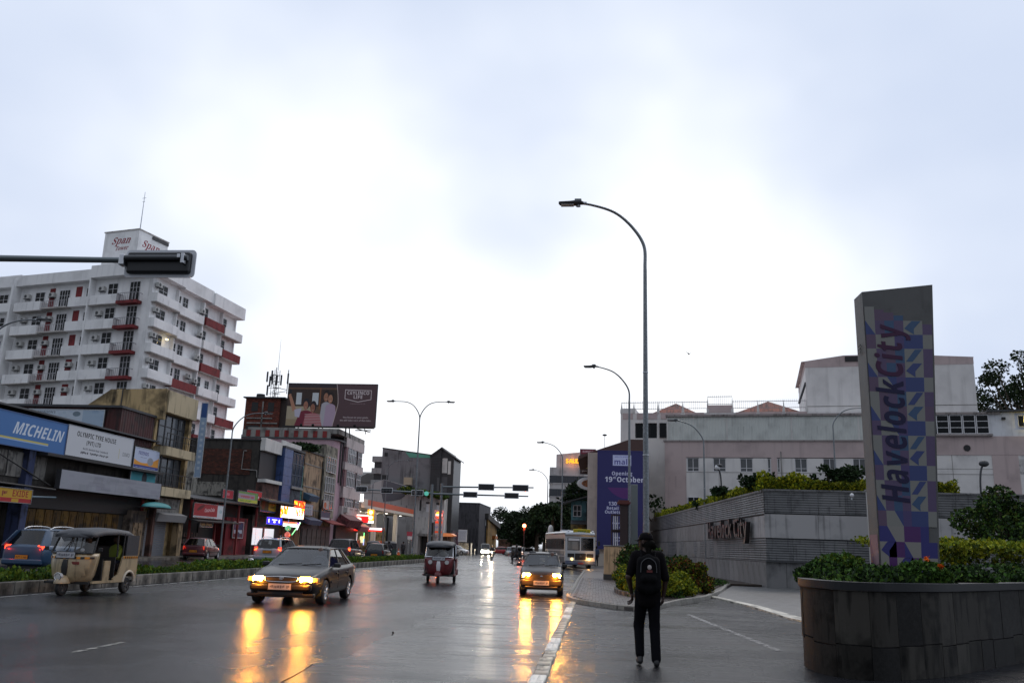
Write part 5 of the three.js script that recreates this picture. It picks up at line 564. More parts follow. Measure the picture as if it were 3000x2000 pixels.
  sign('shop_sign', 'yellow poster board left of the flame lit screen', 'sign', 3.9, 1.25, onRow(78, 4.5, -29.7), R90, (x, w, h) => { x.fillStyle = '#57532f'; x.fillRect(0, 0, w, h); x.fillStyle = '#b09c1e'; x.fillRect(w * 0.52, 0, w * 0.48, h); x.fillStyle = '#2a4a9a'; x.fillRect(0, h * 0.9, w, h * 0.1); x.fillStyle = '#8a4f2a'; x.beginPath(); x.ellipse(w * 0.2, h * 0.5, w * 0.1, h * 0.35, 0, 0, 7); x.fill(); greek(x, w * 0.56, w * 0.94, h * 0.3, h * 0.2, '#5d5418'); greek(x, w * 0.6, w * 0.9, h * 0.62, h * 0.2, '#6d5d18'); }, { px: 256 });
  sign('lit_sign', 'backlit blue sign with white shapes beside the flame lit screen', 'lit sign', 4.0, 0.68, onRow(78.8, 3.15, -29.3), R90, (x, w, h) => { x.fillStyle = '#1c22e0'; x.fillRect(0, 0, w, h); x.fillStyle = '#fff'; x.beginPath(); x.arc(w * 0.16, h * 0.5, h * 0.26, 0.6, 5.6); x.lineTo(w * 0.17, h * 0.5); x.fill(); x.fillRect(w * 0.34, h * 0.28, w * 0.34, h * 0.12); x.fillRect(w * 0.45, h * 0.5, w * 0.12, h * 0.25); x.beginPath(); x.arc(w * 0.82, h * 0.5, h * 0.26, 0.6, 5.6); x.lineTo(w * 0.85, h * 0.5); x.fill(); }, { px: 256, lit: 1.6, lamp: 2, lampColor: 0x3344ff });
  sign('lit_screen', 'glowing stepped screen showing orange flames on white, brightest of the shop signs', 'lit sign', 6.7, 1.1, onRow(83.2, 4.06, -29.2), R90, (x, w, h) => { x.fillStyle = '#fff6e0'; x.fillRect(0, 0, w, h); for (let i = 0; i < 90; i++) { const px = i < 55 ? rr(0, w * 0.34) : rr(w * 0.62, w); x.fillStyle = ['#ff8a00', '#ff4a00', '#ffc400', '#d82a00'][(rnd() * 4) | 0]; x.beginPath(); x.ellipse(px, rr(0, h), rr(4, 16), rr(8, 30), rr(-0.4, 0.4), 0, 7); x.fill(); } x.fillStyle = '#fff'; x.fillRect(w * 0.3, h * 0.3, w * 0.34, h * 0.7); x.fillRect(w * 0.1, h * 0.72, w * 0.88, h * 0.28); }, { px: 512, lit: 3.2, lamp: 6, lampColor: 0xffc070 });
  sign('lit_screen', 'small upright glowing flame panel on top of the wide flame lit screen', 'lit sign', 3.3, 0.68, onRow(85.0, 4.96, -29.2), R90, (x, w, h) => { x.fillStyle = '#ffb300'; x.fillRect(0, 0, w, h); for (let i = 0; i < 46; i++) { x.fillStyle = ['#ff6a00', '#ff3a00', '#ffe27a', '#e01a00'][(rnd() * 4) | 0]; x.beginPath(); x.ellipse(rr(0, w), rr(0, h), rr(5, 18), rr(8, 24), rr(-0.4, 0.4), 0, 7); x.fill(); } x.strokeStyle = '#ff2a00'; x.lineWidth = 12; x.strokeRect(0, 0, w, h); }, { px: 256, lit: 2.4, lamp: 3, lampColor: 0xff8030 });
  sign('poster', 'white poster board with small print right of the flame lit screen', 'poster', 3.9, 1.15, onRow(88.5, 4.6, -29.6), R90, (x, w, h) => { x.fillStyle = '#a9abb5'; x.fillRect(0, 0, w, h); x.fillStyle = '#7a4a55'; x.fillRect(w * 0.12, h * 0.12, w * 0.1, h * 0.35); for (let i = 0; i < 5; i++) greek(x, w * 0.1, w * 0.9, h * (0.52 + i * 0.1), 7, '#6a6c78'); greek(x, w * 0.35, w * 0.85, h * 0.3, 14, '#565866'); }, { px: 256 });
  sign('lit_sign', 'glowing white and red shop fascia under the flame lit screen', 'lit sign', 4.4, 0.5, onRow(82.7, 2.95, -29.1), R90, (x, w, h) => { x.fillStyle = '#ffffff'; x.fillRect(0, 0, w, h); x.fillStyle = '#ff6a4a'; x.fillRect(0, 0, w, h * 0.4); x.fillStyle = '#5a2aff'; x.fillRect(w * 0.94, 0, w * 0.06, h); }, { px: 128, lit: 2.2, lamp: 4 });
  const li = thing('lit_shop_window', 'bright white lit shop interior seen over the silver wagon', 'shop window', onRow(77.7, 1.6, -29.85), R90); for (const [a, b] of [[-2.7, -0.2], [0.1, 2.7]]) part('window_light', bx(a, b, -0.6, 0.85, -0.05, 0), glow(C(0.9, 0.92, 1), 0.75), li); part('frame', [bx(-2.8, 2.8, 0.86, 0.96, -0.05, 0.1), bx(-0.18, 0.08, -1.5, 0.85, -0.05, 0.1), bx(-2.85, -2.72, -1.5, 0.86, -0.05, 0.1), bx(2.72, 2.85, -1.5, 0.86, -0.05, 0.1)], M.black, li); const la = new THREE.RectAreaLight(0xe8ecff, 3, 5.2, 1.4); la.position.set(0, 0.1, 0.15); la.rotation.y = Math.PI; li.add(la);
  const rp = thing('lantern_pillar', 'tall string of red lanterns at the lit shop entrance', 'lantern', [-28.6, 0, -80.6]); part('pole', cyl(0.03, 0.03, 3.2, 0, 1.75, 0, 8), M.steel, rp); for (let i = 0; i < 3; i++) part('lamp_shade', ball(0.28, 0, 1.35 + i * 0.62, 0, 1, 0.95, 1), glow([C(0.9, 0.1, 0.06), C(0.9, 0.16, 0.1), C(0.2, 0.7, 0.3)][i], 0.6), rp); const rpl = new THREE.PointLight(0xff5030, 6); rpl.position.set(0.5, 1.9, 0); rp.add(rpl);
  const nb = thing('neon_strip', 'slanting green and white neon strip right of the lit shop fascia', 'neon light', [-28.9, 2.6, -84.6]); part('neon_tube', bar([0, 0.55, -0.2], [0.1, -0.6, 2.2], 0.05), glow(C(0.2, 0.9, 0.3), 1.5), nb); part('neon_tube', bar([0, 0.6, -0.1], [0.1, -0.1, 0.9], 0.05), glow(C(0.9, 0.95, 1), 1.8), nb);
}
{ const b = row('stained_building', 'four storey building with a blank stained beige wall and a window bay', 87.9), bg = wallMat(C(0.4, 0.29, 0.2), 'stain', 3.4); part('wall', [bx(0, 5.9, 0, 10.5, -10, 0), bx(5.9, 10.4, 0, 4.0, -10, 0)], bg, b); part('bay', bx(5.9, 10.4, 4.0, 11.9, -10, 0.25), wallMat(C(0.3, 0.29, 0.25), 'stain', 4), b); each('floor_band', [4.6, 6.9, 9.2].map((y) => bx(-0.02, 5.9, y, y + 0.1, 0, 0.05)), M.concrete, b); for (const y of [5.7, 7.6, 9.8]) win(b, 3.4, 1.7, 8.1, y, 0.3, { nx: 4, ny: 2, split: 0.6, pm: mat(C(0.12, 0.12, 0.11), 0.2) }); part('roof_edge', [bx(0, 5.9, 10.5, 10.62, -10, 0.15)], M.black, b); part('drain_pipe', cyl(0.06, 0.06, 9, 5.75, 5.5, 0.1, 8), M.black, b); part('shop_front', bx(0.2, 10.2, 0.15, 3.1, 0.02, 0.1), M.black, b); part('blue_awning', box(3, 0.6, 0.9, 1.8, 5.9, 0.3, 0.4), mat(C(0.04, 0.09, 0.15), 0.6), b); each('doors', Array.from({ length: 6 }, (_, i) => bx(0.5 + i * 1.6, 1.9 + i * 1.6, 0.2, 2.7, 0.1, 0.16)), mat(C(0.05, 0.05, 0.05), 0.6, 0, { map: rep(T.stain, 1.5) }), b); part('shop_canopy', [box(4, 0.5, 1.1, 2, 3.5, 0.5, 0.35)], mat(C(0.07, 0.08, 0.14), 0.6), b); part('shop_canopy', [box(5, 0.1, 1.6, 9, 3.55, 0.7, 0.3)], M.redWall, b);
  shrub('roof_plant', 'dark shrub growing on the flat roof before the pink building', [-31.5, 10.5, -91], 1600, 0.3, G.dark, [[0, 0.6, 0, 1.8, 0.5], [-1.6, 0.4, 0.6, 1.2, 0.4], [1.4, 0.3, 2.0, 1.0, 0.3]]);
  seed(85); sign('poster', 'orange and white poster before the stained window bay', 'poster', 2.2, 0.95, onRow(94.6, 5.4, -29.5), R90, (x, w, h) => { x.fillStyle = '#a8a4a0'; x.fillRect(0, 0, w, h); x.fillStyle = '#b55a30'; x.beginPath(); x.ellipse(w * 0.35, h * 0.6, w * 0.22, h * 0.36, 0, 0, 7); x.fill(); }, { px: 128 }); sign('shop_sign', 'dark blue board with a white strip below the orange poster', 'sign', 3.2, 0.9, onRow(94, 4.2, -29.3), R90, (x, w, h) => { x.fillStyle = '#3a3d55'; x.fillRect(0, 0, w, h * 0.75); x.fillStyle = '#b0b3bb'; x.fillRect(0, h * 0.75, w, h * 0.25); }, { px: 128 });
}
{ const b = row('pink_building', 'pinkish mauve five storey building with a rounded corner, under the maroon billboard', 98.5), pk = wallMat(C(0.47, 0.32, 0.38), 'light', 9), wh = wallMat(C(0.5, 0.46, 0.47), 'grime', 6);
  part('wall', [plan([[0, 0.9 + 0.0], [0, 11.5], [11.8, 11.5], [11.8, 0.3], [3.4, 0.3], [1.6, 0.25], [0.5, 0.45]].map(([u, q]) => [u, -q]), 0, 13.0)], pk, b); part('front_panel', [bx(3.6, 11.8, 4.2, 5.6, -0.3, 0.1), bx(3.6, 11.8, 6.6, 7.9, -0.3, 0.1), bx(3.6, 11.8, 9.9, 10.8, -0.3, 0.1), bx(3.6, 11.8, 12.6, 13.7, -0.3, 0.1)], wh, b);
  part('string_course', [plan([[-0.15, -0.9], [-0.15, -11.5], [0.1, -11.5], [0.1, -1], [0.6, -0.4], [3.5, -0.2], [3.5, 0.05], [1.4, 0.05], [0.35, -0.3]], 12.95, 13.12)], M.darkGrey, b); part('parapet', [bx(0.05, 0.3, 13.12, 14.0, -11.5, -0.9), bx(0.3, 11.8, 13.7, 14.3, -11, 0.05)], M.concrete, b); for (let i = 0; i < 9; i++) part('red_parapet_block', bx(-0.02, 0.1, 13.2, 13.95, -11 + i * 1.15, -10.5 + i * 1.15), M.redWall, b);
  for (const [y, h] of [[11.7, 1.9], [8.9, 1.9], [6.1, 1.6]]) { win(b, 3.6, h, 6.6, y, 0.02, { nx: 5, ny: 2, split: 0.62, b: 0.08, pm: mat(C(0.07, 0.075, 0.08), 0.12) }); win(b, 1.8, h, 10.2, y, 0.02, { nx: 3, ny: 2, split: 0.62, b: 0.08 }); part('shutter_panel', bx(3.7, 4.5, y - h / 2, y + h / 2, 0, 0.08), mat(C(0.14, 0.06, 0.07), 0.6), b); }
  part('soot_streak', [bx(2.2, 2.7, 8.2, 13.0, -0.24, -0.19)], M.black, b); part('downpipe', [cyl(0.1, 0.1, 5, 2.9, 10.4, -0.1, 8)], M.black, b); part('air_conditioner', bx(4.6, 5.6, 4.9, 5.5, 0.1, 0.5), M.ac, b); part('ground_front', bx(2, 11.6, 0.15, 3.4, -0.28, 0.05), M.black, b); part('shop_canopy', [box(6, 0.9, 1.4, 5, 3.9, 0.8, 0.5)], mat(C(0.16, 0.04, 0.055), 0.7, 0, { map: rep(T.stain, 2) }), b); part('shop_canopy', [box(5, 0.6, 1.2, 10, 3.3, 0.9, 0.4)], mat(C(0.24, 0.1, 0.12), 0.7), b);
  const h = thing('roof_hut', 'square brick hut with dark windows on the pink building roof', 'hut', [-40.2, 13.1, -101]), hb = mat(C(0.5, 0.3, 0.26), 0.9, 0, { map: rep(T.brick, 2) }); part('wall', bx(-2.3, 2.0, 0, 5.0, -4, 0), hb, h); part('roof', bx(-2.55, 2.7, 5.0, 5.14, -4.2, 0.3), M.darkGrey, h); part('window', [bx(-1.5, -0.7, 3.4, 4.5, 0, 0.05), bx(0.55, 1.3, 3.4, 4.5, 0, 0.05), bx(-2, -0.4, 0.9, 1.7, 0, 0.05)], M.black, h); part('dark_side', bx(2.0, 2.75, 0, 4.95, -4, -0.3), mat(C(0.05, 0.035, 0.03), 0.8), h); part('pipe', [bx(-0.15, 0, 0.2, 4.6, 0.0, 0.12), bx(-1.9, 1.9, 1.9, 2.05, 0, 0.12), bx(-2, 1.2, 2.5, 2.62, 0, 0.12)], M.concrete, h); part('water_tank', cyl(0.55, 0.5, 0.5, -0.9, 5.4, -1, 14), M.black, h); part('white_box', bx(-2.2, -0.9, -0.4, 0.5, 0.2, 0.6), M.offwhite, h);
  const an = thing('antenna_mast', 'rooftop phone mast with panel antennas and a thin whip aerial', 'antenna', [-39.6, 18.24, -102.5]), g = [], pg = []; g.push(cyl(0.06, 0.05, 4, 0, 2, 0, 6), cyl(0.03, 0.012, 4, 0.2, 5.6, 0, 5)); for (const [a, c] of [[-0.5, 0], [0.5, 0.1], [0, 0.5], [0, -0.5]]) g.push(cyl(0.035, 0.035, 3.6, a, 1.8, c, 5)); for (const y of [0.7, 1.4, 2.2, 3.0]) g.push(box(1.5, 0.05, 0.05, 0, y, 0), box(0.05, 0.05, 1.3, 0, y, 0), bar([-0.5, y - 0.6, 0], [0.5, y, 0.1], 0.025)); g.push(bar([0, 1.5, 0], [1.5, 1.2, 0], 0.04), bar([0, 0.8, 0], [1.4, 1.0, 0], 0.04), cyl(0.05, 0.05, 3.0, 1.55, 2.2, 0, 6)); part('lattice', g, M.darkGrey, an); for (const [x, y, z] of [[-0.65, 2.2, 0.2], [-0.2, 2.4, 0.55], [0.35, 2.3, 0.5], [0.7, 2.4, 0], [-0.6, 3.0, -0.2], [1.55, 2.6, 0], [-0.9, 1.1, 0.1], [-1.1, 2.8, 0]]) part('panel_antenna', rbox(0.2, 1.3, 0.12, 0.03, x, y, z), M.darkGrey, an);
  seed(87);
  const bb = sign('billboard', 'large maroon rooftop billboard with a family photograph and a white shield logo', 'billboard', 10.9, 5.15, [-31.35, 17.18, -99.5], 0, (x, w, h) => { x.fillStyle = '#5b4347'; x.fillRect(0, 0, w, h); const split = (y) => w * (0.545 + 0.03 * Math.sin((y / h) * 3.0)); // photograph side
      x.save(); x.beginPath(); x.moveTo(0, 0); x.lineTo(w * 0.545, 0); x.quadraticCurveTo(w * 0.58, h * 0.4, w * 0.57, h * 0.52); x.lineTo(w * 0.525, h); x.lineTo(0, h); x.fillStyle = '#6a4f3d'; x.fill(); x.clip(); x.fillStyle = '#3a2f35'; x.fillRect(0, 0, w, h * 0.1); x.fillStyle = '#3c2a24'; x.fillRect(0, h * 0.14, w * 0.6, h * 0.4); for (const [a, b] of [[0.1, 0.16], [0.28, 0.35]]) { x.fillStyle = '#cfd3d6'; x.fillRect(w * a, h * 0.22, w * (b - a), h * 0.28); } x.fillStyle = '#8d5a3a'; x.fillRect(w * 0.36, h * 0.1, w * 0.015, h * 0.5); x.fillStyle = '#b2a48a'; x.fillRect(0, h * 0.54, w * 0.3, h * 0.46); x.fillStyle = '#a08e70'; x.fillRect(0, h * 0.84, w * 0.3, h * 0.16);
      const fig = (cx, top, hw, sk, hair, shirt, lean = 0) => { x.fillStyle = shirt; x.beginPath(); x.moveTo(cx - hw, h); x.lineTo(cx - hw * 0.7 + lean, top + h * 0.28); x.quadraticCurveTo(cx + lean, top + h * 0.18, cx + hw * 0.7 + lean, top + h * 0.28); x.lineTo(cx + hw, h); x.fill(); x.fillStyle = hair; x.beginPath(); x.ellipse(cx + lean, top + h * 0.08, w * 0.036, h * 0.13, 0, 0, 7); x.fill(); x.fillStyle = sk; x.beginPath(); x.ellipse(cx + lean - w * 0.006, top + h * 0.12, w * 0.026, h * 0.1, 0, 0, 7); x.fill(); x.fillStyle = '#3a211a'; x.fillRect(cx + lean - w * 0.018, top + h * 0.11, w * 0.008, 4); x.fillRect(cx + lean + w * 0.002, top + h * 0.11, w * 0.008, 4); x.fillStyle = '#d9c4bb'; x.fillRect(cx + lean - w * 0.012, top + h * 0.165, w * 0.016, 4); };
      fig(w * 0.44, h * 0.2, w * 0.07, '#a9765c', '#251c1c', '#b7b3ba'); fig(w * 0.5, h * 0.24, w * 0.075, '#b9846a', '#2a1e1c', '#b89fb4', -w * 0.01); x.fillStyle = '#b9846a'; x.beginPath(); x.moveTo(w * 0.01, h * 0.28); x.lineTo(w * 0.035, h * 0.24); x.lineTo(w * 0.11, h * 0.62); x.lineTo(w * 0.07, h * 0.66); x.fill(); x.fillStyle = '#23222a'; x.fillRect(w * 0.005, h * 0.15, w * 0.04, h * 0.1); fig(w * 0.2, h * 0.4, w * 0.1, '#a8705a', '#22202a', '#7a2438', w * 0.02); x.fillStyle = '#c4bfcf'; x.beginPath(); x.moveTo(w * 0.09, h * 0.62); x.lineTo(w * 0.17, h * 0.58); x.lineTo(w * 0.15, h * 0.8); x.lineTo(w * 0.1, h * 0.78); x.fill(); fig(w * 0.3, h * 0.46, w * 0.11, '#9c6650', '#2a2028', '#b0555c'); x.fillStyle = '#c9b4b2'; for (let k = 0; k < 8; k++) x.fillRect(w * 0.21, h * (0.72 + k * 0.036), w * 0.19, h * 0.012); x.restore();
      x.strokeStyle = '#cdb9b4'; x.lineWidth = 7; x.beginPath(); x.moveTo(w * 0.545, 0); x.quadraticCurveTo(w * 0.58, h * 0.4, w * 0.57, h * 0.52); x.lineTo(w * 0.525, h); x.stroke();
      x.strokeStyle = '#d6c8c8'; x.lineWidth = 8; x.beginPath(); x.moveTo(w * 0.645, h * 0.14); x.lineTo(w * 0.935, h * 0.15); x.lineTo(w * 0.935, h * 0.36); x.lineTo(w * 0.79, h * 0.42); x.lineTo(w * 0.645, h * 0.35); x.closePath(); x.stroke(); txt(x, 'CEYLINCO', w * 0.79, h * 0.21, h * 0.11, '#dccfcf', 'bold', 'center', w * 0.25); txt(x, 'LIFE', w * 0.79, h * 0.305, h * 0.11, '#dccfcf', 'bold', 'center', w * 0.12); txt(x, 'A Relationship for Life', w * 0.79, h * 0.46, h * 0.036, '#a98f94', 'italic', 'center', w * 0.24); txt(x, 'You focus on your goals.', w * 0.78, h * 0.78, h * 0.052, '#c9bcbc', 'bold', 'center', w * 0.32); txt(x, 'We will take care of the risks.', w * 0.78, h * 0.85, h * 0.052, '#c9bcbc', 'bold', 'center', w * 0.38); }, { px: 1024, d: 0.25, fw: 0.05, fm: M.black });
  part('catwalk', [bx(-5.5, 5.4, -2.75, -2.62, 0, 0.7)], M.black, bb); each('floodlight', [-3.2, -1.8, 1.2, 3.2].map((x) => [box(0.25, 0.2, 0.2, x, -2.5, 0.75, 0.5), bar([x, -2.65, 0.6], [x, -2.5, 0.75], 0.03)]), M.black, bb); each('support', [-4.5, -1.5, 1.8].map((x) => [bar([x, -3.6, -0.6], [x, 2, -0.35], 0.09), bar([x, -3.6, -2.6], [x, 0.5, -0.35], 0.07)]), M.darkGrey, bb); each('support', [bar([3.2, -2.7, -0.4], [5.0, -3.2, 0.2], 0.05), bar([4.2, -2.7, 0], [4.5, -3.4, 0.4], 0.05), bar([3, -2.9, -0.4], [4.9, -2.9, -0.3], 0.06)], M.black, bb);
}

// ---------- far left: filling station, grey blocks, houses at the road end ----------
{ const f = thing('filling_station', 'filling station with an orange striped canopy and lit soffit beyond the pink building', 'filling station', [-30, 0, -111], R90);
  const org = mat(C(0.5, 0.09, 0.03), 0.5), cr = mat(C(0.6, 0.56, 0.48), 0.5);
  part('canopy', [bx(0, 34, 5.85, 6.25, -13, 0)], cr, f); part('canopy_stripe', [bx(3.2, 34.03, 6.26, 6.98, -13, 0.02)], org, f); part('canopy_stripe', bx(0, 3.15, 6.26, 6.98, -13, 0.02), cr, f);
  each('column', [[10.5, -0.9], [24, -0.9], [10.5, -8], [24, -8]].map(([u, z]) => rbox(0.75, 5.85, 0.6, 0.04, u, 2.93, z)), cr, f);
  each('soffit_light', Array.from({ length: 10 }, (_, i) => bx(1.5 + i * 3.2, 1.8 + i * 3.2, 5.79, 5.845, -1.8 - (i % 3) * 2.4, -1.5 - (i % 3) * 2.4)), glow(C(1, 0.95, 0.85), 4), f); for (const u of [6, 20]) { const l = new THREE.PointLight(0xfff0dd, 25); l.position.set(u, 5.5, -4); f.add(l); }
  part('shop_wall', bx(26, 27, 3.3, 5.85, -13, -3), mat(C(0.2, 0.23, 0.27), 0.7), f); part('shop_front', bx(25.9, 27, 0, 3.3, -13, -3), wallMat(C(0.26, 0.22, 0.14), 'stain', 3), f); part('shop_band', bx(25.8, 26, 3.3, 3.75, -13, -3), org, f); const sw = part('lit_window', bx(25.75, 25.88, 1.4, 2.4, -6.8, -6.2), glow(C(0.9, 0.8, 0.4), 1), f); part('back_wall', bx(27, 60, 0, 5.8, -13, -6), mat(C(0.02, 0.024, 0.02), 0.9), f);
  each('pump', [rbox(0.9, 1.7, 0.6, 0.05, 10.5, 0.95, -3), rbox(0.9, 1.7, 0.6, 0.05, 24, 0.95, -3)], org, f); each('kerb_island', [bx(8, 13, 0, 0.18, -3.6, -0.4), bx(21.5, 26.5, 0, 0.18, -3.6, -0.4)], M.concrete, f);
  seed(91);
  sign('lit_sign', 'tall narrow glowing yellow and orange pole sign before the filling station canopy', 'lit sign', 0.85, 1.75, [-29.2, 4.8, -113], 0.15, (x, w, h) => { x.fillStyle = '#ff9a1a'; x.fillRect(0, 0, w, h); x.fillStyle = '#fff3c0'; x.beginPath(); x.arc(w / 2, h * 0.2, w * 0.3, 0, 7); x.fill(); x.beginPath(); x.arc(w / 2, h * 0.58, w * 0.34, 0, 7); x.fill(); x.fillStyle = '#e8481a'; x.fillRect(0, h * 0.36, w, h * 0.07); x.fillStyle = '#fff'; x.fillRect(0, h * 0.82, w, h * 0.18); }, { px: 96, lit: 2.2, lamp: 6, lampColor: 0xffb050, frame: false });
  const ps = thing('sign_post', 'steel post under the glowing yellow pole sign', 'post', [-29.2, 0, -113.2]); part('post', cyl(0.1, 0.08, 9, 0, 4.5, 0, 8), M.pole, ps);
  sign('lit_sign', 'small square white lit sign at the left end of the orange canopy', 'lit sign', 1.5, 1.0, [-30.2, 7.0, -109.8], 0.4, (x, w, h) => { x.fillStyle = '#fff'; x.fillRect(0, 0, w, h); }, { px: 32, lit: 2, frame: false }); sign('lit_sign', 'red and white lit fascia sign beside the glowing pole sign', 'lit sign', 2.4, 1.0, [-29.6, 4.4, -109], 0.5, (x, w, h) => { x.fillStyle = '#d81c1c'; x.fillRect(0, 0, w, h); x.fillStyle = '#ffd9c8'; x.fillRect(0, 0, w, h * 0.22); x.beginPath(); x.ellipse(w * 0.45, h * 0.6, w * 0.18, h * 0.26, 0, 0, 7); x.fill(); }, { px: 128, lit: 1.6, lamp: 3, lampColor: 0xff6040, frame: false });
  sign('neon_sign', 'long low red and white neon shop sign under the pink building', 'lit sign', 6.5, 0.45, [-29.3, 3.1, -109.2], 0.9, (x, w, h) => { x.fillStyle = '#ff2015'; x.fillRect(0, 0, w, h); x.fillStyle = '#ffe9f4'; x.fillRect(w * 0.2, 0, w * 0.8, h * 0.55); }, { px: 256, lit: 2.4, lamp: 4, lampColor: 0xff5040, frame: false });
  const nt = thing('neon_strip', 'upright rainbow coloured light strip under the red neon sign', 'neon light', [-29.0, 0, -109.6]); [[0.2, 0.9, 0.3], [1, 0.8, 0.2], [0.2, 0.5, 1], [0.4, 0.4, 1]].forEach((k, i) => part('neon_tube', cyl(0.05, 0.05, 0.38, 0, 2.5 - i * 0.38, 0, 8), glow(C(...k), 2), nt)); part('neon_tube', cyl(0.03, 0.03, 1.3, -0.9, 2.0, 0, 6), glow(C(1, 0.8, 0.8), 1), nt);
  const pp = sign('price_sign', 'white filling station price pylon with a lit red and yellow disc and orange price rows', 'price sign', 1.35, 5.2, [-22.35, 3.7, -125], 0.1, (x, w, h) => { x.fillStyle = '#8f9296'; x.fillRect(0, 0, w, h); x.fillStyle = '#e01c12'; x.beginPath(); x.arc(w / 2, h * 0.13, w * 0.4, 0, 7); x.fill(); x.fillStyle = '#ffc21c'; x.beginPath(); x.arc(w / 2, h * 0.13, w * 0.4, 3.14, 4.9); x.lineTo(w / 2, h * 0.13); x.fill(); x.fillStyle = '#f7ece0'; x.fillRect(w * 0.12, h * 0.1, w * 0.74, h * 0.06); txt(x, 'IOC', w * 0.5, h * 0.13, h * 0.055, '#8a2018'); for (let i = 0; i < 5; i++) { x.fillStyle = i % 2 ? '#6b7a9a' : '#e2562a'; x.fillRect(w * 0.12, h * (0.3 + i * 0.13), w * 0.76, h * 0.055); } }, { px: 96, lit: 0.35, d: 0.4, frame: false });
  const ds = thing('lit_disc', 'glowing red and yellow disc on the price pylon', 'lit sign', [-22.35, 5.6, -124.9], 0.1); part('disc', cyl(0.52, 0.52, 0.1, 0, 0, 0, 24, 'z'), glow(C(1, 0.06, 0.02), 1.3), ds); part('yellow_sector', new THREE.CylinderGeometry(0.5, 0.5, 0.06, 16, 1, false, Math.PI * 1.02, Math.PI * 0.5).rotateX(R90).translate(0, 0, 0.06), glow(C(1, 0.6, 0.05), 1.4), ds); part('white_band', bx(-0.48, 0.48, -0.13, 0.13, 0.06, 0.1), glow(C(1, 0.95, 0.9), 0.9), ds); const dl = new THREE.PointLight(0xff5530, 14); dl.position.set(0, 0, 0.6); ds.add(dl);
  const k = thing('kiosk', 'roadside kiosk with a glowing orange canopy edge behind the red three wheeler', 'kiosk', [-22.3, 0, -129]); part('wall', bx(-1.2, 1.2, 0, 2.7, -2, 0), wallMat(C(0.14, 0.12, 0.1), 'stain', 2), k); part('canopy', prism([[-1.5, 2.72], [1.1, 2.72], [1.7, 2.85], [1.2, 3.15], [-1.5, 3.25]], 2.6).translate(0, 0, -2.2), mat(C(0.6, 0.25, 0.12), 0.5, 0, { emissive: C(0.8, 0.25, 0.08), emissiveIntensity: 0.35 }), k);
  const nb = thing('notice_board', 'white notice board with grey print on legs at the bend of the road', 'notice board', [-22.6, 0, -150]); part('board', bx(-0.75, 0.75, 2.1, 4.1, -0.06, 0), M.frame, nb); part('text_panel', new THREE.PlaneGeometry(1.4, 1.8).translate(0, 3.1, 0.006), mat(C(1, 1, 1), 0.7, 0, { map: canvas(128, 160, (x, w, h) => { x.fillStyle = '#b4b6c0'; x.fillRect(0, 0, w, h); for (let i = 0; i < 7; i++) greek(x, w * 0.12, w * 0.88, h * (0.16 + i * 0.11), 8, '#7c8090'); }) }), nb, true); each('leg', [bx(-0.7, -0.6, 0, 2.1, -0.05, 0), bx(0.6, 0.7, 0, 2.1, -0.05, 0)], M.steel, nb);
  const hw = thing('hoarding', 'colourful printed hoarding panels before the dark hall', 'hoarding', [-25.2, 0, -155]); ['#5c5f78', '#7d6f86', '#9a8a95', '#6b4f63'].forEach((c, i) => part('panel', bx(-1.4 + i * 0.7, -0.72 + i * 0.7, 1.0, 4.3 - i * 0.2, -0.05, 0), mat(hex(c), 0.7, 0, { map: rep(T.stain, 1.4) }), hw)); each('post', [-1.4, 0, 1.4].map((x) => bx(x, x + 0.06, 0, 4.3, -0.12, -0.06)), M.steel, hw);
  const ww = thing('boundary_wall', 'pale boundary wall panels under the notice board', 'wall', [-22.4, 0, -150.5]); each('panel', [0, 1, 2].map((i) => bx(-1 + i * 0.62, -0.4 + i * 0.62, 0.1, 1.9, -0.1, 0)), wallMat(C(0.45, 0.42, 0.36), 'stain', 2), ww); each('post', [bx(1.2, 1.4, 0.1, 1.9, -0.2, 0), bx(1.9, 2.0, 0, 1.0, -0.1, 0)], M.offwhite, ww);
  const pv = thing('pedestrian_sign', 'red and white sign plate on a thin post left of the median lamp', 'sign', [-19.45, 0, -92]); part('post', cyl(0.05, 0.05, 2.7, -0.1, 1.35, -0.03, 8), M.steel, pv); part('red_plate', bx(-0.32, 0.32, 2.3, 2.75, 0, 0.03), mat(C(0.4, 0.05, 0.08), 0.5), pv); part('white_plate', bx(-0.22, 0.3, 1.95, 2.28, 0, 0.03), M.frame, pv);
  const gt = thing('gate_house', 'small dark gatehouse with a concrete portal behind the median lamp', 'gatehouse', [-21.7, 0, -112]); part('portal', [bx(-0.9, -0.6, 0, 2.5, -2, 0), bx(0.9, 1.2, 0, 2.5, -2, 0), bx(-0.95, 1.3, 2.5, 2.8, -2.2, 0.2)], M.concrete, gt); part('dark_opening', bx(-0.6, 0.9, 0.03, 2.5, -2, -1), M.black, gt);
  const tc = thing('traffic_cone', 'orange traffic cone on the filling station forecourt', 'traffic cone', [-25, 0.03, -112]); part('cone', new THREE.ConeGeometry(0.2, 0.85, 14).translate(0, 0.47, 0), M.orange, tc); part('base', rbox(0.45, 0.06, 0.45, 0.01, 0, 0.03, 0), M.orange, tc); part('band', cyl(0.135, 0.095, 0.16, 0, 0.5, 0, 14), M.frame, tc);
}
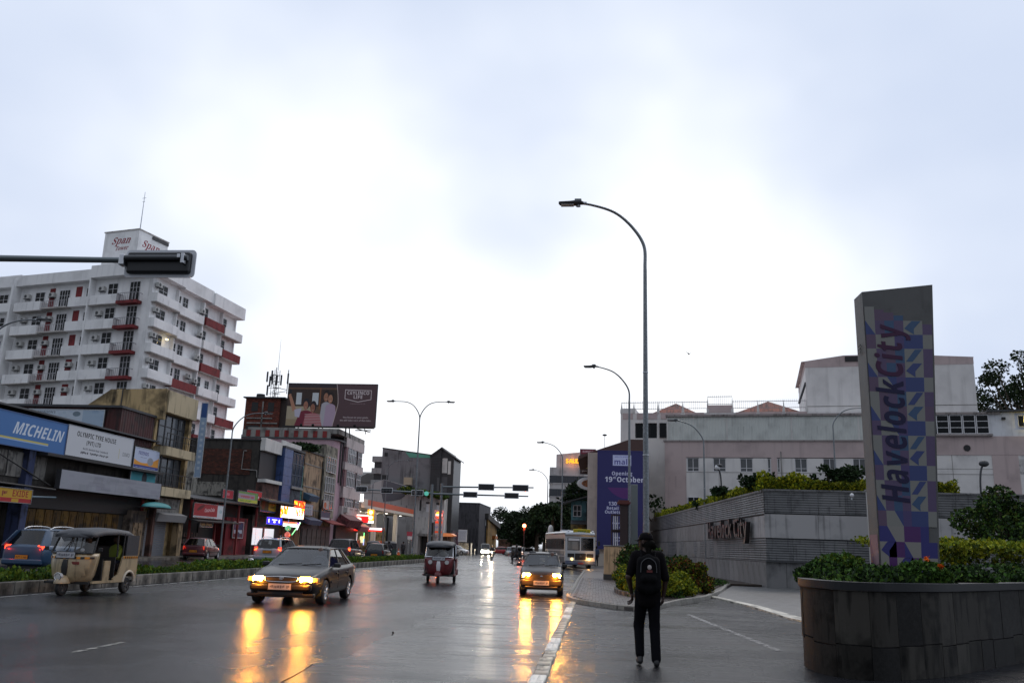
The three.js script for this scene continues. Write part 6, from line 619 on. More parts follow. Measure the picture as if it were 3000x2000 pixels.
{ const w = thing('white_hall', 'low white gabled hall with a dark repaired patch above the orange canopy', 'building', [-36, 0, -152]); part('wall', [prism([[-4.8, 0], [8.6, 0], [8.6, 9.9], [5, 10.2], [2.6, 11.4], [-0.5, 12.2], [-1.4, 12.4], [-4.8, 10.9]], 6).translate(0, 0, -6)], wallMat(C(0.42, 0.42, 0.43), 'grime', 8), w); part('dark_patch', prism([[-1.3, 12.3], [2.5, 11.3], [2.6, 9.6], [1.8, 9.0], [0.5, 8.7], [-1.2, 8.5], [-1.6, 10]], 0.05), mat(C(0.11, 0.11, 0.125), 0.8), w); part('roof_edge', bx(-4.8, 2, 9.95, 10.05, 0, 0.06), M.concrete, w); part('white_wing', bx(4.9, 9.9, 0, 9.7, -4, 1.5), wallMat(C(0.5, 0.5, 0.51), 'grime', 6), w); each('slit_window', [bx(5.6, 5.9, 7.1, 8.9, 1.5, 1.53), bx(6.7, 7.7, 8.3, 8.6, 1.5, 1.56), bx(8.5, 9.3, 8.2, 8.5, 1.5, 1.56)], M.black, w); each('pale_door', [bx(6.8, 7.6, 6.9, 8.2, 1.5, 1.53), bx(8.6, 9.2, 6.9, 8.1, 1.5, 1.53)], M.frame, w); part('small_house', bx(2.0, 3.4, 11.6, 12.9, -3, -1), mat(C(0.42, 0.34, 0.24), 0.8), w);
  seed(95); shrub('roof_plant', 'green creeper along the roof of the white hall', [-30.5, 9.8, -150], 2600, 0.32, [...G.mid, ...G.yellow, ...G.dark], [[0, 0.3, 0, 1.8, 0.5], [-2, 0.6, 0, 1.5, 0.6], [2.4, 0.0, 0, 1.8, 0.5], [4, -0.4, 0.4, 1.2, 0.4]]); }
{ const g = thing('grey_block', 'tall plain grey block with a green skylight edge and a dark glazed stair tower', 'building', [-33, 0, -154]), gw = wallMat(C(0.19, 0.19, 0.205), 'grime', 9), dk = mat(C(0.03, 0.03, 0.033), 0.6);
  part('wall', prism([[-5.4, 0], [3.6, 0], [3.6, 17.0], [-5.4, 18.0]], 22).translate(0, 0, -22), gw, g); part('roof_edge', prism([[-5.45, 17.99], [3.6, 17.0], [3.6, 17.12], [-5.45, 18.2]], 22.1).translate(0, 0, -22.05), dk, g); part('green_skylight', prism([[-1.2, 17.45], [3.5, 16.95], [3.5, 16.5], [-0.4, 16.5]], 0.05), mat(C(0.1, 0.34, 0.24), 0.3), g); part('window', [bx(-5.0, -4.4, 16.6, 17.3, 0, 0.04), bx(-5.2, -4.1, 12.4, 13.3, 0, 0.04)], M.black, g);
  each('stair_balcony', [0, 1, 2].map((i) => bx(-7.2, -5.4, 15.6 - i * 2.1, 16.6 - i * 2.1, -3, 0)), wallMat(C(0.3, 0.3, 0.31), 'grime', 4), g); each('dark_landing', [0, 1].map((i) => bx(-6.8, -5.4, 14.5 - i * 2.1, 15.6 - i * 2.1, -3, -0.3)), dk, g);
  part('tower', [prism([[3.62, 0], [5.4, 0], [5.4, 18.3], [3.62, 17.1]], 16).translate(0, 0, -15.5), prism([[3.4, 16.9], [5.5, 18.45], [5.5, 18.15], [3.4, 16.6]], 16.5).translate(0, 0, -15.8)], dk, g); part('tower_roof', prism([[5.4, 18.45], [8.2, 16.6], [8.2, 16.4], [5.4, 18.2]], 9).translate(0, 0, -8.6), mat(C(0.2, 0.2, 0.2), 0.5, 0.3), g); part('tower_front', prism([[5.4, 0], [7.7, 0], [7.7, 16.7], [5.4, 18.1]], 8).translate(0, 0, -8), mat(C(0.035, 0.034, 0.036), 0.4), g); each('pale_panel', [bx(5.6, 6.5, 13.9, 16.5, 0, 0.06), bx(6.65, 7.15, 13.7, 16.0, 0, 0.06)], M.offwhite, g); each('louvre', Array.from({ length: 8 }, (_, i) => bx(3.62, 5.3, 14.6 + i * 0.28, 14.72 + i * 0.28, 0.5, 0.56)), M.darkGrey, g); each('mullion', [bx(5.38, 5.46, 0, 18, 0, 0.08), bx(7.6, 7.7, 0, 16.5, 0, 0.08), bx(4.9, 5.3, 10, 13, 0.5, 0.53), bx(5.6, 6.6, 10, 13.2, 0, 0.03)], mat(C(0.08, 0.08, 0.085), 0.5), g);
  const d = thing('dark_hall', 'windowless dark grey hall right of the stair tower', 'building', [-27.3, 0, -185]); part('wall', bx(-2.8, 2.75, 0, 10.2, -20, 0), mat(C(0.07, 0.068, 0.078), 0.8, 0, { map: rep(T.grime, 5), bumpMap: rep(corr, 1.6), bumpScale: 0.02 }), d); part('roof_edge', bx(-2.85, 2.8, 10.2, 10.32, -20, 0.1), M.darkGrey, d); part('rib', [-1, 0.9, 1.6, 2.3].map((x) => bx(x, x + 0.08, 0, 5, 0, 0.1)), M.black, d);
  const h = thing('ochre_house', 'long ochre house with a dark pitched roof and white boards, at the road end', 'house', [-25.2, 0, -196], 0); h.rotation.y = 0.06; const oc = wallMat(C(0.34, 0.2, 0.05), 'stain', 5); part('gable_wall', prism([[-1.2, 0], [0.9, 0], [0.9, 7.4], [-0.2, 8.4], [-1.2, 7.8]], 0.4).translate(0, 0, -0.2), M.darkGrey, h); part('side_wall', prism([[0, 0], [38, 0], [38, 6.2], [0, 7.3]], 0.3).rotateY(R90).translate(0.9, 0, -0.2), oc, h); part('roof', prism([[-0.6, 8.55], [39, 7.2], [39, 6.1], [-0.6, 7.3]], 1.2).rotateY(R90 - 0.02).translate(0.2, 0, 0.2), mat(C(0.06, 0.055, 0.05), 0.8), h); part('white_board', bx(-1.0, 0.8, 5.9, 7.7, 0.22, 0.3), M.frame, h); part('round_sign', cyl(0.45, 0.45, 0.08, 0.1, 5.2, 0.3, 18, 'z'), mat(C(0.5, 0.5, 0.55), 0.6), h); part('grey_board', bx(-1.0, 0.2, 3.0, 5.0, 0.22, 0.28), M.concrete, h); each('pilaster', [4, 10, 16, 23, 30].map((z) => bx(0.95, 1.1, 0, 6.6, -z - 0.4, -z)), mat(C(0.14, 0.09, 0.04), 0.8), h); part('orange_awning', bx(0.9, 2.0, 3.3, 4.0, -30, -19), mat(C(0.45, 0.14, 0.02), 0.6), h); each('chimney', [bx(0.2, 0.35, 8, 9.2, -8, -7.85), bx(0.6, 0.75, 7.8, 8.8, -20, -19.85)], M.black, h);
  const bw = thing('brown_wall', 'low brown wall closing the view at the road end', 'wall', [-21.7, 0, -221]); part('wall', bx(-2.6, 3.4, 0, 3.2, -0.4, 0), wallMat(C(0.2, 0.12, 0.09), 'stain', 3), bw); part('coping', bx(-2.7, 3.5, 3.2, 3.32, -0.5, 0.1), M.concrete, bw);
  const rr1 = thing('tiled_houses', 'pale roofs of small houses between the pink building and the grey block', 'house', [-43, 0, -166]); part('wall', [bx(-4, 4, 0, 12.6, -6, 0), bx(-3.6, 0.2, 12.6, 15, -8, -4)], M.offwhite, rr1); part('roof', [prism([[-4.4, 12.6], [4.4, 12.6], [2.4, 14.2], [-1, 14.4]], 7).translate(0, 0, -6.5), prism([[-1, 14], [4.4, 14], [1.6, 15.4]], 4).translate(0, 0, -12)], mat(C(0.14, 0.13, 0.125), 0.7), rr1);
}
// ---------- traffic signals ----------
function signalHead(parent, x, y, z, w, h, back) { const g = rbox(w, h, 0.16, 0.05, x, y, z); const m = part('signal_head', g, mat(C(0.012, 0.013, 0.016), 0.5), parent); const b = 0.05; part('white_border', new THREE.ExtrudeGeometry(poly([[-w / 2 - b, -h / 2 - b], [w / 2 + b, -h / 2 - b], [w / 2 + b, h / 2 + b], [-w / 2 - b, h / 2 + b]], [[[-w / 2 + 0.01, -h / 2 + 0.01], [-w / 2 + 0.01, h / 2 - 0.01], [w / 2 - 0.01, h / 2 - 0.01], [w / 2 - 0.01, -h / 2 + 0.01]]]), { depth: 0.03, bevelEnabled: false }).translate(x, y, z), back ? M.alu : M.frame, m); if (!back) part('signal_lens', [-1, 0, 1].map((i) => cyl(h * 0.27, h * 0.27, 0.1, x + i * w * 0.3, y, z + 0.09, 12, 'z')), mat(C(0.06, 0.06, 0.065), 0.3), m); return m; }
{ const s = thing('traffic_signal', 'large overhead traffic signal seen from behind, on an arm from the left edge', 'traffic signal', [-15.3, 0.24, -14]);
  part('pole', [bar([0, 0, 0], [0, 6.4, 0], 0.16, 0.12, 14)], M.pole, s); part('arm', [taperTube([[0, 5.95, 0], [2.5, 6.08, 0], [7.1, 6.04, 0]], [0.1, 0.065, 0.05], 12, 20)], mat(C(0.13, 0.155, 0.165), 0.45, 0.5), s); part('base_plate', bx(-0.3, 0.3, 0, 0.04, -0.3, 0.3), M.steel, s);
  const hd = new THREE.Group(); hd.name = 'signal_group'; s.add(hd);
  const plate = new THREE.Shape(); const W2 = 0.65, H2 = 0.255, cr = 0.09; plate.moveTo(-W2 + cr, -H2); plate.lineTo(W2 - cr, -H2); plate.quadraticCurveTo(W2, -H2, W2, -H2 + cr); plate.lineTo(W2, H2 - cr); plate.quadraticCurveTo(W2, H2, W2 - cr, H2); plate.lineTo(-W2 + cr, H2); plate.quadraticCurveTo(-W2, H2, -W2, H2 - cr); plate.lineTo(-W2, -H2 + cr); plate.quadraticCurveTo(-W2, -H2, -W2 + cr, -H2);
  const pg = part('border_plate', new THREE.ExtrudeGeometry(plate, { depth: 0.02, bevelEnabled: false }).translate(7.56, 5.99, -0.06), mat(C(0.6, 0.62, 0.66), 0.5), s); part('housing', [rbox(1.17, 0.39, 0.16, 0.05, 7.56, 5.99, -0.02)], mat(C(0.012, 0.013, 0.016), 0.45), s); part('rear_tube', [cyl(0.05, 0.05, 1.16, 7.56, 6.05, 0.11, 12, 'x')], mat(C(0.06, 0.065, 0.07), 0.35, 0.5), s); part('clamp', [rbox(0.1, 0.2, 0.16, 0.02, 6.92, 6.02, 0.05), rbox(0.06, 0.18, 0.1, 0.01, 8.06, 6.03, 0.12), rbox(0.05, 0.07, 0.16, 0.01, 8.0, 6.06, 0.12)], M.alu, s); s.remove(hd);
  const a = thing('traffic_signal', 'far signal mast with three white bordered heads and two dark heads', 'traffic signal', [-14.9, 0.24, -79]); part('pole', bar([0, 0, 0], [0, 6.6, 0], 0.17, 0.13, 12), M.pole, a); part('arm', [bar([0, 5.75, 0], [8.8, 5.75, 0], 0.09, 0.06), bar([0, 5.8, 0], [-7, 6.0, 0], 0.09, 0.06)], mat(C(0.16, 0.18, 0.19), 0.45, 0.5), a);
  for (const x of [3.55, 7.3]) signalHead(a, x, 5.76, 0.1, 1.2, 0.42, true); [[-6.5, 6.0], [-4.15, 5.93], [-1.3, 5.8]].forEach(([x, y]) => signalHead(a, x, y, 0.1, 1.0, 0.42, false)); part('green_lamp', cyl(0.2, 0.2, 0.1, -0.45, 5.75, 0.18, 14, 'z'), glow(C(0.1, 0.5, 0.4), 0.7), a);
  const b = thing('traffic_signal', 'second far signal mast whose higher arm carries two dark heads over the road', 'traffic signal', [-14.9, 0.1, -84]); part('pole', bar([0, 0, 0], [0, 7.2, 0], 0.15, 0.12, 12), M.pole, b); part('arm', bar([0, 6.85, 0], [8.9, 7.0, 0], 0.09, 0.06), mat(C(0.16, 0.18, 0.19), 0.45, 0.5), b); for (const x of [4.35, 7.65]) signalHead(b, x, 6.93, 0.1, 1.45, 0.52, true);
  const c = thing('signal_post', 'short dark pedestal signal with a white bracket left of the red three wheeler', 'traffic signal', [-15.75, 0, -84.5]); part('post', cyl(0.06, 0.06, 2.5, 0.25, 1.25, 0, 8), M.pole, c); part('signal_head', rbox(0.32, 1.15, 0.3, 0.05, 0, 3.0, 0), M.black, c); part('bracket', tube([[0.25, 2.5, 0], [-0.25, 2.6, 0], [-0.28, 3.4, 0], [-0.05, 3.75, 0], [0.2, 3.7, 0]], 0.03), M.frame, c); part('post', cyl(0.05, 0.05, 1.4, 0.25, 3.2, 0, 8), M.pole, c);
  const r = thing('red_signal', 'red signal light glowing before the dark wood at the road end', 'traffic signal', [-9.7, 0, -120]); part('post', cyl(0.06, 0.06, 4.0, 0, 2, 0, 8), M.black, r); part('signal_head', rbox(0.36, 1.0, 0.24, 0.05, 0, 4.15, 0), M.black, r); part('signal_lens', ball(0.24, 0, 4.36, 0.14, 1, 1, 0.5), glow(C(1, 0.22, 0.08), 14), r); const rl = new THREE.PointLight(0xff4a1c, 30); rl.position.set(0, 4.36, 0.5); r.add(rl);
  const wl = thing('distant_lamp', 'small white point of light before the dark wood, right of the red signal', 'light', [-6.9, 4.6, -130]); part('lamp_head', ball(0.11, 0, 0, 0), glow(C(1, 1, 1), 8), wl); part('post', cyl(0.03, 0.03, 4.6, 0, -2.3, -0.1, 6), M.black, wl);
}

// ---------- vehicles (local +z is the front) ----------
const csg = new Evaluator(); csg.useGroups = false; csg.attributes = ['position', 'normal', 'uv'];
const tyreG = (r, w) => uvBox(join(new THREE.LatheGeometry([[r * 0.6, -w / 2], [r * 0.9, -w / 2], [r * 0.98, -w * 0.4], [r, -w * 0.25], [r, w * 0.25], [r * 0.98, w * 0.4], [r * 0.9, w / 2], [r * 0.6, w / 2]].map(([a, b]) => new THREE.Vector2(a, b)), 24).rotateZ(R90)));
const rimG = (r, w, side, spokes = 5) => uvBox(join([cyl(r * 0.62, r * 0.62, w * 0.7, 0, 0, 0, 20, 'x'), new THREE.TorusGeometry(r * 0.6, r * 0.05, 6, 22).rotateY(R90).translate(side * w * 0.4, 0, 0), cyl(r * 0.16, r * 0.14, 0.03, side * w * 0.42, 0, 0, 12, 'x'), ...Array.from({ length: spokes }, (_, i) => { const a = i / spokes * 6.283; return bar([side * w * 0.4, 0, 0], [side * w * 0.38, Math.sin(a) * r * 0.58, Math.cos(a) * r * 0.58], r * 0.1, r * 0.08, 6); })]));
const wheelCache = new Map();
function wheel(parent, x, y, z, r, w, rm = M.alu) { const side = Math.sign(x) || 1, key = [r, w, side].join(); if (!wheelCache.has(key)) wheelCache.set(key, [tyreG(r, w), rimG(r, w, side)]); const [a, b] = wheelCache.get(key), t = share('wheel', a, M.rubber, parent); t.position.set(x, y, z); share('rim', b, rm, t); }
const paint = (c, o = {}) => mat(c, 0.4, 0.1, { clearcoat: 0.45, clearcoatRoughness: 0.12, ...o });
const plateTex = (bg, fg) => canvas(128, 40, (x, w, h) => { x.fillStyle = bg; x.fillRect(0, 0, w, h); seed(bg.charCodeAt(2) * 7); greek(x, 8, 120, 20, 20, fg); });
const plW = mat(C(0.75, 0.75, 0.75), 0.5, 0, { map: plateTex('#b9babf', '#6c6d75') }), plY = mat(C(0.8, 0.8, 0.8), 0.5, 0, { map: plateTex('#d88a12', '#8a5410') });
function plate(parent, x, y, z, m, back, rx = 0) { const g = new THREE.PlaneGeometry(0.5, 0.14); const p = part('number_plate', g, m, parent, true); p.position.set(x, y, z); p.rotation.set(rx, back ? Math.PI : 0, 0); const q = share('plate_frame', plateFrameG, M.black, p); }
const plateFrameG = uvBox(join(bx(-0.265, 0.265, -0.085, 0.085, -0.02, -0.004)));
const screen = mat(C(0.62, 0.64, 0.65), 0.03, 0, { transmission: 1, thickness: 0, ior: 1.62 });
const amber = C(1, 0.46, 0.07);
function car(name, label, cat, p, turn, s, group) {
  const t = thing(name, label, cat, p, turn, group), { L, W, H, st, cab } = s, hl = L / 2;
  const ring = (z, hw, yt, yb, crown = 0.03) => { const h = [[0.8, yb], [0.95, yb + 0.05], [1, yb + 0.2], [1, (yb + yt) / 2 + 0.05], [0.978, yt - 0.14], [0.935, yt - 0.05], [0.86, yt - 0.008], [0.62, yt + crown * 0.5]].map(([a, y]) => [a * hw, y, z]); return [...h, [0, yt + crown, z], ...h.slice().reverse().map(([x, y, zz]) => [-x, y, zz])]; };
  let body = loft(st.map((q) => ring(...q)).map((r) => r.slice().reverse()));
  const rw = s.rw, ax = s.ax; // wheel arches cut out
  let br = new Brush(body); br.updateMatrixWorld();
  for (const z of ax) { const c = new Brush(cyl(rw * 1.17, rw * 1.17, W + 0.6, 0, 0, 0, 28, 'x')); c.position.set(0, rw * 1.02, z); c.updateMatrixWorld(); br = csg.evaluate(br, c, SUBTRACTION); br.updateMatrixWorld(); }
  part('body', br.geometry, s.paint, t); part('underbody', [bx(-W * 0.36, W * 0.36, 0.2, 0.6, -hl * 0.92, hl * 0.9)], M.black, t);
  const [zc, zf, zr, zb, yc, yb2, hb, hr] = cab, yr = H - 0.05;
  // roof, pillars, panes
  part('roof', loft([[zf + 0.04, 0.0], [zf - 0.15, 0.035], [(zf + zr) / 2, 0.06], [zr + 0.15, 0.035], [zr - 0.04, 0.0]].map(([z, up]) => { const top = [-1, -0.92, -0.6, 0, 0.6, 0.92, 1].map((k) => [k * hr * 1.03, yr - 0.045 * Math.pow(Math.abs(k), 5) + up * (1 - k * k * 0.4), z]); return [...top, [hr * 0.9, yr - 0.07, z], [-hr * 0.9, yr - 0.07, z]]; }).reverse()), s.paint, t);
  part('windscreen', gridGeo(8, 4, (u, v) => { const k = u * 2 - 1; return [k * lerp(hb * 0.96, hr * 0.97, v), lerp(yc, yr - 0.02, v), lerp(zc, zf, v) + 0.07 * (1 - k * k) * (1 - v * 0.6)]; }), s.glass || M.carGlass, t);
  part('rear_window', gridGeo(8, 4, (u, v) => { const k = 1 - u * 2; return [k * lerp(hb * 0.94, hr * 0.97, v), lerp(yb2, yr - 0.02, v), lerp(zb, zr, v) - 0.05 * (1 - k * k)]; }), M.carGlass, t);
  const blackP = M.black, sy = Math.min(yc, 0.95);
  for (const sd of [-1, 1]) for (const z of [lerp(zf, zr, 0.12), lerp(zf, zr, 0.85)]) { part('seat', [rbox(0.46, 0.62, 0.14, 0.05, sd * 0.34, sy, z), rbox(0.24, 0.18, 0.09, 0.03, sd * 0.34, sy + 0.38, z - 0.02)], M.darkGrey, t); }
  if (s.driver) { const dz = lerp(zf, zr, 0.12) + 0.14; part('driver', [loft([[sy - 0.2, 0.2], [sy + 0.05, 0.21], [sy + 0.2, 0.16], [sy + 0.27, 0.06]].map(([y, w]) => Array.from({ length: 12 }, (_, i) => { const a = -i / 12 * 6.283; return [0.34 + Math.cos(a) * w, y, dz + Math.sin(a) * w * 0.6]; }))), bar([0.2, sy + 0.12, dz], [0.26, yc + 0.04, zc - 0.5], 0.05, 0.035), bar([0.48, sy + 0.12, dz], [0.42, yc + 0.04, zc - 0.5], 0.05, 0.035)], mat(C(0.1, 0.1, 0.12), 0.8), t); part('driver_head', ball(0.1, 0.34, sy + 0.36, dz, 0.85, 1.1, 1), M.skin, t); }
  part('dashboard', rbox(hb * 1.8, 0.16, 0.3, 0.05, 0, yc - 0.02, zc - 0.28), M.black, t); part('steering_wheel', new THREE.TorusGeometry(0.18, 0.018, 6, 16).rotateX(-0.5).translate(0.33, yc + 0.06, zc - 0.5), M.black, t); part('mirror', rbox(0.2, 0.06, 0.03, 0.01, 0, yr - 0.12, zf + 0.12), M.black, t);
  for (const sd of [-1, 1]) {
    const P = (u, v) => [sd * lerp(hb * 0.985, hr * 0.99, v), lerp(lerp(yc, yb2, u) - 0.04, yr - 0.03, v), lerp(lerp(zc, zb, u), lerp(zf, zr, u), v)];
    part('side_window', gridGeo(8, 3, (u, v) => { const q = P(sd > 0 ? u : 1 - u, v); return q; }), M.carGlass, t);
    const B = [0, ...(s.pillars || [0.5]), 1]; B.forEach((u, i) => { const end = i === 0 || i === B.length - 1, a = P(u, 0), b = P(u, 1), w = i === B.length - 1 ? (s.cw || 0.11) : i === 0 ? 0.05 : 0.045; const qx = sd * 0.012; part('pillar', loft([[a, 1], [b, 0.75]].map(([q, k]) => [[q[0] + qx, q[1], q[2] - w * k], [q[0] + qx, q[1], q[2] + w * k], [q[0] - sd * 0.05, q[1], q[2] + w * k], [q[0] - sd * 0.05, q[1], q[2] - w * k]])), end ? s.paint : blackP, t); });
    each('mirror', [rbox(0.16, 0.11, 0.1, 0.03, sd * (hb + 0.12), yc + 0.03, zc - 0.28), bar([sd * hb, yc, zc - 0.26], [sd * (hb + 0.1), yc, zc - 0.27], 0.025)], s.mirror || M.black, t);
    part('door_seam', [...(s.seams || [0.18, -0.85]).map((z) => bx(sd * (W / 2 - 0.012), sd * (W / 2 + 0.002), 0.36, yc - 0.1, z - 0.006, z + 0.006)), bx(sd * (W / 2 - 0.006), sd * (W / 2 + 0.012), 0.5, 0.55, ax[1] + rw * 1.2, ax[0] - rw * 1.2)], blackP, t);
    for (const z of (s.seams || [0.18, -0.85])) part('door_handle', rbox(0.03, 0.035, 0.16, 0.01, sd * (W / 2 + 0.005), yc - 0.17, z + 0.18), s.handle || s.paint, t);
    wheel(t, sd * (W / 2 - 0.11), rw, ax[0], rw, 0.19, s.rim); wheel(t, sd * (W / 2 - 0.11), rw, ax[1], rw, 0.19, s.rim);
    if (s.rails) part('roof_rail', tube([[sd * hr * 0.86, yr, zf - 0.1], [sd * hr * 0.86, yr + 0.09, zf - 0.3], [sd * hr * 0.86, yr + 0.09, zr + 0.3], [sd * hr * 0.86, yr, zr + 0.1]], 0.02), M.alu, t);
  }
  part('wiper', [bar([-0.45, yc + 0.02, zc + 0.06], [0.1, yc + 0.06, zc + 0.09], 0.012), bar([0.1, yc + 0.02, zc + 0.09], [0.55, yc + 0.06, zc + 0.03], 0.012)], blackP, t);
  const F = s.front, R = s.rear;
  if (F) { part('grille', F.grille, s.grilleM || blackP, t); if (F.trim) part('grille_trim', F.trim, M.chrome, t); if (F.low) part('lower_intake', F.low, blackP, t); if (F.bump) part('bumper', F.bump, F.bumpM || s.paint, t);
    for (const sd of [-1, 1]) { const lit = s.lit; const h = part('headlight', rbox(F.hw, F.hh, 0.16, 0.05, 0, 0, 0, 3), lit ? glow(s.litC || amber, lit) : M.lens, t); h.position.set(sd * F.hx, F.hy, F.hz); h.rotation.y = sd * (F.ht ?? 0.25);
      if (lit && s.beam) { const l = new THREE.PointLight(s.litHex || 0xff9420, s.beam); l.position.set(sd * F.hx, F.hy, F.hz + 0.24); t.add(l); l.shadow.radius = 3; } else if (lit) { const l = new THREE.PointLight(s.litHex || 0xffffff, s.pt || 8, 20); l.position.set(sd * F.hx, F.hy, F.hz + 0.25); t.add(l); }
      if (F.ind) part('indicator', rbox(0.16, F.hh * 0.8, 0.14, 0.03, sd * (F.hx + F.hw / 2 + 0.06), F.hy, F.hz - 0.1), mat(C(0.5, 0.3, 0.15), 0.15), t); }
    if (F.badge) part('badge', ball(0.06, 0, F.badge, F.hz + 0.09, 1.3, 0.8, 0.3), M.chrome, t);
    plate(t, 0, F.py, F.pz, plW); }
  if (R) { for (const sd of [-1, 1]) { const h = part('tail_light', rbox(R.w, R.h, 0.12, 0.03, sd * R.x, R.y, R.z), R.lit ? glow(C(1, 0.06, 0.02), R.lit) : mat(C(0.25, 0.015, 0.015), 0.15), t); if (R.white) part('reverse_light', rbox(R.w * 0.9, 0.1, 0.12, 0.02, sd * R.x, R.y - R.h / 2 - 0.06, R.z), M.lens, t); if (R.amb) part('indicator', rbox(R.w * 0.8, R.amb, 0.13, 0.02, sd * R.x, R.y - R.h * 0.1, R.z - 0.005), glow(C(1, 0.35, 0.05), 1.6), t); if (R.lit) { const l = new THREE.PointLight(0xff2010, R.lit * 0.1); l.position.set(sd * R.x, R.y, R.z - 0.2); t.add(l); } }
    plate(t, 0, R.py, R.pz, plY, true); if (R.bump) part('bumper', R.bump, R.bumpM || s.paint, t); part('tailgate_seam', [bx(-W * 0.4, W * 0.4, R.seam ?? 0.62, (R.seam ?? 0.62) + 0.012, R.z - 0.075, R.z - 0.03)], blackP, t); }
  return t;
}
// oncoming dark grey saloon with amber headlights
{ const bp = paint(C(0.014, 0.0135, 0.013), { ior: 1.3, clearcoat: 0.22 });
  const sal = { L: 4.23, W: 1.67, H: 1.4, driver: true, rw: 0.295, ax: [1.27, -1.13], paint: bp, cab: [0.78, 0.1, -1.0, -1.58, 0.9, 0.95, 0.74, 0.56], pillars: [0.46, 0.86], cw: 0.12, lit: 110, beam: 2.4, glass: screen,
    st: [[-2.1, 0.62, 0.8, 0.34, 0.01], [-2.06, 0.72, 0.9, 0.26, 0.02], [-1.9, 0.79, 0.95, 0.22], [-1.55, 0.825, 0.96, 0.2], [-0.9, 0.835, 0.93, 0.2], [0, 0.835, 0.91, 0.2], [0.8, 0.83, 0.9, 0.2], [1.2, 0.82, 0.85, 0.2], [1.6, 0.79, 0.78, 0.21], [1.9, 0.74, 0.715, 0.22], [2.04, 0.66, 0.66, 0.26], [2.1, 0.56, 0.58, 0.32, 0.01]],
    front: { grille: [bx(-0.32, 0.32, 0.575, 0.645, 2.05, 2.105), ...[0, 1, 2].map((i) => bx(-0.32, 0.32, 0.58 + i * 0.025, 0.588 + i * 0.025, 2.105, 2.112))], trim: [tube([[-0.36, 0.655, 2.08], [-0.34, 0.575, 2.1], [-0.25, 0.555, 2.115], [0, 0.55, 2.12], [0.25, 0.555, 2.115], [0.34, 0.575, 2.1], [0.36, 0.655, 2.08]], 0.014), tube([[-0.36, 0.655, 2.08], [0, 0.675, 2.11], [0.36, 0.655, 2.08]], 0.012)], low: [bx(-0.5, 0.5, 0.26, 0.34, 2.0, 2.1)], bump: [rbox(1.36, 0.16, 0.2, 0.06, 0, 0.42, 2.05), rbox(1.5, 0.1, 0.2, 0.04, 0, 0.24, 1.99)], hx: 0.52, hy: 0.6, hz: 2.0, hw: 0.28, hh: 0.15, ht: 0.35, ind: true, badge: 0.615, py: 0.44, pz: 2.165 },
    rear: { x: 0.6, y: 0.78, z: -2.06, w: 0.3, h: 0.16, py: 0.7, pz: -2.13 } };
  car('saloon_car', 'dark grey saloon with amber headlights coming towards the camera on the wet road', 'car', [-7.72, 0, -23.5], 0.06, sal).scale.set(1.1, 1, 1.1); }
// boxy small hatchback with brighter headlights
{ const sm2 = { L: 3.45, W: 1.47, H: 1.39, driver: true, rw: 0.27, ax: [1.15, -1.1], paint: paint(C(0.03, 0.027, 0.025), { ior: 1.3, clearcoat: 0.25 }), cab: [0.72, 0.14, -1.25, -1.62, 0.93, 0.95, 0.66, 0.53], pillars: [0.42, 0.78], cw: 0.14, lit: 260, beam: 3.0, mirror: M.black, glass: screen,
    st: [[-1.72, 0.6, 0.88, 0.3, 0.01], [-1.66, 0.69, 0.95, 0.24], [-1.3, 0.73, 0.96, 0.2], [0, 0.735, 0.94, 0.2], [0.75, 0.73, 0.93, 0.2], [1.15, 0.72, 0.86, 0.2], [1.5, 0.69, 0.78, 0.22], [1.66, 0.63, 0.72, 0.25], [1.72, 0.56, 0.62, 0.3, 0.01]],
    front: { grille: [bx(-0.3, 0.3, 0.56, 0.68, 1.66, 1.725)], low: [bx(-0.62, 0.62, 0.22, 0.3, 1.6, 1.7)], bump: [rbox(1.36, 0.2, 0.2, 0.05, 0, 0.42, 1.66), rbox(1.08, 0.08, 0.06, 0.03, 0, 0.28, 1.74)], bumpM: paint(C(0.03, 0.027, 0.025), { ior: 1.3, clearcoat: 0.2 }), hx: 0.48, hy: 0.63, hz: 1.62, hw: 0.27, hh: 0.17, ht: 0.22, badge: 0.63, py: 0.42, pz: 1.775 },
    rear: { x: 0.55, y: 0.75, z: -1.66, w: 0.2, h: 0.26, py: 0.6, pz: -1.73 } };
  car('hatchback_car', 'small boxy hatchback with blazing amber headlights next to the painted kerb', 'car', [-1.85, 0.014, -31.0], 0.05, sm2); }
// cars beyond the median seen from behind
const suvBlue = { L: 4.3, W: 1.78, H: 1.66, rw: 0.34, ax: [1.3, -1.25], paint: paint(C(0.012, 0.05, 0.11)), rails: true, cab: [0.9, 0.25, -1.6, -2.0, 1.02, 1.06, 0.8, 0.62], pillars: [0.36, 0.7], cw: 0.26, rim: M.alu, st: [[-2.13, 0.72, 0.95, 0.4, 0.01], [-2.08, 0.82, 1.04, 0.32], [-1.7, 0.88, 1.07, 0.26], [0, 0.89, 1.03, 0.26], [0.9, 0.88, 1.01, 0.26], [1.7, 0.84, 0.92, 0.28], [2.1, 0.7, 0.75, 0.34, 0.01]], rear: { x: 0.66, y: 0.93, z: -2.04, w: 0.24, h: 0.26, lit: 3, py: 0.62, pz: -2.16, bump: [rbox(1.6, 0.22, 0.2, 0.07, 0, 0.45, -2.08)], seam: 0.72 } };
car('crossover_car', 'blue crossover with roof rails at the left edge, beyond the median', 'car', [-20.9, 0, -33.2], Math.PI - 0.04, suvBlue);
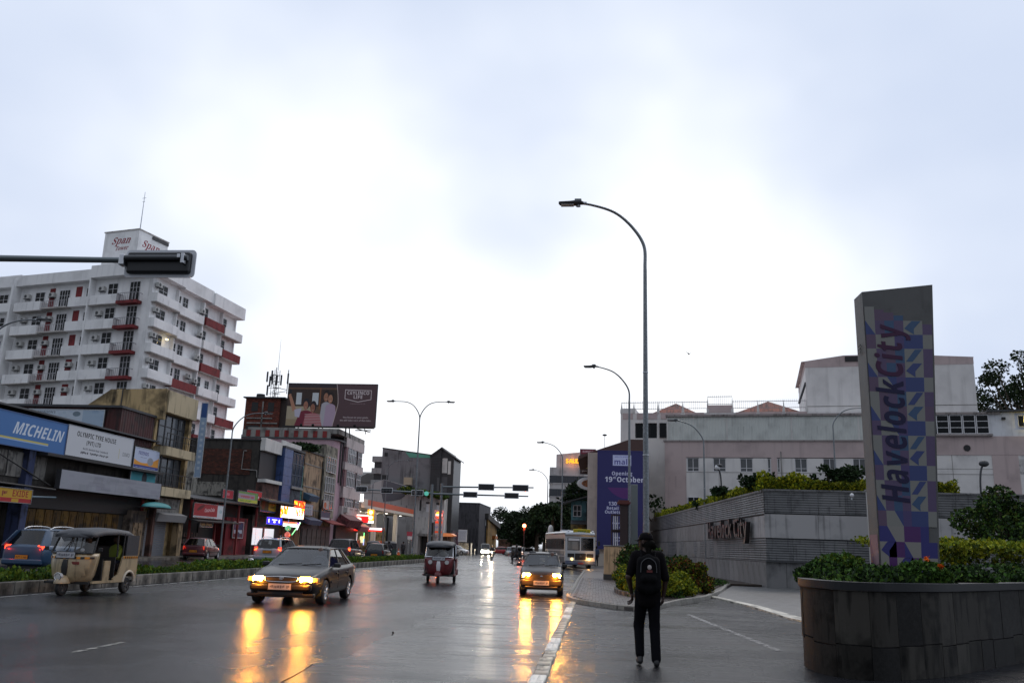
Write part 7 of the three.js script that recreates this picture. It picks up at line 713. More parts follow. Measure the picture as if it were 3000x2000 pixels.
const hatch = { L: 3.75, W: 1.62, H: 1.48, rw: 0.29, ax: [1.2, -1.15], paint: paint(C(0.075, 0.012, 0.018)), cab: [0.85, 0.15, -1.35, -1.8, 0.95, 0.98, 0.73, 0.57], pillars: [0.45, 0.8], cw: 0.16, st: [[-1.85, 0.64, 0.9, 0.34, 0.01], [-1.8, 0.75, 0.98, 0.28], [-1.4, 0.8, 1.0, 0.22], [0, 0.81, 0.96, 0.22], [0.85, 0.8, 0.94, 0.22], [1.5, 0.76, 0.8, 0.24], [1.84, 0.62, 0.64, 0.3, 0.01]], rear: { x: 0.64, y: 0.8, z: -1.78, w: 0.16, h: 0.26, lit: 0.5, py: 0.58, pz: -1.9, bump: [rbox(1.5, 0.2, 0.2, 0.07, 0, 0.4, -1.8)] } };
car('hatchback_car', 'dark red hatchback parked by the left pavement before the cream building', 'car', [-27.3, 0, -60.0], Math.PI + 0.12, hatch);
const wag = { L: 4.5, W: 1.72, H: 1.58, rw: 0.32, ax: [1.35, -1.3], paint: paint(C(0.26, 0.3, 0.33)), rails: true, cab: [0.95, 0.3, -1.85, -2.15, 0.98, 1.0, 0.78, 0.62], pillars: [0.36, 0.68], cw: 0.12, handle: M.chrome, st: [[-2.23, 0.7, 0.92, 0.4, 0.01], [-2.18, 0.8, 1.0, 0.32], [-1.7, 0.85, 1.01, 0.26], [0, 0.86, 0.98, 0.26], [0.95, 0.85, 0.97, 0.26], [1.8, 0.8, 0.86, 0.28], [2.2, 0.66, 0.7, 0.34, 0.01]], rear: { x: 0.7, y: 0.98, z: -2.14, w: 0.2, h: 0.24, lit: 1.6, amb: 0.12, py: 0.82, pz: -2.26, bump: [rbox(1.66, 0.24, 0.24, 0.08, 0, 0.5, -2.14)], seam: 0.66 } };
car('estate_car', 'silver estate car with roof rails and glowing rear lights beyond the median', 'car', [-18.95, 0, -52.3], Math.PI + 0.03, wag);
const suvD = { L: 4.4, W: 1.76, H: 1.72, rw: 0.34, ax: [1.35, -1.25], paint: paint(C(0.02, 0.028, 0.035)), cab: [0.9, 0.25, -1.75, -2.02, 1.05, 1.05, 0.8, 0.66], pillars: [0.36, 0.7], cw: 0.12, rim: M.alu, st: [[-2.17, 0.74, 0.98, 0.42, 0.01], [-2.12, 0.83, 1.06, 0.34], [-1.6, 0.87, 1.08, 0.28], [0, 0.88, 1.04, 0.28], [0.95, 0.87, 1.02, 0.28], [1.8, 0.82, 0.95, 0.3], [2.15, 0.7, 0.8, 0.36, 0.01]], rear: { x: 0.76, y: 1.0, z: -2.08, w: 0.16, h: 0.24, lit: 3, amb: 0.1, py: 0.78, pz: -2.22, bump: [rbox(1.64, 0.24, 0.2, 0.07, 0, 0.5, -2.1)] } };
car('off_road_car', 'black off-road car with glowing amber rear lights before the pink building', 'car', [-18.3, 0, -64.4], Math.PI + 0.02, suvD);
const black2 = { ...hatch, paint: paint(C(0.015, 0.022, 0.025)), rear: { ...hatch.rear, lit: 0 } };
car('hatchback_car', 'black hatchback right of the off-road car beyond the median', 'car', [-17.6, 0, -71.5], Math.PI + 0.05, black2);
const far = (label, p, turn, base, c, o = {}) => car('distant_car', label, 'car', p, turn, { ...base, paint: paint(c), front: { grille: [bx(-0.35, 0.35, 0.5, 0.62, base.L / 2 - 0.1, base.L / 2 - 0.02)], hx: 0.55, hy: 0.66, hz: base.L / 2 - 0.14, hw: 0.26, hh: 0.16, py: 0.42, pz: base.L / 2 }, ...o }, 'cars far down the road');
const vanS = { L: 4.4, W: 1.69, H: 1.92, rw: 0.3, ax: [1.3, -1.2], cab: [2.0, 1.25, -2.0, -2.15, 1.05, 1.05, 0.78, 0.68], pillars: [0.25, 0.6], cw: 0.1, seams: [1.2, 0.1], st: [[-2.18, 0.7, 1.0, 0.35, 0.01], [-2.12, 0.8, 1.08, 0.3], [0, 0.845, 1.07, 0.28], [1.6, 0.84, 1.06, 0.28], [2.08, 0.78, 1.0, 0.3], [2.18, 0.68, 0.8, 0.36, 0.01]] };
far('pale van with dazzling white headlights on the far left of the road, behind the motorcyclist', [-18.9, 0, -152], 0.15, vanS, C(0.3, 0.3, 0.29), { lit: 12, litC: C(1, 0.93, 0.8), litHex: 0xfff0d0, beam: 25, rear: undefined });
far('red car turning at the far end of the road', [-18.6, 0, -171], -1.2, hatch, C(0.4, 0.015, 0.02), { rear: { ...hatch.rear, lit: 2 } });
far('blue grey car coming down the middle of the far road', [-14.5, 0, -152], 0.2, hatch, C(0.12, 0.15, 0.2), { rear: undefined });
far('white roofed car with one glowing headlight behind the crossing man', [-12.3, 0, -150], 0.12, hatch, C(0.5, 0.5, 0.48), { lit: 10, litC: C(1, 0.7, 0.55), litHex: 0xffc0a0, pt: 10, rear: undefined });
far('white car just left of the bus far down the road', [-9.6, 0, -128], 0.1, hatch, C(0.55, 0.55, 0.54), { rear: undefined });
far('white car parked before the kiosk, half hidden by the red three wheeler', [-23.6, 0.03, -131], 1.4, hatch, C(0.6, 0.6, 0.6), { rear: undefined });
far('second white car parked right of the kiosk', [-22.0, 0.03, -141], 1.2, hatch, C(0.6, 0.6, 0.6), { rear: undefined });

// three wheelers: tub, cowl, windscreen, hood, wheels
function tuk(label, p, turn, col, o = {}, group) {
  const t = thing('three_wheeler', label, 'three wheeler', p, turn, group), bp = mat(col, 0.42, 0, { clearcoat: 0.5, clearcoatRoughness: 0.2, map: rep(T.grime, 1.6) }), hood = mat(o.hood || C(0.03, 0.033, 0.04), 0.55, 0, { bumpMap: rep(T.fine, 0.5), bumpScale: 0.004 });
  // front cowl: curved shield, narrower at the bottom
  part('front_cowl', loft([[0.3, 0.36, 0.86], [0.36, 0.46, 0.93], [0.5, 0.53, 0.98], [0.75, 0.575, 1.0], [0.95, 0.6, 0.98], [1.04, 0.6, 0.94]].map(([y, hw, z]) => { const a = []; for (let i = 0; i <= 14; i++) { const k = i / 14 * 2 - 1; a.push([Math.sign(k) * hw * Math.pow(Math.abs(k), 0.9), y, z - 0.3 * Math.pow(Math.abs(k), 2.6)]); } return [...a, [hw, y, z - 0.42], [hw * 0.96, y, 0.44], [-hw * 0.96, y, 0.44], [-hw, y, z - 0.42]]; })), bp, t);
  part('windscreen', gridGeo(8, 4, (u, v) => { const k = u * 2 - 1; return [k * lerp(0.55, 0.5, v), lerp(1.05, 1.5, v), lerp(0.93, 0.74, v) - 0.2 * k * k]; }), screen, t);
  part('windscreen_frame', [taperTube([[-0.57, 1.04, 0.74], [-0.3, 1.045, 0.92], [0, 1.05, 0.97], [0.3, 1.045, 0.92], [0.57, 1.04, 0.74]], [0.022, 0.022], 6, 16), taperTube([[-0.52, 1.51, 0.52], [0, 1.53, 0.74], [0.52, 1.51, 0.52]], [0.025, 0.025], 6, 12), bar([-0.57, 1.04, 0.74], [-0.52, 1.51, 0.52], 0.026), bar([0.57, 1.04, 0.74], [0.52, 1.51, 0.52], 0.026), ...(o.split ? [bar([0, 1.05, 0.98], [0, 1.52, 0.75], 0.014)] : [])], o.frameM || bp, t);
  part('wiper', bar([0.05, 1.46, 0.78], [-0.12, 1.12, 0.95], 0.01), M.black, t);
  // hood: rounded fabric roof and back
  part('hood', loft([[0.8, 1.53, 0.5], [0.7, 1.6, 0.56], [0.3, 1.67, 0.6], [-0.3, 1.69, 0.61], [-0.9, 1.66, 0.61], [-1.2, 1.56, 0.6], [-1.33, 1.38, 0.58]].map(([z, y, hw], i) => { const k2 = [-1, -0.97, -0.85, -0.5, 0, 0.5, 0.85, 0.97, 1], d = [0.16, 0.08, 0.03, 0.0, -0.015 * (i & 1), 0.0, 0.03, 0.08, 0.16]; return [...k2.map((k, j) => [k * hw, y - d[j] * (i === 0 ? 0.3 : 1), z]), [hw * 0.93, y - 0.17 * (i === 0 ? 0.6 : 1), z + (i === 6 ? 0.05 : 0)], [-hw * 0.93, y - 0.17 * (i === 0 ? 0.6 : 1), z + (i === 6 ? 0.05 : 0)]]; }).map((r) => r.reverse())), hood, t);
  part('hood_back', [bx(-0.58, 0.58, 0.98, 1.5, -1.35, -1.28), bx(-0.62, -0.58, 0.98, 1.52, -1.32, -0.72), bx(0.58, 0.62, 0.98, 1.52, -1.32, -0.72)], hood, t);
  part('visor', loft([[0.84, 1.5], [0.92, 1.42]].map(([z, y]) => [[-0.52, y, z - 0.12], [0, y + 0.02, z], [0.52, y, z - 0.12], [0.52, y + 0.03, z - 0.14], [0, y + 0.05, z - 0.02], [-0.52, y + 0.03, z - 0.14]])), hood, t);
  // tub
  part('tub', [prism([[-1.32, 0.42], [-1.3, 0.98], [-0.55, 0.98], [-0.4, 0.5], [-0.18, 0.4], [-0.2, 0.3], [-0.62, 0.3], [-0.64, 0.44], [-0.78, 0.56], [-0.98, 0.58], [-1.16, 0.5], [-1.24, 0.34]], 0.04).rotateY(-R90).translate(0.65, 0, 0), prism([[-1.32, 0.42], [-1.3, 0.98], [-0.55, 0.98], [-0.4, 0.5], [-0.18, 0.4], [-0.2, 0.3], [-0.62, 0.3], [-0.64, 0.44], [-0.78, 0.56], [-0.98, 0.58], [-1.16, 0.5], [-1.24, 0.34]], 0.04).rotateY(-R90).translate(-0.61, 0, 0), bx(-0.61, 0.61, 0.42, 0.98, -1.32, -1.26)], bp, t);
  each('door_panel', [-1, 1].map((s) => bx(s * 0.6, s * 0.645, 0.34, 0.86, 0.02, 0.3)), bp, t); 
  each('wheel_arch', [-1, 1].map((s) => new THREE.TorusGeometry(0.27, 0.035, 8, 18, Math.PI).rotateY(R90).translate(s * 0.655, 0.3, -0.92)), o.arch || bp, t);
  part('floor', [bx(-0.6, 0.6, 0.28, 0.34, -1.25, 0.85)], M.black, t); part('sill', [bx(-0.66, -0.6, 0.3, 0.36, -0.3, 0.75), bx(0.6, 0.66, 0.3, 0.36, -0.3, 0.75)], bp, t);
  part('seat', [rbox(1.05, 0.2, 0.45, 0.06, 0, 0.68, -0.8), rbox(1.05, 0.5, 0.14, 0.06, 0, 1.0, -1.05), rbox(0.5, 0.14, 0.35, 0.05, 0, 0.66, 0.12)], mat(C(0.03, 0.018, 0.018), 0.6), t); part('bulkhead', bx(-0.58, 0.58, 0.34, 0.95, -0.32, -0.28), M.black, t);
  each('door_post', [-1, 1].flatMap((s) => [bar([s * 0.62, 0.95, -0.3], [s * 0.58, 1.56, -0.3], 0.022), bar([s * 0.62, 0.36, 0.33], [s * 0.6, 0.9, 0.33], 0.02), bar([s * 0.62, 0.96, -0.56], [s * 0.6, 1.56, -0.6], 0.02)]), o.frameM || bp, t); part('handlebar', [bar([-0.3, 0.98, 0.5], [0.3, 0.98, 0.5], 0.02), bar([0, 0.4, 0.75], [0, 0.98, 0.5], 0.025)], M.black, t);
  each('mirror', [-1, 1].map((s) => [rbox(0.12, 0.1, 0.03, 0.015, s * 0.74, 1.14, 0.72), bar([s * 0.56, 1.06, 0.72], [s * 0.72, 1.12, 0.72], 0.01)]), M.black, t);
  part('mudguard', new THREE.SphereGeometry(0.26, 14, 8, 0, 6.283, 0, R90).scale(0.6, 0.8, 1.15).translate(0, 0.3, 0.98), o.mud || bp, t); part('fork', [bar([0, 0.22, 1.02], [0, 0.6, 0.85], 0.05)], M.black, t); part('black_strip', loft([[0.5, 0.07, 0.99], [0.7, 0.09, 1.015], [0.88, 0.06, 1.005]].map(([y, w, z]) => [[-w, y, z - 0.01], [-w * 0.7, y, z + 0.02], [w * 0.7, y, z + 0.02], [w, y, z - 0.01], [w, y, z - 0.06], [-w, y, z - 0.06]])), o.strip || M.black, t);
  if (o.twin) for (const s of [-1, 1]) part('headlight', [cyl(0.085, 0.085, 0.08, s * 0.34, 0.84, 0.98, 16, 'z')], M.lens, t); else { part('headlight', [cyl(0.085, 0.07, 0.1, 0, 0.47, 1.17, 16, 'z')], M.lens, t); part('headlight_rim', new THREE.TorusGeometry(0.088, 0.014, 8, 18).translate(0, 0.47, 1.22), M.chrome, t); }
  const wm = mat(C(0.1, 0.1, 0.1), 0.5, 0.5); for (const [x, z] of [[0, 1.0], [-0.56, -0.92], [0.56, -0.92]]) wheel(t, x, 0.205, z, 0.205, 0.12, wm);
  plate(t, o.twin ? 0 : -0.02, o.twin ? 0.99 : 0.995, o.twin ? 0.995 : 0.995, plW, false, -0.1);
  if (o.stripe) { const strip = noiseTex(64, (u) => { const b = (u * 7) % 1 < 0.5; return b ? [0.78, 0.5, 0.02] : [0.02, 0.02, 0.02]; }, true); strip.repeat.set(1, 1); const sm3 = mat(C(1, 1, 1), 0.5, 0, { map: strip }); const g = gridGeo(24, 1, (u, v) => { const k = u * 2 - 1; return [k * 0.598, 0.9 + v * 0.055, 0.99 - v * 0.008 - 0.3 * Math.pow(Math.abs(k), 2.9) + 0.008]; }); part('hazard_stripe', g, sm3, t, true); for (const s of [-1, 1]) { const q = part('hazard_stripe', new THREE.PlaneGeometry(0.74, 0.055), sm3, t, true); q.position.set(s * 0.664, 0.94, -0.93); q.rotation.y = s * R90; } part('red_sticker', rbox(0.2, 0.07, 0.03, 0.008, 0.26, 0.8, 0.97, 1), mat(C(0.16, 0.02, 0.015), 0.6), t); part('dash_toy', ball(0.05, 0.25, 1.12, 0.72), M.frame, t); }
  // driver, seated
  if (o.driver !== false) { const d = part('driver', [loft([[0.72, 0.16, 0.02], [0.9, 0.15, 0.02], [1.12, 0.19, 0.0], [1.22, 0.14, 0.0], [1.27, 0.06, 0.02]].map(([y, w, z]) => Array.from({ length: 12 }, (_, i) => { const a = -i / 12 * 6.283; return [(o.dx ?? 0) + Math.cos(a) * w, y, z + 0.02 + Math.sin(a) * w * 0.6]; }))), bar([(o.dx ?? 0) - 0.18, 1.14, 0.03], [-0.25, 0.98, 0.45], 0.05, 0.035), bar([(o.dx ?? 0) + 0.18, 1.14, 0.03], [0.25, 0.98, 0.45], 0.05, 0.035), bar([(o.dx ?? 0) - 0.1, 0.74, 0.05], [-0.12, 0.7, 0.48], 0.08, 0.06), bar([(o.dx ?? 0) + 0.1, 0.74, 0.05], [0.12, 0.7, 0.48], 0.08, 0.06)], mat(o.shirt || C(0.05, 0.05, 0.06), 0.8), t); part('driver_head', [ball(0.1, o.dx ?? 0, 1.38, 0.04, 0.85, 1.15, 1)], M.skin, t); part('driver_hair', ball(0.104, o.dx ?? 0, 1.415, 0.015, 0.88, 0.95, 0.95), M.black, t); }
  return t;
}
const cream2 = C(0.4, 0.32, 0.2);
{ const t = tuk('cream three wheeler with a black hood and hazard stripe, front wheel towards the camera', [-13.35, 0, -22.55], -0.02, cream2, { stripe: true, split: true, driver: false, frameM: M.black, arch: mat(C(0.5, 0.45, 0.36), 0.5) }); t.scale.setScalar(1.0);
  part('passenger', [loft([[0.78, 0.17], [0.95, 0.17], [1.15, 0.2], [1.25, 0.15], [1.3, 0.06]].map(([y, w]) => Array.from({ length: 12 }, (_, i) => { const a = -i / 12 * 6.283; return [0.26 + Math.cos(a) * w, y - 0.02, -0.82 + Math.sin(a) * w * 0.62]; }))), bar([0.42, 1.15, -0.78], [0.48, 0.9, -0.55], 0.055, 0.04)], mat(C(0.16, 0.2, 0.02), 0.8), t); part('passenger_legs', [bar([0.2, 0.8, -0.8], [0.2, 0.78, -0.42], 0.08, 0.07), bar([0.36, 0.8, -0.8], [0.38, 0.78, -0.42], 0.08, 0.07), bar([0.38, 0.78, -0.42], [0.4, 0.38, -0.38], 0.065, 0.05)], mat(C(0.03, 0.035, 0.06), 0.8), t); part('passenger_head', ball(0.1, 0.26, 1.4, -0.8, 0.85, 1.15, 1), M.skin, t);
  const dm = mat(C(0.06, 0.05, 0.05), 0.8); part('driver', [loft([[0.72, 0.16], [0.9, 0.16], [1.12, 0.19], [1.22, 0.14], [1.27, 0.06]].map(([y, w]) => Array.from({ length: 12 }, (_, i) => { const a = -i / 12 * 6.283; return [Math.cos(a) * w, y, 0.08 + Math.sin(a) * w * 0.6]; }))), bar([-0.18, 1.14, 0.08], [-0.25, 0.98, 0.48], 0.05, 0.035), bar([0.18, 1.14, 0.08], [0.25, 0.98, 0.48], 0.05, 0.035)], dm, t); part('driver_head', ball(0.1, 0, 1.37, 0.1, 0.85, 1.15, 1), M.skin, t); }
tuk('dark red three wheeler coming down the middle of the wet road', [-6.5, 0, -37.2], 0.1, C(0.13, 0.008, 0.014), { twin: true, shirt: C(0.3, 0.3, 0.3), dx: 0.12, strip: M.frame, frameM: M.chrome, mud: mat(C(0.1, 0.008, 0.012), 0.4) });
tuk('dark green three wheeler parked nearest beyond the median before the filling station', [-21.7, 0, -86], Math.PI + 0.2, C(0.01, 0.06, 0.04), { driver: false }, undefined);
tuk('dark green three wheeler parked further right before the filling station', [-21.2, 0, -90.5], Math.PI + 0.3, C(0.012, 0.055, 0.04), { driver: false }, undefined);
tuk('far three wheeler with a pale hood behind the crossing man', [-9.6, 0, -108], 0.1, C(0.02, 0.02, 0.02), { hood: C(0.3, 0.3, 0.28) }, undefined);
// bus
{ const b = thing('bus', 'old white and silver bus with a yellow destination board pulling in at the right', 'bus', [-2.25, 0, -73.4], 0.22), wh = paint(C(0.5, 0.52, 0.54)), side = mat(C(0.22, 0.22, 0.23), 0.4, 0.4, { map: rep(T.grime, 2.5) }), W = 2.35, L = 9.6;
  const ring = (z, hw, yb, yt, k = 0.22) => [[-hw, yb], [-hw, yt - k], [-hw * 0.93, yt - 0.06], [-hw * 0.6, yt], [0, yt + 0.05], [hw * 0.6, yt], [hw * 0.93, yt - 0.06], [hw, yt - k], [hw, yb]].map(([x, y]) => [x, y, z]);
  part('body', [loft([ring(-4.8, 1.1, 0.6, 2.7), ring(-4.7, 1.17, 0.5, 2.85), ring(4.55, 1.17, 0.5, 2.85), ring(4.75, 1.13, 0.5, 2.8), ring(4.8, 1.08, 0.55, 2.6)])], side, b); part('roof', [loft([[-4.85, 2.62], [-4.7, 2.8], [4.6, 2.8], [4.86, 2.66]].map(([z, y]) => [[-1.2, y - 0.16, z], [-1.12, y + 0.02, z], [-0.7, y + 0.1, z], [0, y + 0.14, z], [0.7, y + 0.1, z], [1.12, y + 0.02, z], [1.2, y - 0.16, z]]))], wh, b);
  part('front_panel', [bx(-1.13, 1.13, 0.55, 1.42, 4.78, 4.83), bx(-1.15, -1.02, 1.42, 2.6, 4.76, 4.83), bx(1.02, 1.15, 1.42, 2.6, 4.76, 4.83), bx(-0.05, 0.05, 1.42, 2.4, 4.78, 4.83), bx(-1.02, 1.02, 2.38, 2.6, 4.78, 4.82)], wh, b); part('windscreen', [bx(-1.02, -0.05, 1.45, 2.38, 4.75, 4.8), bx(0.05, 1.02, 1.45, 2.38, 4.75, 4.8)], M.dark, b); part('wind_deflector', bx(-0.95, -0.08, 2.15, 2.33, 4.805, 4.82), M.frame, b); part('grey_blind', bx(-0.98, -0.1, 1.5, 2.1, 4.803, 4.806), M.concrete, b);
  part('grille', [bx(-0.42, 0.42, 0.72, 1.22, 4.835, 4.86)], M.black, b); each('grille_side', [bx(-1.0, -0.48, 0.92, 1.2, 4.835, 4.855), bx(0.48, 1.0, 0.92, 1.2, 4.835, 4.855)], M.black, b); for (const s of [-1, 1]) { part('headlight', cyl(0.1, 0.1, 0.06, s * 0.66, 0.78, 4.86, 16, 'z'), glow(C(1, 0.72, 0.3), 2.2), b); each('mirror', [bar([s * 1.15, 2.2, 4.75], [s * 1.4, 2.1, 4.95], 0.02), rbox(0.16, 0.36, 0.05, 0.02, s * 1.42, 2.0, 4.95)], M.black, b); } const hl = new THREE.PointLight(0xffb860, 1.2); hl.position.set(0.66, 0.78, 5.1); b.add(hl);
  part('bumper', [rbox(2.36, 0.2, 0.2, 0.05, 0, 0.46, 4.86), bx(-1.15, 1.15, 0.56, 0.66, 4.835, 4.85)], mat(C(0.08, 0.1, 0.16), 0.5), b); part('number_plate', bx(-0.22, 0.22, 0.42, 0.54, 4.965, 4.975), mat(C(0.3, 0.05, 0.04), 0.5), b); part('destination_board', [rbox(1.35, 0.34, 0.1, 0.03, 0.1, 2.86, 4.8)], mat(C(0.5, 0.42, 0.02), 0.5), b); part('destination_text', new THREE.PlaneGeometry(1.2, 0.24).translate(0.1, 2.86, 4.856), mat(C(1, 1, 1), 0.5, 0, { map: canvas(128, 28, (x, w, h) => { x.fillStyle = '#b5a010'; x.fillRect(0, 0, w, h); seed(3); greek(x, 8, 120, 14, 18, '#4a6a20'); }) }), b, true); part('badge', ball(0.09, 0, 0.98, 4.87, 1, 1, 0.3), mat(C(0.12, 0.1, 0.08), 0.4, 0.6), b);
  for (const s of [-1, 1]) { for (let i = 0; i < 9; i++) { const z = 4.2 - i * 0.96; part('side_window', bx(s * 1.168, s * 1.185, 1.5, 2.3, z - 0.85, z), M.dark, b); } part('waist_band', [bx(s * 1.165, s * 1.19, 1.36, 1.42, -4.6, 4.6), bx(s * 1.165, s * 1.19, 0.95, 1.0, -4.6, 4.6)], wh, b); part('corner_post', bx(s * 1.1, s * 1.18, 0.6, 2.6, 4.55, 4.78), wh, b); for (const z of [3.1, -2.4]) wheel(b, s * 1.0, 0.46, z, 0.46, 0.26); }
  each('roof_light', [ball(0.09, -0.9, 2.86, 4.6), ball(0.09, 1.0, 2.86, 4.6)], M.frame, b); part('roof_vent', [bx(-0.5, 0.3, 2.9, 3.05, -1.2, -0.4)], wh, b);
  const rl = thing('white_lantern', 'white dome shaped lamp just above the roof of the bus', 'lamp', [-4.6, 3.1, -90]); part('lamp_head', ball(0.35, 0, 0.2, 0, 0.8, 1.5, 0.8), M.white, rl); part('post', cyl(0.06, 0.06, 3.2, 0, -1.6, 0, 8), M.darkGrey, rl);
}

// ---------- people and motorcycles ----------
function field(bones, cell, k = 0.03) { // skin over tapered bones, as one continuous surface
  let lo = [1e9, 1e9, 1e9], hi = [-1e9, -1e9, -1e9];
  for (const b of bones) for (const [o, r] of [[0, b[3]], [4, b[7]]]) for (let i = 0; i < 3; i++) { lo[i] = Math.min(lo[i], b[o + i] - r); hi[i] = Math.max(hi[i], b[o + i] + r); }
  const half = Math.max(hi[0] - lo[0], hi[1] - lo[1], hi[2] - lo[2]) / 2 + cell * 3, c = lo.map((v, i) => (v + hi[i]) / 2), n = Math.ceil((2 * half) / cell), mc = new MarchingCubes(n, M.black, false, false, 150000);
  const f = mc.field, hs = n / 2, B = bones.map((b) => { const d = [b[4] - b[0], b[5] - b[1], b[6] - b[2]]; return [...b, ...d, d[0] * d[0] + d[1] * d[1] + d[2] * d[2] || 1e-9]; });
  f.fill(-1);
  const x0 = Math.max(0, Math.floor(((lo[0] - c[0]) / half) * hs + hs) - 3), x1 = Math.min(n - 1, Math.ceil(((hi[0] - c[0]) / half) * hs + hs) + 3), z0 = Math.max(0, Math.floor(((lo[2] - c[2]) / half) * hs + hs) - 3), z1 = Math.min(n - 1, Math.ceil(((hi[2] - c[2]) / half) * hs + hs) + 3);
  for (let z = z0; z <= z1; z++) for (let y = 0; y < n; y++) for (let x = x0; x <= x1; x++) {
    const px = c[0] + ((x - hs) / hs) * half, py = c[1] + ((y - hs) / hs) * half, pz = c[2] + ((z - hs) / hs) * half; let m = 1;
    for (const b of B) { const ax = px - b[0], ay = py - b[1], az = pz - b[2]; let h = (ax * b[8] + ay * b[9] + az * b[10]) / b[11]; h = h < 0 ? 0 : h > 1 ? 1 : h; const dx = ax - h * b[8], dy = ay - h * b[9], dz = az - h * b[10], d = Math.sqrt(dx * dx + dy * dy + dz * dz) - (b[3] + (b[7] - b[3]) * h); if (m - d > k) m = d; else if (d - m < k) { const t = (k - Math.abs(m - d)) / k; m = Math.min(m, d) - t * t * k * 0.25; } }
    f[x + y * n + z * n * n] = -m;
  }
  mc.isolation = 0; mc.update();
  const g = new THREE.BufferGeometry(), cnt = mc.count; g.setAttribute('position', new THREE.BufferAttribute(mc.positionArray.slice(0, cnt * 3), 3)); g.setAttribute('normal', new THREE.BufferAttribute(mc.normalArray.slice(0, cnt * 3), 3)); g.scale(half, half, half).translate(...c);
  const p = g.attributes.position; const uv = new Float32Array(cnt * 2); g.setAttribute('uv', new THREE.BufferAttribute(uv, 2)); g.deleteAttribute('normal'); const mg = g; mg.computeVertexNormals();
  // smooth normals by position
  const map = new Map(), nn = mg.attributes.normal, key = (i) => Math.round(p.getX(i) * 2e4) + ',' + Math.round(p.getY(i) * 2e4) + ',' + Math.round(p.getZ(i) * 2e4);
  const ks = []; for (let i = 0; i < cnt; i++) { const q = key(i); ks.push(q); const v = map.get(q) || [0, 0, 0]; v[0] += nn.getX(i); v[1] += nn.getY(i); v[2] += nn.getZ(i); map.set(q, v); }
  for (let i = 0; i < cnt; i++) { const v = map.get(ks[i]), l = Math.hypot(...v) || 1; nn.setXYZ(i, v[0] / l, v[1] / l, v[2] / l); }
  return g;
}
const bone = (a, ra, b, rb) => [...a, ra, ...b, rb];
function hand(w, dir, side, curl = 0.5) { // wrist point, direction down the arm; five separate fingers
  const d = V(...dir).normalize(), s = V(0, 0, side).addScaledVector(d, -V(0, 0, side).dot(d)).normalize(), nrm = new THREE.Vector3().crossVectors(d, s), P = (a, b, c) => { const q = V(...w).addScaledVector(d, a).addScaledVector(s, b).addScaledVector(nrm, c); return [q.x, q.y, q.z]; };
  const B = [bone(P(-0.02, 0, 0), 0.026, P(0.03, 0, 0), 0.024), bone(P(0.03, -0.02, 0), 0.017, P(0.085, -0.028, 0), 0.014), bone(P(0.03, 0.02, 0), 0.017, P(0.085, 0.028, 0), 0.014), bone(P(0.04, 0, 0), 0.018, P(0.088, 0, 0), 0.015)];
  [[-0.03, 0.064], [-0.01, 0.074], [0.011, 0.07], [0.03, 0.054]].forEach(([o, L]) => { const a = P(0.088, o, 0), b = P(0.088 + L * 0.45, o * 1.1, -0.008 - curl * 0.02), c = P(0.088 + L * (0.78 - curl * 0.1), o * 1.08, -0.02 - curl * 0.045), e = P(0.088 + L * (1 - curl * 0.35), o * 1.05, -0.03 - curl * 0.075); B.push(bone(a, 0.0095, b, 0.009), bone(b, 0.009, c, 0.0082), bone(c, 0.0082, e, 0.0074)); });
  const t0 = P(0.02, -0.03, -0.004), t1 = P(0.055, -0.052, -0.014), t2 = P(0.085, -0.056, -0.026); B.push(bone(t0, 0.014, t1, 0.011), bone(t1, 0.011, t2, 0.009)); return field(B, 0.004, 0.008);
}
function head(c, yaw) { // head looking along -z, then turned; brow, nose, mouth, ears
  const B = [bone([0, 0.03, 0.015], 0.088, [0, 0.03, 0.015], 0.088), bone([0, 0.04, -0.03], 0.074, [0, -0.02, -0.035], 0.062), bone([0, -0.02, -0.03], 0.06, [0, -0.085, -0.055], 0.036), bone([0, -0.06, 0.0], 0.05, [0, -0.16, 0.02], 0.052), bone([0, 0.012, -0.098], 0.011, [0, -0.03, -0.117], 0.015), bone([-0.03, 0.032, -0.09], 0.014, [0.03, 0.032, -0.09], 0.014), bone([-0.022, -0.062, -0.094], 0.011, [0.022, -0.062, -0.094], 0.011), bone([-0.084, 0.012, 0.012], 0.014, [-0.088, -0.025, 0.01], 0.011), bone([0.084, 0.012, 0.012], 0.014, [0.088, -0.025, 0.01], 0.011)];
  return field(B, 0.0055, 0.02).rotateY(yaw).translate(...c);
}
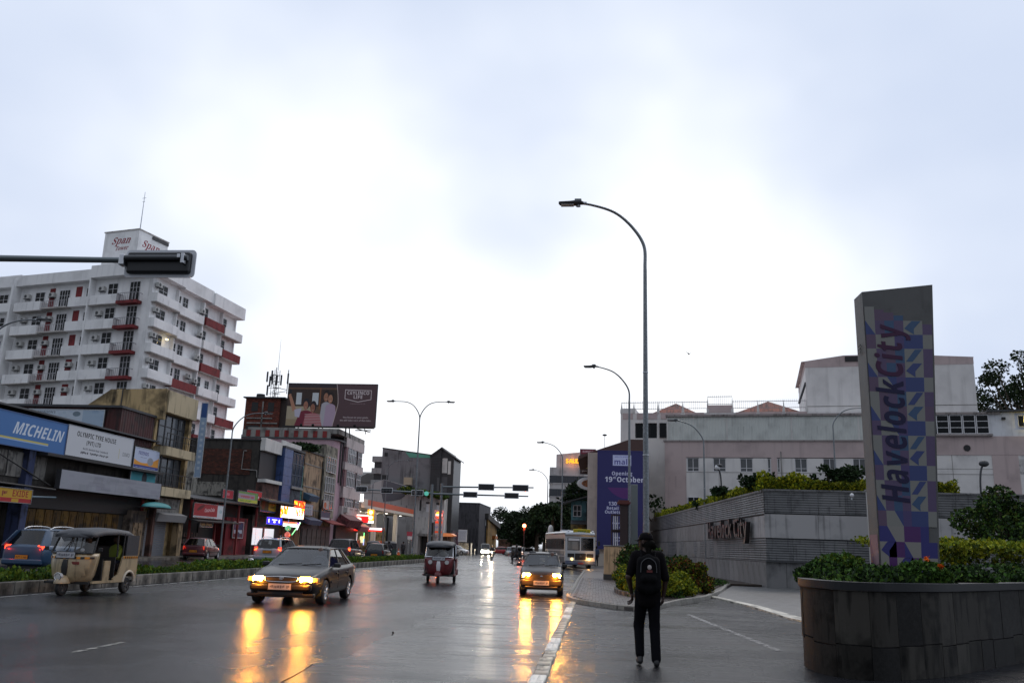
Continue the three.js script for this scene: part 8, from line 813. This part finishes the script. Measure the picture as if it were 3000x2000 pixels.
{ const t = thing('person', 'person in dark clothes, cap and backpack walking away beside the kerb, head turned left', 'person', [0.735, 0, -12.95], 0.0); t.scale.set(0.93, 1.05, 0.95);
  const skin = mat(C(0.035, 0.017, 0.012), 0.55), H = [-0.035, 1.60, -0.02];
  const sL = [-0.19, 1.40, 0], eL = [-0.29, 1.13, 0.05], wL = [-0.245, 0.92, -0.04], sR = [0.19, 1.40, 0], eR = [0.265, 1.12, 0.05], wR = [0.235, 0.9, 0.0];
  const hL = [-0.085, 0.92, 0], kL = [-0.13, 0.5, -0.13], aL = [-0.12, 0.12, 0.03], hR = [0.085, 0.92, 0], kR = [0.1, 0.5, -0.02], aR = [0.115, 0.09, 0.14];
  const core = [bone([-0.09, 1.36, 0], 0.1, [-0.075, 1.05, 0], 0.09), bone([0.09, 1.36, 0], 0.1, [0.075, 1.05, 0], 0.09), bone([-0.06, 1.1, 0], 0.09, [-0.07, 0.92, 0.01], 0.1), bone([0.06, 1.1, 0], 0.09, [0.07, 0.92, 0.01], 0.1), bone([-0.16, 1.405, 0], 0.062, [0.16, 1.405, 0], 0.062), bone([0, 1.4, 0], 0.066, [-0.02, 1.52, 0], 0.052)];
  const arms = [bone(sL, 0.058, eL, 0.043), bone(eL, 0.044, wL, 0.028), bone(sR, 0.058, eR, 0.043), bone(eR, 0.044, wR, 0.028)], legs = [bone(hL, 0.09, kL, 0.06), bone(kL, 0.058, aL, 0.038), bone(hR, 0.09, kR, 0.06), bone(kR, 0.058, aR, 0.038), bone(aL, 0.036, [-0.12, 0.07, -0.02], 0.036), bone(aR, 0.036, [0.115, 0.06, 0.1], 0.036)];
  const sub = (a, b) => [b[0] - a[0], b[1] - a[1], b[2] - a[2]];
  part('body', [field([...core, ...arms, ...legs], 0.014), head(H, 1.05), hand(wL, sub(eL, wL), -1, 0.7), hand(wR, sub(eR, wR), -1, 0.6)], skin, t);
  const cl = mat(C(0.005, 0.004, 0.005), 0.9, 0, { ior: 1.2, bumpMap: rep(T.fine, 0.25), bumpScale: 0.004 }), tr = mat(C(0.004, 0.004, 0.006), 0.9, 0, { ior: 1.2, bumpMap: rep(T.fine, 0.3), bumpScale: 0.004 });
  const grow = (bs, r) => bs.map((b) => [b[0], b[1], b[2], b[3] + r, b[4], b[5], b[6], b[7] + r]), mid = (a, b, f) => a.map((v, i) => lerp(v, b[i], f));
  part('shirt', field([...grow(core.slice(0, 5), 0.014), bone(sL, 0.072, mid(sL, eL, 0.82), 0.066), bone(sR, 0.072, mid(sR, eR, 0.95), 0.064), bone([-0.05, 0.92, 0.01], 0.125, [0.05, 0.92, 0.01], 0.125), bone([-0.04, 0.84, 0.02], 0.118, [0.04, 0.84, 0.02], 0.118)], 0.014, 0.035), cl, t);
  part('trousers', field([bone([-0.07, 0.92, 0], 0.112, hL, 0.105), bone([0.07, 0.92, 0], 0.112, hR, 0.105), bone(hL, 0.108, kL, 0.078), bone(kL, 0.078, [-0.122, 0.15, 0.015], 0.066), bone(hR, 0.108, kR, 0.078), bone(kR, 0.078, [0.112, 0.1, 0.125], 0.07)], 0.014, 0.03), tr, t);
  const shoe = mat(C(0.014, 0.014, 0.015), 0.5); part('shoe', field([bone([-0.12, 0.062, 0.06], 0.042, [-0.135, 0.052, -0.15], 0.04), bone([-0.12, 0.1, 0.04], 0.042, [-0.128, 0.06, -0.1], 0.042)], 0.008, 0.02), shoe, t); part('shoe', field([bone([0.115, 0.05, 0.16], 0.044, [0.13, 0.042, -0.04], 0.042), bone([0.115, 0.08, 0.15], 0.044, [0.123, 0.05, 0.0], 0.043)], 0.008, 0.02), shoe, t);
  part('cap', [loft([[0.02, 0.104], [0.05, 0.105], [0.085, 0.095], [0.115, 0.068], [0.128, 0.02]].map(([y, r]) => Array.from({ length: 20 }, (_, i) => { const a = -i / 20 * 6.283; return [Math.cos(a) * r * 0.92, y, 0.012 + Math.sin(a) * r * 1.06]; }))).rotateY(1.05).translate(...H), gridGeo(10, 4, (u, v) => { const k = u * 2 - 1, a = k * 1.0; return [Math.sin(a) * lerp(0.095, 0.098, v), 0.035 - v * 0.022 - 0.012 * k * k, -Math.cos(a) * lerp(0.09, 0.19 - 0.05 * k * k, v)]; }).rotateY(1.05).translate(...H)], cl, t);
  part('hair', field([bone([0.04, 1.58, 0.06], 0.045, [0.07, 1.565, 0.08], 0.042), bone([0.075, 1.56, 0.075], 0.042, [0.095, 1.54, 0.06], 0.04), bone([0.0, 1.55, 0.06], 0.05, [0.01, 1.44, 0.1], 0.035), bone([-0.06, 1.56, 0.03], 0.035, [0.03, 1.56, 0.06], 0.045)], 0.01, 0.03), mat(C(0.004, 0.0035, 0.003), 0.9, 0, { ior: 1.2, bumpMap: rep(T.fine, 0.1), bumpScale: 0.006 }), t);
  const bpm = mat(C(0.005, 0.005, 0.006), 0.85, 0, { ior: 1.2, bumpMap: rep(T.fine, 0.2), bumpScale: 0.004 }); const bpk = part('backpack', field([bone([-0.1, 1.33, 0.16], 0.075, [-0.11, 1.02, 0.17], 0.085), bone([0.1, 1.33, 0.16], 0.075, [0.11, 1.02, 0.17], 0.085), bone([0, 1.36, 0.16], 0.08, [0, 1.0, 0.19], 0.09), bone([-0.06, 1.12, 0.25], 0.055, [0.06, 1.12, 0.25], 0.055)], 0.012, 0.04), bpm, t); part('zip', tube([[-0.12, 1.2, 0.262], [-0.1, 1.33, 0.243], [0, 1.385, 0.235], [0.1, 1.33, 0.243], [0.12, 1.2, 0.262]], 0.006), M.darkGrey, bpk); part('badge', [ball(0.032, 0.012, 1.265, 0.262, 1, 1, 0.35)], mat(C(0.42, 0.38, 0.36), 0.4), bpk); part('label', [bx(-0.03, 0.055, 1.2, 1.23, 0.262, 0.272)], mat(C(0.1, 0.012, 0.012), 0.6), bpk); each('strap', [tube([[-0.1, 1.4, 0.12], [-0.11, 1.475, 0.02], [-0.12, 1.4, -0.11], [-0.13, 1.15, -0.1]], 0.018), tube([[0.1, 1.4, 0.12], [0.11, 1.475, 0.02], [0.12, 1.4, -0.11], [0.13, 1.15, -0.1]], 0.018)], bpm, t);
}
// small figures: body with clothes as children; stride in metres, dx sideways for a walk across
function figure(name, label, p, turn, o = {}) {
  const t = thing(name, label, 'person', p, turn), s = o.stride ?? 0.0, seat = o.seat; const hip = seat ?? 0.9, k = seat ? 0.62 : 1;
  const kn = seat ? [[-0.14, hip - 0.02, -0.4], [0.14, hip - 0.02, -0.4]] : [[-0.1, 0.5, -s * 0.45], [0.1, 0.5, s * 0.2]], an = seat ? [[-0.14, hip - 0.42, -0.3], [0.14, hip - 0.42, -0.3]] : [[-0.1, 0.08, -s * 0.5], [0.1, 0.1, s * 0.6]];
  const y = hip - 0.9, sh = [[-0.18, 1.4 + y, 0], [0.18, 1.4 + y, 0]], el = o.reach ? [[-0.3, 1.15 + y, -0.22], [0.3, 1.15 + y, -0.22]] : [[-0.24, 1.12 + y, s * 0.2], [0.24, 1.12 + y, -s * 0.2]], wr = o.reach ? [[-0.32, 1.08 + y, -0.5], [0.32, 1.08 + y, -0.5]] : [[-0.23, 0.88 + y, s * 0.12], [0.23, 0.88 + y, -s * 0.4]];
  const core = [bone([-0.08, 1.34 + y, 0], 0.1, [-0.06, 1.0 + y, 0], 0.095), bone([0.08, 1.34 + y, 0], 0.1, [0.06, 1.0 + y, 0], 0.095), bone([-0.15, 1.39 + y, 0], 0.06, [0.15, 1.39 + y, 0], 0.06)], B = [...core, bone([0, 1.4 + y, 0], 0.055, [0, 1.55 + y, 0], 0.05), bone([0, 1.6 + y, 0.01], 0.085, [0, 1.66 + y, 0.01], 0.09), bone([0, 1.6 + y, -0.04], 0.06, [0, 1.55 + y, -0.06], 0.045)]; const L = [];
  for (const i of [0, 1]) { B.push(bone(sh[i], 0.055, el[i], 0.042), bone(el[i], 0.042, wr[i], 0.03), bone(wr[i], 0.034, [wr[i][0], wr[i][1] - 0.09, wr[i][2] - 0.03], 0.022)); L.push(bone([i ? 0.08 : -0.08, hip, 0], 0.115, kn[i], 0.075), bone(kn[i], 0.075, an[i], 0.055)); B.push(bone(kn[i], 0.05, an[i], 0.045)); }
  part('body', field(B, 0.025), M.skin, t); part('shirt', field([...core.map((b) => [b[0], b[1], b[2], b[3] + 0.025, b[4], b[5], b[6], b[7] + 0.025]), bone(sh[0], 0.08, el[0], 0.07), bone(sh[1], 0.08, el[1], 0.07)], 0.025), mat(o.shirt || C(0.03, 0.03, 0.035), 0.8), t); part('trousers', field([...L, bone([-0.06, hip + 0.04, 0], 0.12, [0.06, hip + 0.04, 0], 0.12)], 0.025), mat(o.legs || C(0.015, 0.015, 0.02), 0.8), t);
  for (const i of [0, 1]) part('shoe', field([bone([an[i][0], an[i][1] - 0.035, an[i][2] + 0.03], 0.045, [an[i][0], an[i][1] - 0.04, an[i][2] - 0.14], 0.04)], 0.015), M.black, t);
  part(o.helmet ? 'helmet' : 'hair', ball(o.helmet ? 0.135 : 0.105, 0, 1.66 + y, 0.02, 0.95, 1, 1.05), o.helmet || M.black, t); return t;
}
figure('person', 'dark clothed man striding across the road left of the bus', [-7.6, 0, -85.5], R90, { stride: 0.75 });
{ const bgp = part('bag', rbox(0.16, 0.4, 0.34, 0.05, 0.3, 0.75, 0), M.black, scene.children[scene.children.length - 1]); }
figure('person', 'person in a blue top standing behind the cream gate pillar beside the bus', [0.02, 0.1, -80], 0.3, { shirt: C(0.03, 0.05, 0.1) });
figure('person', 'person standing among the parked vehicles before the filling station', [-20.3, 0, -93], 0.8, {});
figure('person', 'second person waiting in the dark by the lit shop front', [-28.6, 0.15, -79], 1.2, {});
function motorcycle(label, p, turn, c, lit) { const t = thing('motorcycle', label, 'motorcycle', p, turn), pm = paint(c);
  for (const z of [-0.62, 0.64]) { const w = share('wheel', tyreG(0.29, 0.1), M.rubber, t); w.position.set(0, 0.29, z); share('rim', rimG(0.29, 0.1, 1, 6), M.alu, w); }
  part('tank', ball(0.2, 0, 0.82, 0.18, 0.75, 0.75, 1.3), pm, t); part('seat', rbox(0.26, 0.12, 0.7, 0.05, 0, 0.8, -0.35), M.black, t); part('frame', [bar([0, 0.75, 0.35], [0, 0.4, -0.1], 0.04), bar([0, 0.7, -0.3], [0, 0.3, -0.62], 0.035), bar([-0.09, 0.29, 0.64], [-0.07, 0.95, 0.4], 0.025), bar([0.09, 0.29, 0.64], [0.07, 0.95, 0.4], 0.025), bar([-0.34, 1.0, 0.35], [0.34, 1.0, 0.35], 0.018)], M.darkGrey, t); part('engine', rbox(0.3, 0.34, 0.4, 0.06, 0, 0.42, 0.05), M.darkGrey, t); part('mudguard', [new THREE.TorusGeometry(0.33, 0.05, 6, 12, 1.8).rotateZ(0.6).rotateY(R90).translate(0, 0.29, 0.64), new THREE.TorusGeometry(0.33, 0.05, 6, 12, 1.8).rotateZ(0.9).rotateY(R90).translate(0, 0.29, -0.62)], pm, t);
  part('headlight', ball(0.1, 0, 0.92, 0.52, 1, 1, 0.7), lit ? glow(C(1, 0.9, 0.75), lit) : M.lens, t); part('tail_light', rbox(0.14, 0.08, 0.06, 0.02, 0, 0.78, -0.76), glow(C(0.9, 0.05, 0.02), lit ? 0.5 : 1.5), t); if (lit) { const l = new THREE.PointLight(0xffe6c0, 20, 20); l.position.set(0, 0.9, 0.75); t.add(l); } return t; }
motorcycle('motorcycle with its headlight on coming down the left of the far road', [-11.3, 0, -97], 0.05, C(0.02, 0.02, 0.02), 6);
figure('person', 'helmeted rider on the oncoming motorcycle far down the road', [-11.3, 0, -97.25], Math.PI + 0.05, { seat: 0.86, reach: true, helmet: M.black });
motorcycle('red motorcycle seen from behind beyond the median before the filling station', [-19.3, 0, -82.5], Math.PI, C(0.2, 0.01, 0.01));
figure('person', 'dark clothed rider on the red motorcycle beyond the median', [-19.3, 0, -82.2], 0, { seat: 0.86, reach: true, helmet: M.black });
motorcycle('motorcycle parked at the kerb before the lit shop front', [-27.4, 0, -79.5], 1.9, C(0.02, 0.02, 0.02));

scene.traverse((o) => { if (o.isLight && !o.isRectAreaLight) o.castShadow = true; });
renderer.render(scene, camera);
